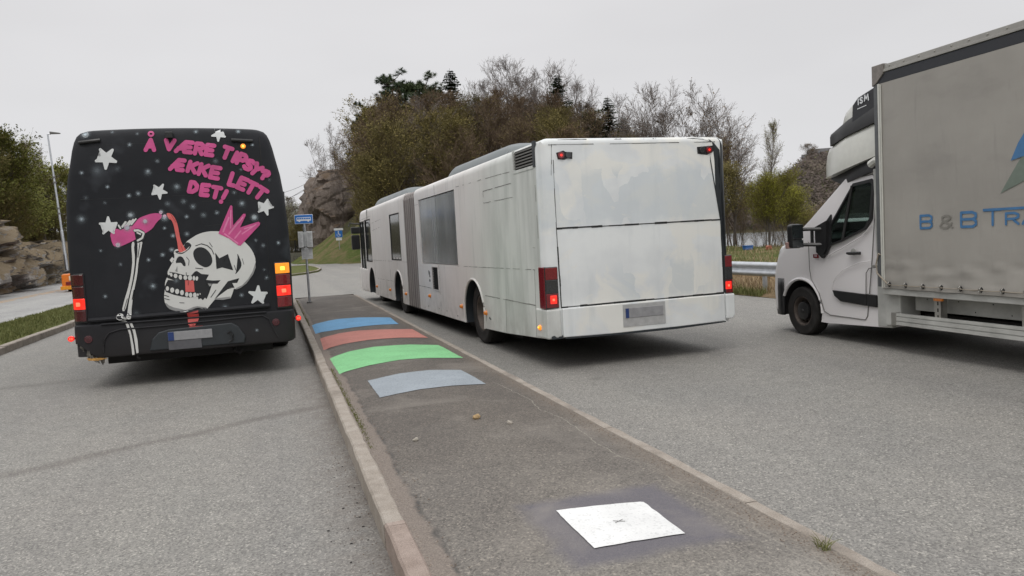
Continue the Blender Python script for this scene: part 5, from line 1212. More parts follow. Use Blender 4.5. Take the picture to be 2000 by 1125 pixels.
GL_ = {'V': ([(0, 0), (.5, 1), (1, 0)],), 'A': A_, 'E': ([(1, 0), (0, 0), (0, 1), (1, 1)], [(0, .5), (.85, .5)]), 'T': ([(0, 0), (1, 0)], [(.5, 0), (.5, 1)]), 'I': ([(.5, 0), (.5, 1)],), 'L': ([(0, 0), (0, 1), (1, 1)],),
       'R': ([(0, 1), (0, 0), (.7, 0), (1, .15), (1, .38), (.7, .52), (0, .52)], [(.5, .52), (1, 1)]), 'P': ([(0, 1), (0, 0), (.7, 0), (1, .15), (1, .42), (.7, .58), (0, .58)],), 'K': ([(0, 0), (0, 1)], [(1, 0), (0, .6)], [(.3, .45), (1, 1)]),
       'D': ([(0, 0), (.5, 0), (1, .3), (1, .7), (.5, 1), (0, 1), (0, 0)],), 'S': ([(1, .1), (.6, 0), (.15, .1), (.05, .32), (.35, .46), (.8, .56), (.97, .75), (.75, .97), (.3, 1), (0, .88)],), 'Y': ([(0, 0), (.5, .5), (1, 0)], [(.5, .5), (.45, 1)]),
       '?': ([(0, .15), (.3, 0), (.8, 0), (1, .2), (.9, .42), (.5, .55), (.45, .68)], [(.42, .97), (.43, 1)]), '!': ([(.5, 0), (.5, .62)], [(.5, .98), (.5, 1)]),
       'AE': ([(.55, 0), (0, 1)], [(.14, .68), (.55, .68)], [(1.0, 0), (.55, 0), (.55, 1), (1, 1)], [(.55, .5), (.92, .5)]),
       'B': ([(0, 0), (.75, 0), (1, .12), (1, .36), (.8, .48), (0, .48)], [(.8, .48), (1, .62), (1, .86), (.8, 1), (0, 1), (0, 0)]), '&': ([(1, 1), (.25, .32), (.25, .1), (.45, 0), (.7, 0), (.85, .15), (.8, .3), (.2, .6), (.1, .85), (.3, 1), (.6, 1), (.95, .62)],), 'M': ([(0, 1), (.1, 0), (.5, .7), (.9, 0), (1, 1)],)}
def glyph(ch, cx, cy, w, h, rot, sw, emit, slant=0):
    c, s = math.cos(RAD(rot)), math.sin(RAD(rot))
    for pl_ in GL_[ch]:
        q = []
        for u, v in pl_: x, y = (u - .5) * (w - sw) + slant * (.5 - v) * h, (v - .5) * (h - sw); q.append((cx + x * c - y * s, cy + x * s + y * c))
        for a, d in zip(q, q[1:]): emit(capsule(a, d, sw))
pk = lambda p: art(p, 0, Z1, 2)
glyph('A', 745, 243, 96, 108, 0, 33, pk, .06); flush('painted_word')
for ch, cx, cy, w, h, r in [('V', 890, 242, 96, 100, 3), ('AE', 1000, 258, 146, 106, 5), ('R', 1112, 272, 84, 108, 6), ('E', 1192, 282, 84, 106, 7), ('T', 1318, 302, 92, 112, 17), ('I', 1380, 333, 40, 104, 22), ('P', 1432, 352, 80, 108, 22), ('S', 1487, 393, 84, 104, 28), ('Y', 1540, 428, 86, 112, 38), ('?', 1603, 468, 84, 92, 22),
                            ('AE', 948, 392, 128, 106, 6), ('K', 1062, 410, 88, 104, 12), ('K', 1145, 430, 88, 108, 12), ('E', 1232, 452, 92, 112, 10), ('L', 1368, 503, 74, 120, 14), ('E', 1436, 534, 84, 112, 22), ('T', 1502, 566, 92, 112, 25), ('T', 1572, 606, 98, 112, 33),
                            ('D', 1068, 560, 84, 104, 8), ('E', 1156, 582, 84, 108, 5), ('T', 1238, 600, 92, 108, 10), ('!', 1297, 630, 40, 122, 24)]: glyph(ch, cx, cy, w, h, r, 33, pk, .06); (flush('painted_word') if (ch, cx) in (('E', 1192), ('?', 1603), ('E', 1232), ('T', 1572), ('!', 1297)) else None)
q_ = oval(750, 160, 18, 15)
for a, c in zip(q_, q_[1:] + q_[:1]): art(capsule(a, c, 15, 3), 0, Z1, 2)
flush('painted_ring')
# skull
art(smooth_poly([(575, 325), (610, 300), (650, 275), (700, 258), (760, 250), (850, 257), (905, 275), (950, 302), (985, 332), (1018, 368), (1042, 410), (1053, 450), (1048, 500), (1036, 540), (1012, 580), (985, 612), (955, 636), (922, 650), (895, 645), (870, 638), (840, 655), (790, 700), (760, 735), (735, 765), (718, 788), (690, 782), (655, 770), (625, 782), (575, 806), (535, 797), (490, 795), (455, 778), (432, 755), (422, 700), (430, 655), (430, 600), (448, 560), (445, 535), (460, 505), (480, 470), (500, 420), (488, 400), (500, 375), (540, 375)]), 2, Z4, 1)
art([(860, 650), (905, 640), (893, 680), (880, 712), (830, 722), (775, 720), (800, 695)], 2, Z4, 1)
B3 = lambda p, l=2: art(p, 3, Z4, l)
art(smooth_poly([(425, 735), (470, 770), (540, 785), (575, 795), (640, 764), (690, 772), (716, 772), (718, 790), (690, 786), (655, 774), (600, 797), (565, 808), (500, 800), (450, 782)]), 4, Z4, 2)
art([(1050, 470), (1053, 500), (1035, 548), (990, 610), (950, 640), (920, 652), (915, 643), (960, 622), (1000, 580), (1030, 530)], 4, Z4, 2); art([(775, 713), (880, 700), (878, 713), (830, 723), (775, 721)], 4, Z4, 2)
B3([(426, 640), (440, 605), (452, 585), (480, 588), (560, 598), (640, 600), (676, 592), (706, 566), (702, 585), (760, 590), (812, 588), (790, 612), (757, 612), (750, 625), (728, 640), (732, 680), (716, 718), (704, 708), (690, 726), (676, 712), (660, 720), (655, 700), (600, 708), (545, 700), (490, 688), (436, 668)])
B3([(440, 528), (500, 536), (560, 552), (610, 556), (652, 553), (636, 528), (650, 524), (680, 545), (732, 550), (700, 572), (710, 590), (660, 605), (580, 602), (500, 592), (445, 572)])
B3(smooth_poly([(622, 395), (640, 370), (670, 359), (705, 368), (735, 395), (753, 430), (756, 465), (740, 490), (710, 502), (680, 490), (650, 470), (628, 435)]))
B3(smooth_poly([(500, 472), (516, 428), (540, 422), (560, 440), (576, 488), (558, 494), (543, 468), (525, 468)]))
B3(smooth_poly([(497, 390), (520, 385), (545, 385), (562, 365), (562, 340), (580, 326), (600, 332), (614, 350), (600, 372), (575, 392), (545, 410), (512, 404)]))
art(smooth_poly([(510, 396), (540, 400), (575, 380), (603, 350), (590, 374), (560, 396), (530, 403)]), 2, Z4, 3)
B3([(775, 398), (803, 438), (862, 408), (830, 450), (840, 480), (898, 520), (822, 500), (784, 512), (796, 475), (786, 440)])
B3(smooth_poly([(925, 398), (945, 440), (958, 480), (946, 512), (908, 556), (925, 510), (936, 480), (930, 440)]))
B3([(940, 574), (905, 583), (862, 595), (828, 640), (768, 720), (800, 692), (850, 652), (868, 642), (908, 640), (884, 622), (892, 608), (926, 606), (905, 592)])
for p, q, w_ in [((640, 352), (680, 338), 5), ((680, 338), (720, 350), 6), ((720, 350), (750, 375), 6), ((750, 375), (766, 410), 5), ((735, 330), (755, 360), 4), ((578, 430), (596, 452), 4), ((596, 452), (592, 485), 4), ((575, 535), (578, 552), 4), ((640, 505), (690, 510), 5), ((530, 742), (562, 744), 4), ((455, 700), (425, 690), 5), ((460, 722), (428, 714), 5), ((780, 655), (745, 705), 5), ((905, 485), (918, 520), 4), ((960, 440), (972, 480), 3), ((690, 780), (716, 786), 4), ((470, 430), (490, 455), 4), ((465, 450), (485, 465), 4)]: B3(capsule(p, q, w_, 3), 3)
art([(515, 490), (500, 525), (516, 532)], 4, Z4, 3); art([(724, 610), (752, 612), (748, 628), (735, 630)], 4, Z4, 3)
art([(462, 450), (480, 428), (492, 440), (478, 470)], 2, Z4, 3)
for x, y, rx, ry, r in [(456, 541, 8, 13, -10), (473, 550, 9, 14, -10), (503, 558, 13, 16, -10), (536, 567, 12, 17, -8), (570, 570, 13, 16, 0), (602, 572, 15, 17, 0), (629, 574, 9, 16, 0), (649, 576, 9, 15, 10), (447, 645, 11, 16, 0), (480, 656, 14, 18, 0), (514, 665, 14, 18, 0), (547, 673, 13, 18, 0), (580, 685, 12, 16, 0), (606, 690, 12, 17, 0), (635, 690, 13, 17, 0), (656, 687, 6, 9, 0), (671, 682, 4, 6, 0)]: art(oval(x, y, rx, ry, r), 2, Z4, 4)
art([(568, 588), (627, 590), (634, 668), (571, 668)], 5, Z4, 3); B3(capsule((590, 596), (590, 622), 3, 3), 4)
art([(583, 812), (660, 792), (662, 830), (663, 850), (655, 872), (642, 866), (636, 900), (620, 886), (608, 904), (590, 893), (586, 850)], 5, Z4, 1); art([(583, 812), (660, 792), (661, 806), (600, 822)], 6, Z4, 2)
art([(597, 905), (690, 900), (690, 945), (655, 950), (590, 950)], 6, Z4, 0)
art(smooth_poly([(436, 127), (468, 128), (492, 150), (512, 190), (522, 230), (530, 280), (541, 325), (556, 352), (580, 386), (550, 397), (522, 395), (520, 350), (508, 300), (498, 250), (490, 210), (474, 172), (455, 168)]), 5, Z4, 3)
for p, q in (((470, 135), (505, 190)), ((540, 350), (555, 388)), ((562, 365), (576, 386))): art(capsule(p, q, 4, 3), 6, Z4, 4)
flush('painted_skull')
# crown, bottle
art([(797, 268), (876, 80), (884, 72), (893, 82), (898, 212), (968, 132), (982, 132), (984, 145), (945, 226), (1072, 186), (1084, 196), (1080, 210), (1010, 285), (950, 350), (935, 350), (870, 302)], 0, Z4, 4)
for p, q, w_ in [((830, 255), (868, 160), 12), ((880, 230), (882, 110), 9), ((870, 270), (935, 190), 12), ((940, 190), (965, 155), 9), ((910, 300), (950, 250), 10), ((960, 270), (1055, 205), 9), ((840, 270), (930, 335), 10), ((975, 235), (1040, 215), 8)]: art(capsule(p, q, w_, 4), 1, Z4, 5)
flush('painted_crown')
art(smooth_poly([(50, 262), (70, 345), (90, 358), (112, 360), (150, 347), (230, 308), (290, 268), (345, 235), (372, 190), (412, 156), (404, 130), (350, 127), (290, 145), (245, 165), (200, 218), (130, 242), (88, 232)]), 0, Z4, 1)
for x, y, r in ((108, 346, 15), (294, 184, 13), (168, 226, 17), (402, 122, 12), (428, 150, 13)): art(oval(x, y, r, r), 8, Z4, 5)
for a, c, w_ in [((125, 232), (112, 212), 15), ((138, 220), (160, 190), 18), ((158, 218), (190, 182), 16), ((180, 210), (212, 172), 15), ((200, 205), (230, 168), 14)]: B3(capsule(a, c, w_ + 8, 5), 3); art(capsule(a, c, w_ - 3, 5), 2, Z4, 4)
B3(smooth_poly([(205, 245), (240, 230), (286, 248), (302, 280), (285, 318), (238, 335), (228, 305), (262, 290), (236, 275), (225, 262)]), 2)
for a, c, w_ in [((222, 247), (248, 246), 15), ((250, 246), (284, 264), 13), ((284, 268), (274, 298), 13), ((262, 272), (240, 262), 10), ((268, 302), (244, 316), 14)]: art(capsule(a, c, w_, 5), 2, Z4, 4)
art(smooth_poly([(203, 325), (222, 325), (217, 380), (226, 440), (213, 560), (197, 640), (177, 720), (157, 800), (133, 800), (150, 730), (180, 630), (199, 540), (208, 440), (199, 370)]), 2, Z4, 1)
art(smooth_poly([(240, 318), (277, 316), (268, 370), (249, 450), (239, 560), (217, 660), (206, 740), (199, 800), (201, 852), (168, 850), (176, 780), (191, 690), (210, 620), (226, 540), (236, 450), (243, 380)]), 2, Z4, 1)
for p, q, w_ in [((258, 335), (244, 430), 5), ((205, 720), (217, 655), 5), ((150, 790), (172, 715), 4), ((190, 830), (176, 815), 5)]: B3(capsule(p, q, w_, 3), 3)
art(oval(124, 838, 25, 23), 2, Z4, 2); art(oval(185, 842, 17, 14), 2, Z4, 2); art(capsule((140, 838), (165, 852), 14, 4), 2, Z4, 3); B3(oval(119, 822, 5, 5), 4); B3(capsule((140, 852), (160, 862), 6, 3), 4)
art([(112, 862), (160, 884), (186, 960), (201, 1030), (206, 1102), (222, 1098), (216, 1040), (202, 970), (182, 892), (155, 856)], 2, Z4, 1)
art([(186, 880), (205, 870), (226, 930), (242, 1000), (249, 1086), (234, 1090), (226, 1020), (209, 940)], 2, Z4, 1)
flush('painted_arm_and_bottle')

# soft sprayed glow spots, dense in the middle and fading outwards
SPOTS = [(Z1, 258, 165, 44, 1), (Z1, 460, 148, 20, .35), (Z1, 590, 242, 24, .7), (Z1, 648, 160, 18, .4), (Z1, 1087, 145, 26, .6), (Z1, 1405, 143, 26, .7), (Z1, 1512, 243, 20, .8), (Z1, 230, 453, 22, .8), (Z1, 798, 365, 26, .4), (Z1, 727, 440, 24, .8), (Z1, 728, 450, 44, .3), (Z1, 424, 558, 22, .85),
 (Z1, 586, 625, 24, .9), (Z1, 655, 608, 28, .7), (Z1, 345, 435, 70, .18), (Z1, 500, 420, 40, .12), (Z1, 262, 640, 30, .15), (Z1, 405, 678, 20, .25), (Z1, 945, 556, 28, .7), (Z1, 945, 560, 50, .25), (Z1, 995, 668, 34, .35), (Z1, 875, 685, 34, .3), (Z1, 1065, 705, 34, .5), (Z1, 1432, 682, 26, .85), (Z1, 1432, 684, 48, .3),
 (Z1, 230, 800, 26, .8), (Z1, 228, 800, 52, .3), (Z1, 600, 770, 40, .8), (Z1, 1018, 782, 24, .8), (Z1, 1145, 770, 34, .4), (Z1, 1245, 752, 26, .6), (Z1, 1527, 788, 42, .95), (Z1, 852, 868, 20, .8), (Z1, 916, 925, 26, .8), (Z1, 1020, 912, 30, .6), (Z1, 373, 1037, 18, .5), (Z1, 838, 1068, 26, .8), (Z1, 908, 1030, 28, .6),
 (Z1, 1537, 958, 22, .4), (Z1, 1592, 998, 28, .4), (Z1, 1706, 978, 24, .85), (Z1, 732, 1106, 22, .9), (Z1, 1375, 600, 26, .35), (Z1, 1235, 365, 36, .25), (Z1, 1425, 428, 20, .3), (Z2, 522, 140, 22, .4), (Z2, 765, 302, 22, .95), (Z2, 765, 304, 44, .35), (Z2, 408, 380, 24, .6), (Z2, 1430, 370, 26, .6), (Z2, 1308, 464, 24, .8), (Z2, 1308, 464, 44, .3),
 (Z2, 1618, 240, 24, .5), (Z2, 830, 518, 26, .5), (Z2, 940, 262, 34, .3), (Z2, 640, 505, 44, .12), (Z2, 1545, 634, 20, .6), (Z2, 1600, 180, 20, .3), (Z2, 905, 30, 26, .6), (Z1, 852, 790, 44, .8), (Z1, 828, 745, 26, .9), (Z4, 172, 228, 44, .9), (Z4, 294, 184, 34, .8), (Z4, 108, 346, 34, .8), (Z1, 1180, 240, 16, .2), (Z1, 1640, 505, 20, .2)]
for i, (Z, u, v, r, a) in enumerate(SPOTS):
    b = MB(); cx, cz = busxz(*Z(u, v)); rr = r / (3.846 if Z is not Z4 else 3.5156) * .0062; off = .0125 + (i % 5) * .0004
    rings = [(0, 1), (.16, .85), (.34, .42), (.6, .15), (.82, .04), (1.05, 0)]
    b.v.append((cx, by(cx, cz) - off, cz)); dens_ = [a]
    for q, d in rings[1:]:
        for k in range(20):
            x, z = cx + rr * q * math.cos(k * math.pi / 10), cz + rr * q * math.sin(k * math.pi / 10); b.v.append((x, by(x, z) - off, z)); dens_.append(a * d)
    b.f = [(0, 1 + k, 1 + (k + 1) % 20) for k in range(20)] + [(1 + j * 20 + k, 1 + (j + 1) * 20 + k, 1 + (j + 1) * 20 + (k + 1) % 20, 1 + j * 20 + (k + 1) % 20) for j in range(4) for k in range(20)]
    b.mi = [0] * len(b.f); o = b.build('painted_glow_spot', M['soft'], BB_, fix=False); at_ = o.data.attributes.new('glowmask', 'FLOAT', 'POINT'); at_.data.foreach_set('value', dens_)

# ================================================================ BOX TRUCK (x right from the cab's left side, y forward from the front axle)
TK = thing('box_truck', 'white delivery truck with grey curtain-sided box and black mirror, cut by the right edge', 'truck', (7.13, 9.08, 0), RAD(-2.5))
CW = 2.02
PR = [(-1.62, .27), (-1.62, 2.22), (-.98, 2.21), (-.80, 2.13), (-.10, 1.62), (.08, 1.50), (.50, 1.33), (.70, 1.16), (.80, .92), (.83, .62), (.80, .36), (.76, .26), (-.45, .22)]
b = MB(); b.prism(PR, 0, CW); cab = b.build('cab', [M['v_white'], M['under'], M['plastic']], TK)
rounded(cab, lambda c, a, d: abs(a.x - d.x) > .5 and False, .1)
def fr(c, a, d): return (c.x < .01 or c.x > CW - .01) and abs(a.x - d.x) < .01 and ((c.y > .55 and c.z > .3) )
rounded(cab, fr, .30, 6)
rounded(cab, lambda c, a, d: (c.x < .01 or c.x > CW - .01) and abs(a.x - d.x) < .01 and c.z > 1.35 and c.y > -1.6, .09, 4)
bm = bmesh.new(); bm.from_mesh(cab.data)
for v in bm.verts:
    if v.co.z > 1.3: v.co.x = CW / 2 + (v.co.x - CW / 2) * (1 - (v.co.z - 1.3) * .085)
bm.to_mesh(cab.data); bm.free()
WIN = [(-.50, 1.27), (-.42, 1.36), (-.62, 1.62), (-.95, 2.03), (-1.27, 2.06), (-1.305, 2.03), (-1.29, 1.60), (-1.20, 1.48), (-.78, 1.34)]
cav = MB().prism([(-1.5, .62), (-1.5, 2.10), (-1.0, 2.10), (-.86, 2.04), (-.20, 1.56), (-.02, 1.40), (-.02, .62)], .10, CW - .10)
carve(cab, [MB().prism(ngon(.10, .345, .45, 36), -.3, .42), MB().prism(ngon(.10, .345, .45, 36), CW - .42, CW + .3), cav]); carve(cab, [MB().prism(WIN, -.3, CW + .3), MB().prism([(.02, 1.66), (-.62, 2.30), (-.86, 1.98), (-.26, 1.55)], .22, CW - .22)]); shade(cab, 28)
for p in cab.data.polygons:
    c = p.center
    if -.37 < c.y < .57 and .01 < c.x < .43 and c.z < .82 and p.normal.x < .5 and math.hypot(c.y - .1, c.z - .34) < .5: p.material_index = 1
    if p.normal.z < -.8 and c.z < .3: p.material_index = 1
def cx_(z, x=0.): return CW / 2 + (x - CW / 2) * (1 - max(0, z - 1.3) * .085)
def sidepoly(b, pts, x, th=.012, m_=0):
    vs = [(cx_(z) + x, y, z) for y, z in pts] + [(cx_(z) + x + th, y, z) for y, z in pts]; n = len(pts)
    b.add(vs, [tuple(range(n)), tuple(range(2 * n - 1, n - 1, -1))] + [(i, n + i, n + (i + 1) % n, (i + 1) % n) for i in range(n)], m_)
def sideline(b, pts, r=.006, x=-.001): b.tube([(cx_(z) + x, y, z) for y, z in pts], r, 5)
def arc(y, z, r, a0, a1, n=16): return [(y + r * math.cos(RAD(a0 + (a1 - a0) * k / n)), z + r * math.sin(RAD(a0 + (a1 - a0) * k / n))) for k in range(n + 1)]
b = MB(); sidepoly(b, [(y, z) for y, z in WIN], .02, .006); b.build('side_window', M['glass'], TK)
b = MB(); sidepoly(b, WIN, CW - .09, .006); b.build('side_window', M['glass'], TK)
b = MB(); b.add([(.24, -.16, 1.62), (CW - .24, -.16, 1.62), (CW - .28, -.78, 2.07), (.28, -.78, 2.07)], [(0, 1, 2, 3)]); b.build('windscreen', M['glass'], TK, fix=False)
b = MB(); cy = sum(p[0] for p in WIN) / len(WIN); cz = sum(p[1] for p in WIN) / len(WIN)
for (a, c), (d, e_) in zip(WIN, WIN[1:] + WIN[:1]):
    sc = lambda y, z, s: (cy + (y - cy) * s, cz + (z - cz) * s); sidepoly(b, [sc(a, c, .97), sc(d, e_, .97), sc(d, e_, 1.075), sc(a, c, 1.075)], -.006, .03)
b.tube([(cx_(1.3) + .005, -.80, 1.33), (cx_(2.0) + .005, -.93, 2.03)], .022, 5); sidepoly(b, [(-.36, 1.16), (-.28, 1.40), (-.55, 1.68), (-.56, 1.27), (-.47, 1.14)], -.012, .03)
b.build('window_trim', M['plastic'], TK)
b = MB(); sideline(b, [(-.10, 1.32), (-.11, .95), (-.14, .80)] , .0055); sideline(b, [(-.30, .62), (-.40, .38), (-.52, .335), (-1.2, .33), (-1.24, .38), (-1.33, 1.0), (-1.37, 1.6), (-1.36, 2.08), (-1.30, 2.14), (-.98, 2.13)], .007)
sideline(b, [(-.9, 2.155), (-1.2, 2.175), (-1.6, 2.18)], .008); sideline(b, [(-1.22, .64), (-1.23, .92), (-1.28, .98), (-1.42, 1.0)], .006); sideline(b, [(-1.22, .66), (-1.43, .65)], .006); sideline(b, [(-.14, .80), (-.30, .62)], .005)
b.build('door_gap', M['pencil'], TK); b = MB(); sideline(b, [(-.58, .70), (-.60, .78), (-.66, .85), (-.8, .95), (-1.1, 1.05), (-1.32, 1.075)], .005, .001); sideline(b, [(-.5, 1.13), (-.8, 1.24), (-1.15, 1.38), (-1.32, 1.52)], .008, .005); b.build('door_crease', M['v_white'], TK)
b = MB(); sidepoly(b, [(-.60, .675), (-.64, .60), (-.76, .535), (-1.24, .51), (-1.24, .655)], -.022, .03); sidepoly(b, [(-1.25, .51), (-1.42, .505), (-1.42, .655), (-1.25, .655)], -.022, .03); b.build('rubbing_strip', M['plastic'], TK, bevel=.006)
b = MB(); b.tube([(cx_(1.17) - .01, -.92, 1.165), (cx_(1.17) - .035, -.93, 1.17), (cx_(1.17) - .035, -1.12, 1.175), (cx_(1.17) - .01, -1.13, 1.17)], .017, 6); sidepoly(b, [(-.91, 1.145), (-1.14, 1.15), (-1.14, 1.19), (-.91, 1.185)], -.006, .012); b.build('door_handle', M['plastic'], TK, bevel=.004)
b = MB(); sidepoly(b, ngon(-1.01, 1.185, .05, 20, .045), -.003, .008); b.build('handle_recess', M['v_dirty'], TK)
b = MB(); sidepoly(b, [(-.20, 1.10), (-.20, 1.15), (-.31, 1.15), (-.31, 1.10)], -.004, .008); bd = b.build('side_badge', M['red_off'], TK); b = MB()
for k, (w_, z) in enumerate(((.07, 1.135), (.05, 1.12))):
    for q in range(3): sidepoly(b, [(-.225 - q * .022, z), (-.225 - q * .022 - .015, z), (-.225 - q * .022 - .015, z + .007), (-.225 - q * .022, z + .007)], -.006, .004)
b.build('badge_mark', M['sign_white'], bd)
# wheel arch rim and bumper in black plastic
b = MB(); pts = arc(0, .34, .47, 150, -12, 20)
b.tube([(.006, y, z) for y, z in arc(.10, .345, .455, 180, 25, 20)], .022, 6); o = b.build('wheel_arch_lip', M['v_white'], TK); shade(o)
bp = MB(); sec = []
pl = [(.0, .30), (.004, .44), (.012, .56)]
bmp = [(-.012, .50), (-.018, .57), (.0, .66), (.03, .74), (.08, .81), (.16, .87), (.26, .90), (.45, .91), (CW / 2, .92)]
bmp = bmp + [(CW - x, y) for x, y in reversed(bmp[:-1])]
for z, k in ((.22, .93), (.30, .99), (.45, 1.0), (.62, .99), (.76, .95)):
    bp.v += [(x, .48 + (y - .48) * k, z + (.03 if abs(x - CW / 2) > .9 else 0)) for x, y in bmp]
n = len(bmp); bp.f = [(j * n + i, j * n + i + 1, (j + 1) * n + i + 1, (j + 1) * n + i) for j in range(4) for i in range(n - 1)]; bp.mi = [0] * len(bp.f)
o = bp.build('front_bumper', M['plastic'], TK); sm = o.modifiers.new('thick', 'SOLIDIFY'); sm.thickness = .03; shade(o)
for s in (0, 1):
    X = (lambda x: x) if s == 0 else (lambda x: CW - x); b = MB(); q = []
    b.ball((X(.13), .62, 1.10), .13, 14, 0, (.75, .9, 1.35)); o = b.build('headlight', M['clear'], TK, smooth=True); MB().ball((X(.09), .56, 1.03), .05, 10).build('indicator_lens', M['amb_faint'], o, smooth=True)
wheel(TK, .12, .10, .34, .345, .225, -1, .60, 12, capmat=None); wheel(TK, CW - .12, .10, .34, .345, .225, 1, .6)
b = MB(); b.lathe_x([(-.02, .0), (-.02, .105), (-.012, .125), (.03, .13)], .035, .10, .34, 28); b.lathe_x([(-.026, .0), (-.026, .024), (-.02, .028)], .035, .10, .34, 16); o = b.build('hub_cap', M['plastic'], TK); shade(o)
b = MB(); b.prism([(-.47, .36), (-.53, .22), (-.72, .22), (-.72, .25), (-.58, .27), (-.52, .36)], .02, .35); b.build('mudflap', M['rubber'], TK)
# mirror
b = MB()
for z in (1.29, 1.50): b.tube([(cx_(1.4) - .0, -.42, z - .01), (-.16, -.30, z), (-.26, -.25, z)], .028, 6)
b.tube([(-.10, -.32, 1.28), (-.10, -.32, 1.51)], .024, 6); b.prism([(-.30, 1.18), (-.28, 1.52), (-.52, 1.60), (-.50, 1.22), (-.42, 1.10)], -.03, .02); mr = b.build('mirror_arm', M['plastic'], TK)
b = MB(); b.box(-.43, -.25, -.34, -.21, 1.25, 1.58); mh = b.build('mirror', M['plastic'], TK, bevel=.045, seg=4); MB().box(-.425, -.255, -.348, -.34, 1.38, 1.57).build('mirror_glass', M['dkglass'], mh, bevel=.01); MB().box(-.425, -.255, -.348, -.34, 1.26, 1.36).build('lower_mirror_glass', M['dkglass'], mh, bevel=.01)
MB().box(-.455, -.37, -.27, -.22, 1.25, 1.34).build('mirror_indicator', plain('dull_pink_lens', (.35, .22, .20), .3), mh, bevel=.01)
# cab interior
b = MB(); b.box(.15, .62, -1.38, -.90, .62, .95); b.box(.17, .60, -1.48, -1.30, .9, 1.58); st = b.build('driver_seat', M['seatcloth'], TK, bevel=.05); MB().box(.26, .50, -1.46, -1.36, 1.60, 1.82).build('headrest', M['seatcloth'], st, bevel=.04)
b = MB(); b.box(.95, 1.85, -1.38, -.90, .62, .95); b.box(.97, 1.83, -1.48, -1.30, .9, 1.55); st = b.build('passenger_bench', M['seatcloth'], TK, bevel=.05)
for k in (1.15, 1.6): MB().box(k - .12, k + .12, -1.46, -1.36, 1.58, 1.80).build('headrest', M['seatcloth'], st, bevel=.04)
b = MB(); b.prism([(-.03, .8), (-.03, 1.42), (-.2, 1.46), (-.42, 1.36), (-.45, 1.15), (-.35, .8)], .12, CW - .12); b.build('dashboard', M['plastic'], TK, bevel=.03)
b = MB(); b.tube([(.39 + .19 * math.cos(a), -.60 + .08 * math.sin(a), 1.27 + .17 * math.sin(a)) for a in [2 * math.pi * k / 20 for k in range(21)]], .015, 6, cap=False); b.tube([(.39, -.60, 1.27), (.39, -.42, 1.15)], .03, 6); b.tube([(.20, -.60, 1.27), (.58, -.60, 1.27)], .014, 5); b.build('steering_wheel', M['plastic'], TK)

# wind deflector with dark sleeper front
dfl = MB()
def dsec(y, zb, zt, hw, r=.12): 
    x0, x1 = CW / 2 - hw, CW / 2 + hw; return [(x0, y, zb), (x0, y, zt - r), (x0 + r * .3, y, zt - r * .3), (x0 + r, y, zt), (x1 - r, y, zt), (x1 - r * .3, y, zt - r * .3), (x1, y, zt - r), (x1, y, zb)]
def dloft(name, secs, mat, bevel=0):
    b = MB(); k = len(secs[0])
    for s in secs: b.v += s
    b.f = [(i * k + j, i * k + (j + 1) % k, (i + 1) * k + (j + 1) % k, (i + 1) * k + j) for i in range(len(secs) - 1) for j in range(k)] + [tuple(range(k)), tuple((len(secs) - 1) * k + j for j in range(k - 1, -1, -1))]; b.mi = [0] * len(b.f)
    o = b.build(name, mat, TK, bevel=bevel); shade(o, 35); return o
dloft('deflector_base', [dsec(-.34, 2.20, 2.31, .82, .04), dsec(-.40, 2.17, 2.44, .92), dsec(-.54, 2.18, 2.58, 1.0), dsec(-.90, 2.245, 2.70, 1.03), dsec(-1.5, 2.36, 2.80, 1.03)], M['v_cream'])
dloft('deflector_underside', [dsec(-.42, 2.15, 2.20, .86, .02), dsec(-.75, 2.05, 2.215, .93, .02), dsec(-1.05, 2.12, 2.29, .97, .02), dsec(-1.48, 2.20, 2.38, .99, .02)], M['plastic'])
dloft('sleeper_front', [dsec(-.54, 2.58, 2.65, .95, .03), dsec(-.60, 2.58, 2.74, 1.0, .05), dsec(-.95, 2.66, 2.90, 1.03), dsec(-1.5, 2.76, 3.05, 1.04)], M['plastic'])
dloft('sleeper_top', [dsec(-.68, 2.70, 2.80, .88, .03), dsec(-.82, 2.76, 3.0, .95, .1), dsec(-1.1, 2.84, 3.13, 1.0, .12), dsec(-1.5, 2.94, 3.24, 1.02)], M['v_cream'])
b = MB(); b.prism([(-1.06, 2.78), (-1.08, 3.02), (-1.18, 3.10), (-1.50, 3.18), (-1.50, 2.88)], -.022, .06); sb = b.build('sleeper_side_panel', plain('charcoal_panel', (.028, .029, .034), .45), TK, bevel=.012)
SC_ = MB()
def sd_emit(b, x, cnt):
    def f(p):
        cnt[0] = (cnt[0] + 1) % 7; o_ = cnt[0] * .0005; n = len(p); vs = [(x - o_, -u, z) for u, z in p]; b.add(vs, [tuple(range(n))])
    return f
def lettering(b, items, x, sw, Zm=lambda u, v: (u, -v)):
    cnt = [0]; em = sd_emit(b, x, cnt)
    for ch, cx, cz, w_, h_ in items: glyph(ch, cx, -cz, w_, h_, 0, sw, lambda p: em([(u, -v) for u, v in p]))
lettering(SC_, [('I', 1.20, 3.045, .02, .085), ('S', 1.255, 3.055, .06, .085), ('M', 1.345, 3.07, .085, .085)], -.030, .02); SC_.add([(-.029, -1.18, 2.965), (-.029, -1.34, 2.985), (-.029, -1.34, 2.975), (-.029, -1.18, 2.955)], [(0, 1, 2, 3)]); SC_.build('panel_lettering', M['sign_white'], sb, fix=False)
b = MB(); b.tube([(.0, -1.36, 2.26), (-.02, -1.48, 2.30), (-.0, -1.58, 2.26)], .05, 8); b.build('air_intake', M['v_cream'], TK)
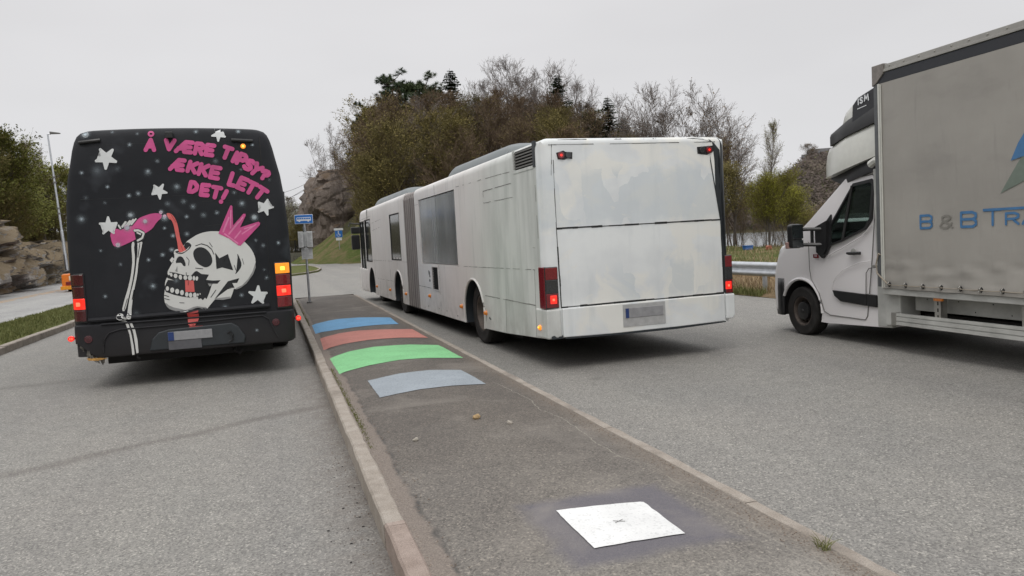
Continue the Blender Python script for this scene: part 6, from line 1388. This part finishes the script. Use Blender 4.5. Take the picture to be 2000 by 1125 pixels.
b = MB(); b.prism([(-1.43, .27), (-1.43, 1.0), (-1.40, 2.2), (-1.62, 2.2), (-1.66, .8), (-1.66, .27)], -.012, .06); b.prism([(-1.6, .30), (-1.6, .80), (-1.84, .78), (-1.84, .32)], -.04, .25); b.build('rear_cab_panel', M['v_dirty'], TK, bevel=.012); MB().box(-.06, .08, -1.62, -1.40, 1.005, 1.03).build('step_plate', M['alu'], TK, bevel=.004)

# cargo box; its left side stands 12 cm proud of the cab
BX = -.12; BF = -1.60; BRr = -7.2; BW = 2.30
b = MB(); b.box(BX + .03, BX + BW, BRr, BF, .80, 3.36); b.build('box_body', M['v_dirty'], TK, bevel=.01)
def cur_x(y, z):
    t = (z - .765) / 2.4; x = BX - .012 + .010 * noise.noise(Vector((y * 1.2, z * .5, 0))) + .004 * noise.noise(Vector((y * 5, z * 1.5, 2)))
    if t < .12: x += -.012 * math.sin(y * 14) * (1 - t / .12) * .6 - .018 * sstep((.12 - t) / .12) + .016 * noise.noise(Vector((y * 4, z * 12, 1)))
    return x
b = MB(); ny, nz = 150, 60
for j in range(nz + 1):
    for i in range(ny + 1):
        y = BF - .09 + (BRr - BF + .09) * i / ny; z = .765 + (3.165 - .765) * j / nz; t = j / nz
        x = cur_x(y, z)
        if i < 12 and .02 < t < .16: z += .012 * math.sin(i * .8)
        b.v.append((x, y, z))
b.f = [(j * (ny + 1) + i, j * (ny + 1) + i + 1, (j + 1) * (ny + 1) + i + 1, (j + 1) * (ny + 1) + i) for j in range(nz) for i in range(ny)]; b.mi = [0] * len(b.f)
cur = b.build('side_curtain', M['tarp'], TK, smooth=True)
b = MB(); b.box(BX - .012, BX + .04, BRr, BF, 3.165, 3.28); b.build('dark_top_band', plain('dark_top_band', (.022, .024, .030), .55), TK, bevel=.004)
b = MB(); b.box(BX - .022, BX + .05, BRr, BF, 3.285, 3.315); b.box(BX - .012, BX + .05, BRr, BF, 3.315, 3.37); rl = b.build('roof_rail', M['alu'], TK, bevel=.004)
b = MB()
for k in range(26): b.lathe_x([(0, .012), (-.008, .009), (-.009, 0)], BX - .012, BF - .25 - k * .22, 3.343, 8)
b.build('rivets', M['alu'], rl)
b = MB(); b.prism([(BF + .02, 3.385), (BF + .02, 3.15), (BF - .03, 3.165), (BF - .16, 3.265), (BF - .17, 3.385)], BX - .028, BX + .06); b.build('corner_cap', plain('dull_corner_cap', (.21, .19, .175), .6, var=.25), TK, bevel=.006)
b = MB(); b.box(BX - .018, BX + .05, BF - .05, BF + .005, .78, 3.17); b.build('corner_post', plain('dark_corner_post', (.10, .105, .11), .45), TK, bevel=.004)
b = MB(); b.box(BX - .022, BX + .03, BF - .088, BF - .062, .77, 3.165); b.tube([(BX - .022, BF - .11, 3.15), (BX - .024, BF - .11, .78)], .008, 6); b.build('curtain_edge_strip', M['v_cream'], TK)
b = MB(); b.box(BX - .005, BX + .08, BRr, BF - .06, .69, .762); b.build('bottom_rail', M['v_dirty'], TK, bevel=.006)
eys = []
for k in range(22):
    y = BF - .20 - k * .255; q = MB(); q.lathe_x([(0, .030), (-.008, .028), (-.010, .022), (-.006, .016), (.0, .016)], BX - .035, y, .815, 16); o = q.build('curtain_eyelet', M['rubber'], cur); shade(o)
    q2 = MB(); q2.tube([(BX - .038, y, .785), (BX - .060, y, .80), (BX - .060, y, .825), (BX - .038, y, .842)], .007, 5); q2.build('eyelet_staple', M['alu'], o)
b = MB(); b.tube([(BX - .052 + .004 * math.sin(k), BF - .20 - k * .06, .815 - .006 * abs(math.sin(k * .74))) for k in range(90)], .0045, 5)
b.tube([(BX - .05, BF - .2, .815), (BX - .05, BF - .12, .87), (BX - .045, BF - .02, .94), (BX - .035, BF + .01, 1.05), (BX - .03, BF - .03, 1.18), (BX - .03, BF - .06, 1.16)], .009, 6); b.build('curtain_rope', plain('rope', (.30, .26, .21), .9), TK)
# printing on the curtain
def on_curtain(name, polys, mat, off=.005, step=.12):
    b = MB(); k = 0
    for p in polys:
        k += 1; bm = bmesh.new(); f = bm.faces.new([bm.verts.new((0, y, z)) for y, z in p]); bmesh.ops.triangulate(bm, faces=[f])
        for ax, i in ((1, 0), (2, 1)):
            lo, hi = min(q[i] for q in p), max(q[i] for q in p); t = lo + step
            while t < hi:
                co = [0, 0, 0]; no = [0, 0, 0]; co[ax] = t; no[ax] = 1; bmesh.ops.bisect_plane(bm, geom=bm.verts[:] + bm.edges[:] + bm.faces[:], plane_co=co, plane_no=no); t += step
        bm.verts.index_update(); b.add([(cur_x(v.co.y, v.co.z) - off - .0004 * (k % 7), v.co.y, v.co.z) for v in bm.verts], [tuple(v.index for v in f.verts) for f in bm.faces]); bm.free()
    return b.build(name, mat, TK)
for ch, cx, cz, w_, h_, sw, mt in [('B', 2.355, 1.53, .185, .165, .027, 't_blue'), ('&', 2.625, 1.52, .20, .15, .022, 't_grey'), ('B', 2.92, 1.535, .21, .175, .028, 't_blue'), ('T', 3.21, 1.545, .22, .175, .027, 't_blue'), ('R', 3.43, 1.525, .16, .13, .024, 't_blue'), ('A', 3.615, 1.525, .17, .13, .024, 't_blue')]:
    ps = []; glyph(ch, cx, -cz, w_, h_, 0, sw, lambda p: ps.append([(-u, -v) for u, v in p])); on_curtain('curtain_ampersand' if ch == '&' else 'curtain_letter', ps, M[mt])
on_curtain('lettering_bar', [[(-3.10, 1.635), (-4.6, 1.635), (-4.6, 1.61), (-3.10, 1.61)]], M['t_blue'], .008)
on_curtain('curtain_emblem', [[(-3.30, 1.775), (-3.70, 1.93), (-3.9, 2.5), (-3.52, 2.09)]], M['t_green']); on_curtain('curtain_emblem_tip', [[(-3.42, 2.08), (-3.56, 2.11), (-3.9, 2.45), (-3.62, 2.40), (-3.50, 2.24)]], M['t_blue'], .008)
# chassis and side guard
b = MB(); b.box(.55, .65, BRr, -1.5, .46, .68); b.box(1.4, 1.5, BRr, -1.5, .46, .68); b.box(.25, 1.8, -5, -1.9, .34, .45); b.box(.3, 1.7, -1.7, -.4, .26, .5)
for k in range(7): b.box(.28, .6, -2.1 - k * .35, -2.3 - k * .35, .38 + .03 * (k % 2), .56)
b.build('chassis', M['under'], TK)
b = MB(); b.box(.10, .13, -4.7, -1.92, .50, .69); b.build('inner_side_panel', M['v_dirty'], TK, bevel=.004)
b = MB()
for k in range(12): b.lathe_x([(0, .008), (-.004, 0)], .10, -2.1 - k * .22, .64 - .10 * (k % 2), 8)
b.build('bolts', M['under'], TK)
for y in (-2.42, -3.50, -4.6):
    b = MB(); b.box(-.06, -.03, y - .045, y + .045, .34, .70); b.box(-.06, .02, y - .045, y - .035, .34, .70); br = b.build('guard_bracket', M['alu'], TK)
    q = MB()
    for k in range(4): q.box(-.062, -.058, y - .008, y + .008, .38 + k * .075, .42 + k * .075)
    q.build('bracket_slot', M['under'], br)
b = MB()
for z0, z1, o_ in ((.335, .375, 0), (.375, .385, .012), (.385, .43, 0), (.43, .44, .012), (.44, .47, 0)): b.box(BX + .02 + o_, BX + .06, -4.8, -1.80, z0, z1)
b.build('side_guard_rail', M['v_dirty'], TK); MB().box(BX + .015, BX + .07, -1.84, -1.76, .325, .48).build('guard_end_cap', M['alu'], TK, bevel=.006)
b = MB(); b.box(-.08, -.06, -2.50, -2.38, .655, .69); b.build('side_reflector', M['amb_faint'], TK)
for s, x in ((-1, .10), (1, 2.0)): wheel(TK, x, -5.6, .36, .36, .24, s)
b = MB(); b.tube([(.1, -5.6, .36), (2.0, -5.6, .36)], .08, 8); b.build('rear_axle', M['under'], TK)

# driver: one continuous skinned body, sitting, hands on the wheel
def skin_body(name, joints, edges, mat, parent, sub=1):
    me = bpy.data.meshes.new(name); me.from_pydata([j[0] for j in joints], edges, []); me.materials.append(mat); o = link(name, me, parent)
    md = o.modifiers.new('skin', 'SKIN'); 
    for v, j in zip(me.skin_vertices[0].data, joints): v.radius = (j[1], j[1] * (j[2] if len(j) > 2 else 1))
    me.skin_vertices[0].data[0].use_root = True; sb_ = o.modifiers.new('sub', 'SUBSURF'); sb_.levels = sb_.render_levels = sub + 1; md.use_smooth_shade = True
    return o
Tm = TK.matrix_basis if False else Matrix.Translation((7.13, 9.08, 0)) @ Matrix.Rotation(RAD(-2.5), 4, 'Z')
P_ = lambda x, y, z: (x, y, z)
PX = .39
J = [(P_(PX, -1.14, .98), .15, .8), (P_(PX, -1.17, 1.15), .14, .75), (P_(PX, -1.18, 1.36), .16, .65), (P_(PX, -1.17, 1.50), .085), (P_(PX, -1.155, 1.58), .052), (P_(PX, -1.12, 1.68), .082), (P_(PX, -1.11, 1.77), .088),
     (P_(PX - .17, -1.15, 1.43), .062), (P_(PX - .20, -1.02, 1.22), .050), (P_(PX - .17, -.80, 1.27), .038), (P_(PX - .155, -.68, 1.33), .028), (P_(PX + .17, -1.15, 1.43), .062), (P_(PX + .20, -1.02, 1.22), .050), (P_(PX + .17, -.80, 1.27), .038), (P_(PX + .155, -.68, 1.33), .028),
     (P_(PX - .10, -.85, 1.02), .085), (P_(PX - .10, -.62, .98), .065), (P_(PX - .10, -.45, .72), .05), (P_(PX + .10, -.85, 1.02), .085), (P_(PX + .10, -.62, .98), .065), (P_(PX + .10, -.45, .72), .05)]
drv = skin_body('person', J, [(0, 1), (1, 2), (2, 3), (3, 4), (4, 5), (5, 6), (2, 7), (7, 8), (8, 9), (9, 10), (2, 11), (11, 12), (12, 13), (13, 14), (0, 15), (15, 16), (16, 17), (0, 18), (18, 19), (19, 20)], M['jacket'], None)
drv.matrix_world = Tm; tag(drv, 'driver in dark clothing sitting behind the side window of the white truck', 'person')
b = MB(); b.ball((PX, -1.10, 1.74), .088, 16, 0, (.88, 1.05, 1.3)); b.ball((PX, -1.005, 1.73), .018, 8, 0, (.8, 1.2, 1.2)); b.ball((PX - .078, -1.11, 1.735), .02, 8, 0, (.4, .8, 1.3)); b.ball((PX + .078, -1.11, 1.735), .02, 8, 0, (.4, .8, 1.3)); b.build('face', M['skin'], drv, smooth=True)
b = MB(); b.ball((PX, -1.125, 1.775), .10, 16, 0, (.9, 1.0, 1.05)); b.build('hair', M['hair'], drv, smooth=True)
for s in (-1, 1):
    b = MB(); hx, hy, hz = PX + s * .165, -.645, 1.335; b.ball((hx, hy, hz), .035, 8, 0, (.7, 1.2, .9))
    for k in range(4): b.tube([(hx + s * .004, hy + .02, hz - .025 + k * .017), (hx + s * .022, hy + .055, hz - .028 + k * .018), (hx + s * .002, hy + .072 - .004 * abs(k - 1), hz - .03 + k * .018)], [.0095, .0085, .007], 6)
    b.tube([(hx - s * .01, hy + .0, hz + .025), (hx - s * .028, hy + .03, hz + .035)], [.011, .008], 6); b.build('hand', M['skin'], drv, smooth=True)

# ================================================================ SIGNS, LAMPS, RAIL
p = at_z(605, 592, .15); SG = thing('bus_stop_sign', 'blue bus stop sign with white notice boxes on a grey pole on the island', 'sign', (p.x, p.y, .14), RAD(-4))
k = p.y / 1500 * 1.0
def pz(px, py): q = at_y(px, py, p.y); return q.z - .14
zt, zb = pz(597, 419), pz(597, 437); zm0, zm1, zm2 = pz(599, 452), pz(600, 483), pz(602, 506)
u_ = 14.8 * p.y / 1500 * 1.01
def sx(px, py): return at_y(px, py, p.y).x - p.x
b = MB(); b.tube([(0, 0, 0), (0, 0, zt - .03)], .030, 12); po = b.build('pole', M['galv'], SG); shade(po); MB().tube([(0, 0, 0), (0, 0, .05)], .075, 12).build('pole_foot', M['pencil'], po)
b = MB(); b.box(-.235, .235, -.045, -.035, zb, zt); bl = b.build('bus_sign_plate', M['sign_white'], SG, bevel=.003); MB().box(-.225, .225, -.050, -.044, zb + .012, zt - .012).build('blue_field', M['sign_blue'], bl, bevel=.003)
zc = (zt + zb) / 2; b = MB(); b.prism([(-.185, zc - .045), (-.185, zc + .03), (-.175, zc + .05), (.175, zc + .05), (.185, zc + .03), (.185, zc - .045)], -.0535, -.050, 'y')
for x in (-.115, .115): b.prism(ngon(x, zc - .048, .024, 14), -.0545, -.050, 'y')
ic = b.build('bus_symbol', M['sign_white'], bl); b = MB()
for kk in range(6): b.box(-.170 + kk * .058, -.122 + kk * .058, -.0565, -.0535, zc - .002, zc + .034)
b.build('bus_symbol_windows', M['sign_blue'], ic)
b = MB(); b.box(-.175, -.045, -.13, .05, zm1, zm0); b.box(.045, .19, -.13, .05, zm1, zm0); b.box(-.045, .045, -.03, .03, zm1 + .02, zm0 - .02); nb = b.build('notice_box', M['sign_back'], SG, bevel=.006)
q = MB(); rnd = random.Random(3)
for x0, x1 in ((-.165, -.055), (.06, .18)):
    for kk in range(16): q.box(x0 + .008, x0 + .008 + (x1 - x0 - .016) * rnd.uniform(.5, 1), -.133, -.130, zm1 + .03 + kk * (zm0 - zm1 - .06) / 16, zm1 + .036 + kk * (zm0 - zm1 - .06) / 16)
q.build('notice_print', plain('faint_print', (.30, .30, .31), .6), nb)
b = MB(); b.box(-.12, .17, -.055, -.04, zm2, zm1 - .01); nt_ = b.build('timetable_plate', M['sign_back'], SG, bevel=.004); q = MB()
for kk in range(7): q.box(-.09, -.09 + .22 * rnd.uniform(.6, 1), -.058, -.055, zm2 + .05 + kk * .036, zm2 + .058 + kk * .036)
q.build('timetable_print', plain('faint_print_two', (.28, .28, .29), .6), nt_)
b = MB(); b.tube([(0, 0, zm0 + .02), (0, 0, zm0 + .12)], .045, 10); b.box(.0, .26, -.02, .02, zm0 - .03, zm0 - .015); b.build('clamp', M['steel'], SG)

p2 = at_d(665, 508, 82); zg = H(p2.x, p2.y); S2 = thing('parking_sign', 'small blue disabled parking sign on a thin post standing in the grass slope', 'sign', (p2.x, p2.y, zg))
tz = at_d(662, 448, 82).z - zg; u = 82 / 1500.
MB().tube([(0, 0, -.3), (0, 0, tz)], .035, 8).build('pole', M['galv'], S2); MB().box(-.48, .48, -.06, -.04, tz - .10, tz + .12).build('upper_plate', M['sign_white'], S2)
bl = MB().box(-.38, .38, -.06, -.04, tz - .85, tz - .13).build('blue_plate', M['sign_blue'], S2, bevel=.01)
b = MB(); b.prism(ngon(-.03, tz - .26, .06, 10), -.068, -.06, 'y'); b.prism([(-.08, tz - .33), (0, tz - .33), (.01, tz - .48), (.13, tz - .48), (.18, tz - .66), (.12, tz - .67), (.08, tz - .54), (-.05, tz - .54)], -.066, -.06, 'y')
for kk in range(10): a0, a1 = RAD(150 + kk * 22), RAD(150 + (kk + 1) * 22); b.tube([(-.03 + .17 * math.cos(a0), -.065, tz - .58 + .17 * math.sin(a0)), (-.03 + .17 * math.cos(a1), -.065, tz - .58 + .17 * math.sin(a1))], .018, 4)
b.build('wheelchair_symbol', M['sign_white'], bl); MB().box(-.30, .30, -.06, -.04, tz - 1.17, tz - .88).build('lower_plate', M['sign_white'], S2)

def lamp_post(foot, top, head, label, r=.075):
    f, t = Vector(foot), Vector(top); o = thing('street_lamp', label, 'street lamp', foot); d = t - f
    MB().tube([(0, 0, -.5), tuple(d * .25), tuple(d * .26), tuple(d)], [r * 1.5, r * 1.3, r, r * .65], 8).build('pole', M['galv'], o)
    a = MB(); a.tube([tuple(d), tuple(d + Vector(head) * .3)], r * .5, 6); a.build('arm', M['galv'], o)
    T = d + Vector(head) * .65; hd = MB(); h_ = Vector(head); n = h_.normalized(); s = Vector((-n.y, n.x, 0)) * .16
    hd.add([tuple(T - h_ * .4 - s), tuple(T + h_ * .5 - s * .8), tuple(T + h_ * .5 + s * .8), tuple(T - h_ * .4 + s)] + [tuple(T - h_ * .4 - s + Vector((0, 0, .18))), tuple(T + h_ * .5 - s * .8 + Vector((0, 0, .07))), tuple(T + h_ * .5 + s * .8 + Vector((0, 0, .07))), tuple(T - h_ * .4 + s + Vector((0, 0, .18)))], [(0, 3, 2, 1), (4, 5, 6, 7), (0, 1, 5, 4), (1, 2, 6, 5), (2, 3, 7, 6), (3, 0, 4, 7)])
    hd.build('lamp_head', M['pencil'], o, bevel=.02); return o
D = 58; f = at_d(130, 515, D); t = at_d(93, 262, D); f.z = t.z - 10.6 if False else f.z
o = lamp_post(f, t, (.75, -.1, .0), 'tall leaning street lamp standing on the rock cutting at the left', .085)
b = MB(); dd = t - f
for q in (.38, .42, .62, .66): b.tube([tuple(dd * q), tuple(dd * (q + .012))], .12, 8)
b.build('cable_band', M['pencil'], o)
f = at_d(616.5, 372, 112); t = at_d(613, 348, 112); lamp_post(f - Vector((0, 0, .5)), t, (-.7, 0, .05), 'small distant street lamp on top of the rock crag', .07)
for i, (a, c, e_) in enumerate((((470, 382), (612, 350), 'upper'), ((470, 400), (610, 362), 'middle'), ((470, 412), (612, 356), 'lower'))):
    s, t = at_d(a[0], a[1], 95), at_d(c[0], c[1], 112); b = MB(); b.tube([s.lerp(t, q / 12) - Vector((0, 0, .9 * (1 - (2 * q / 12 - 1) ** 2))) for q in range(13)], .022, 4)
    tag(b.build('power_line', M['rubber']), e_ + ' thin power line crossing the sky between the black bus and the rock crag', 'power line', 'power lines')
b = MB(); s, t = at_d(-60, 360, 58), at_d(140, 377, 90); b.tube([s.lerp(t, q / 10) - Vector((0, 0, .5 * (1 - (2 * q / 10 - 1) ** 2))) for q in range(11)], .02, 4); tag(b.build('power_line', M['pencil']), 'thin wire in front of the trees at the left edge', 'power line')

# crash barrier
G1 = thing('crash_barrier', 'galvanised steel crash barrier seen between the white bus and the truck', 'guardrail', (10.62, 0, 0))
prof_ = [(.0, .42), (-.035, .44), (-.075, .475), (-.080, .51), (-.045, .545), (-.012, .57), (-.012, .60), (-.045, .625), (-.080, .66), (-.075, .695), (-.035, .73), (.0, .745)]
b = MB(); ys = [-2 + 62 * i / 31 for i in range(32)]; b.v = [(x, y + 0, z) for y in ys for x, z in prof_]; kk = len(prof_)
b.f = [(i * kk + j, i * kk + j + 1, (i + 1) * kk + j + 1, (i + 1) * kk + j) for i in range(31) for j in range(kk - 1)]; b.mi = [0] * len(b.f)
o = b.build('beam', M['galv'], G1, smooth=True); s_ = o.modifiers.new('t', 'SOLIDIFY'); s_.thickness = .006
for i in range(31):
    y = -1 + i * 2.0; MB().box(.04, .10, y - .05, y + .05, -.2, .72).build('post', M['galv'], G1)
b = MB()
for i in range(15):
    y = 1 + i * 4.0; b.lathe_x([(0, .018), (-.012, .015), (-.014, 0)], -.014, y, .585, 8); b.lathe_x([(0, .012), (-.012, .010), (-.014, 0)], -.014, y + .25, .585, 8)
b.build('bolt', M['steel'], G1)
# things lying in the shore grass
p = at_d(1461, 499, 42); o = MB().prism([(-.22, 0), (.22, 0), (.25, .22), (-.25, .22)], -.15, .15, 'y').build('plastic_tub', M['blue_pl'], None, bevel=.02); o.location = (p.x, p.y, zr(p.x, p.y)); tag(o, 'blue plastic tub lying in the grass between the bus and the truck', 'tub'); MB().box(-.27, .27, -.17, .17, .21, .24).build('rim', M['blue_pl'], o, bevel=.01)
p = at_d(1502, 500, 40); o = MB().prism([(-.13, 0), (.12, 0), (.14, .22), (-.06, .26), (-.15, .2)], -.1, .1, 'y').build('bucket', M['red_pl'], None, bevel=.03); o.location = (p.x, p.y, zr(p.x, p.y)); tag(o, 'faded red bucket in the dry grass near the truck mirror', 'bucket')

# metal railing on a low wall, left of the crag
a, c = at_d(540, 500, 92), at_d(596, 492, 98); a.z = c.z = 0; L_ = (c - a).length; rz = math.atan2(c.y - a.y, c.x - a.x); z0 = at_d(570, 494, 95).z
RL = thing('metal_railing', 'black metal railing on a low pale wall left of the rock crag', 'railing', (a.x, a.y, 0), rz)
MB().box(0, L_ + .5, -.15, .25, -.3, z0).build('wall', M['concrete'], RL); z1 = at_d(570, 470, 95).z
b = MB(); b.box(0, L_, .02, .08, z1 - .06, z1); b.box(0, L_, .02, .08, z0 + .1, z0 + .15); b.build('rail', M['plastic'], RL); b = MB()
for k in range(int(L_ / .14)): b.box(k * .14, k * .14 + .028, .03, .06, z0, z1)
b.build('bars', M['plastic'], RL)
for k in range(4): MB().box(k * L_ / 3 - .04, k * L_ / 3 + .04, .0, .09, z0, z1 + .05).build('post', M['plastic'], RL)

# house on the far hill
p = at_d(1650, 300, 372); zh = at_d(1650, 301, 372).z; HS = thing('house', 'long dark-roofed house on top of the far hill beside the truck deflector', 'house', (p.x, p.y, 0), RAD(-32))
wb = MB().box(-15, 22, -5, 5, H(p.x, p.y) - 6, zh + 1.2).build('wall', M['house'], HS)
MB().prism([(-6, zh + 1.2), (0, zh + 3.6), (6, zh + 1.2)], -17, 24).build('roof', M['roofdk'], HS); b = MB()
for k in range(6): b.box(-12 + k * 5.5, -9.5 + k * 5.5, -5.06, -4.98, zh - 1.5, zh + .2)
b.build('window', M['dkglass'], wb)
for x in (-6, 8): MB().box(x - .3, x + .3, -6.2, -5.8, zh - 8, zh + 1.0).build('post', M['sign_back'], HS)
p = at_d(1585, 297, 368); H2 = thing('house', 'small white-fronted house half hidden on the far hill left of the long house', 'house', (p.x, p.y, 0), RAD(-32)); MB().box(-4, 4, -3, 3, H(p.x, p.y) - 5, H(p.x, p.y) + 5.6).build('wall', M['sign_back'], H2); zz = H(p.x, p.y) + 5.6; MB().prism([(-3.5, zz), (0, zz + 1.8), (3.5, zz)], -4.5, 4.5).build('roof', M['roofdk'], H2)

# orange vehicle half hidden behind the black bus
p = at_d(134, 578, 41); OV = thing('orange_truck', 'orange truck half hidden behind the left side of the black bus on the main road', 'truck', (p.x + .9, p.y, 0), RAD(4))
s_ = 41 / 1500; zb_ = at_d(130, 565, 41).z; zt_ = at_d(130, 535, 41).z
b = MB(); b.prism([(-1.15, zb_), (-1.15, zt_ - .05), (-1.05, zt_), (1.05, zt_), (1.15, zt_ - .05), (1.15, zb_)], 0, 3.4, 'y'); b.build('body', M['orange'], OV, bevel=.05)
MB().box(-1.22, 1.2, -.10, .15, zb_ - .02, zb_ + .17).build('rear_bumper', plain('yellow_orange', (.80, .32, .02), .4), OV, bevel=.02)
b = MB(); b.prism([(3.4, .5), (3.4, 2.0), (3.7, 2.4), (4.9, 2.3), (5.6, 1.4), (5.7, .5)], -1.05, 1.05); b.build('cab', M['orange'], OV, bevel=.08)
MB().box(-.95, -.70, -.13, -.09, zb_ + .22, zb_ + .40).build('red_lens', M['red_off'], OV, bevel=.02); MB().box(-.80, -.55, -.03, .0, zb_ + .45, zb_ + .70).build('rear_lamp', plain('pale_lamp', (.75, .6, .45), .3), OV, bevel=.02)
MB().prism([(-.45, zt_ - .1), (-.45, zt_ + .8), (.3, zt_ + 1.2), (.6, zt_ + .9), (.6, zt_ - .1)], .15, .8, 'y').build('drum', plain('dark_red_drum', (.30, .02, .04), .4), OV, bevel=.06); MB().box(-.62, -.42, .3, .5, zt_ + .15, zt_ + .75).build('tank', M['sign_back'], OV, bevel=.04)
MB().box(-.9, .9, .3, 5, .3, zb_).build('chassis', M['under'], OV)
for y in (.9, 4.6):
    for x, s in ((-.85, -1), (.85, 1)): wheel(OV, x, y, .46, .46, .3, s)
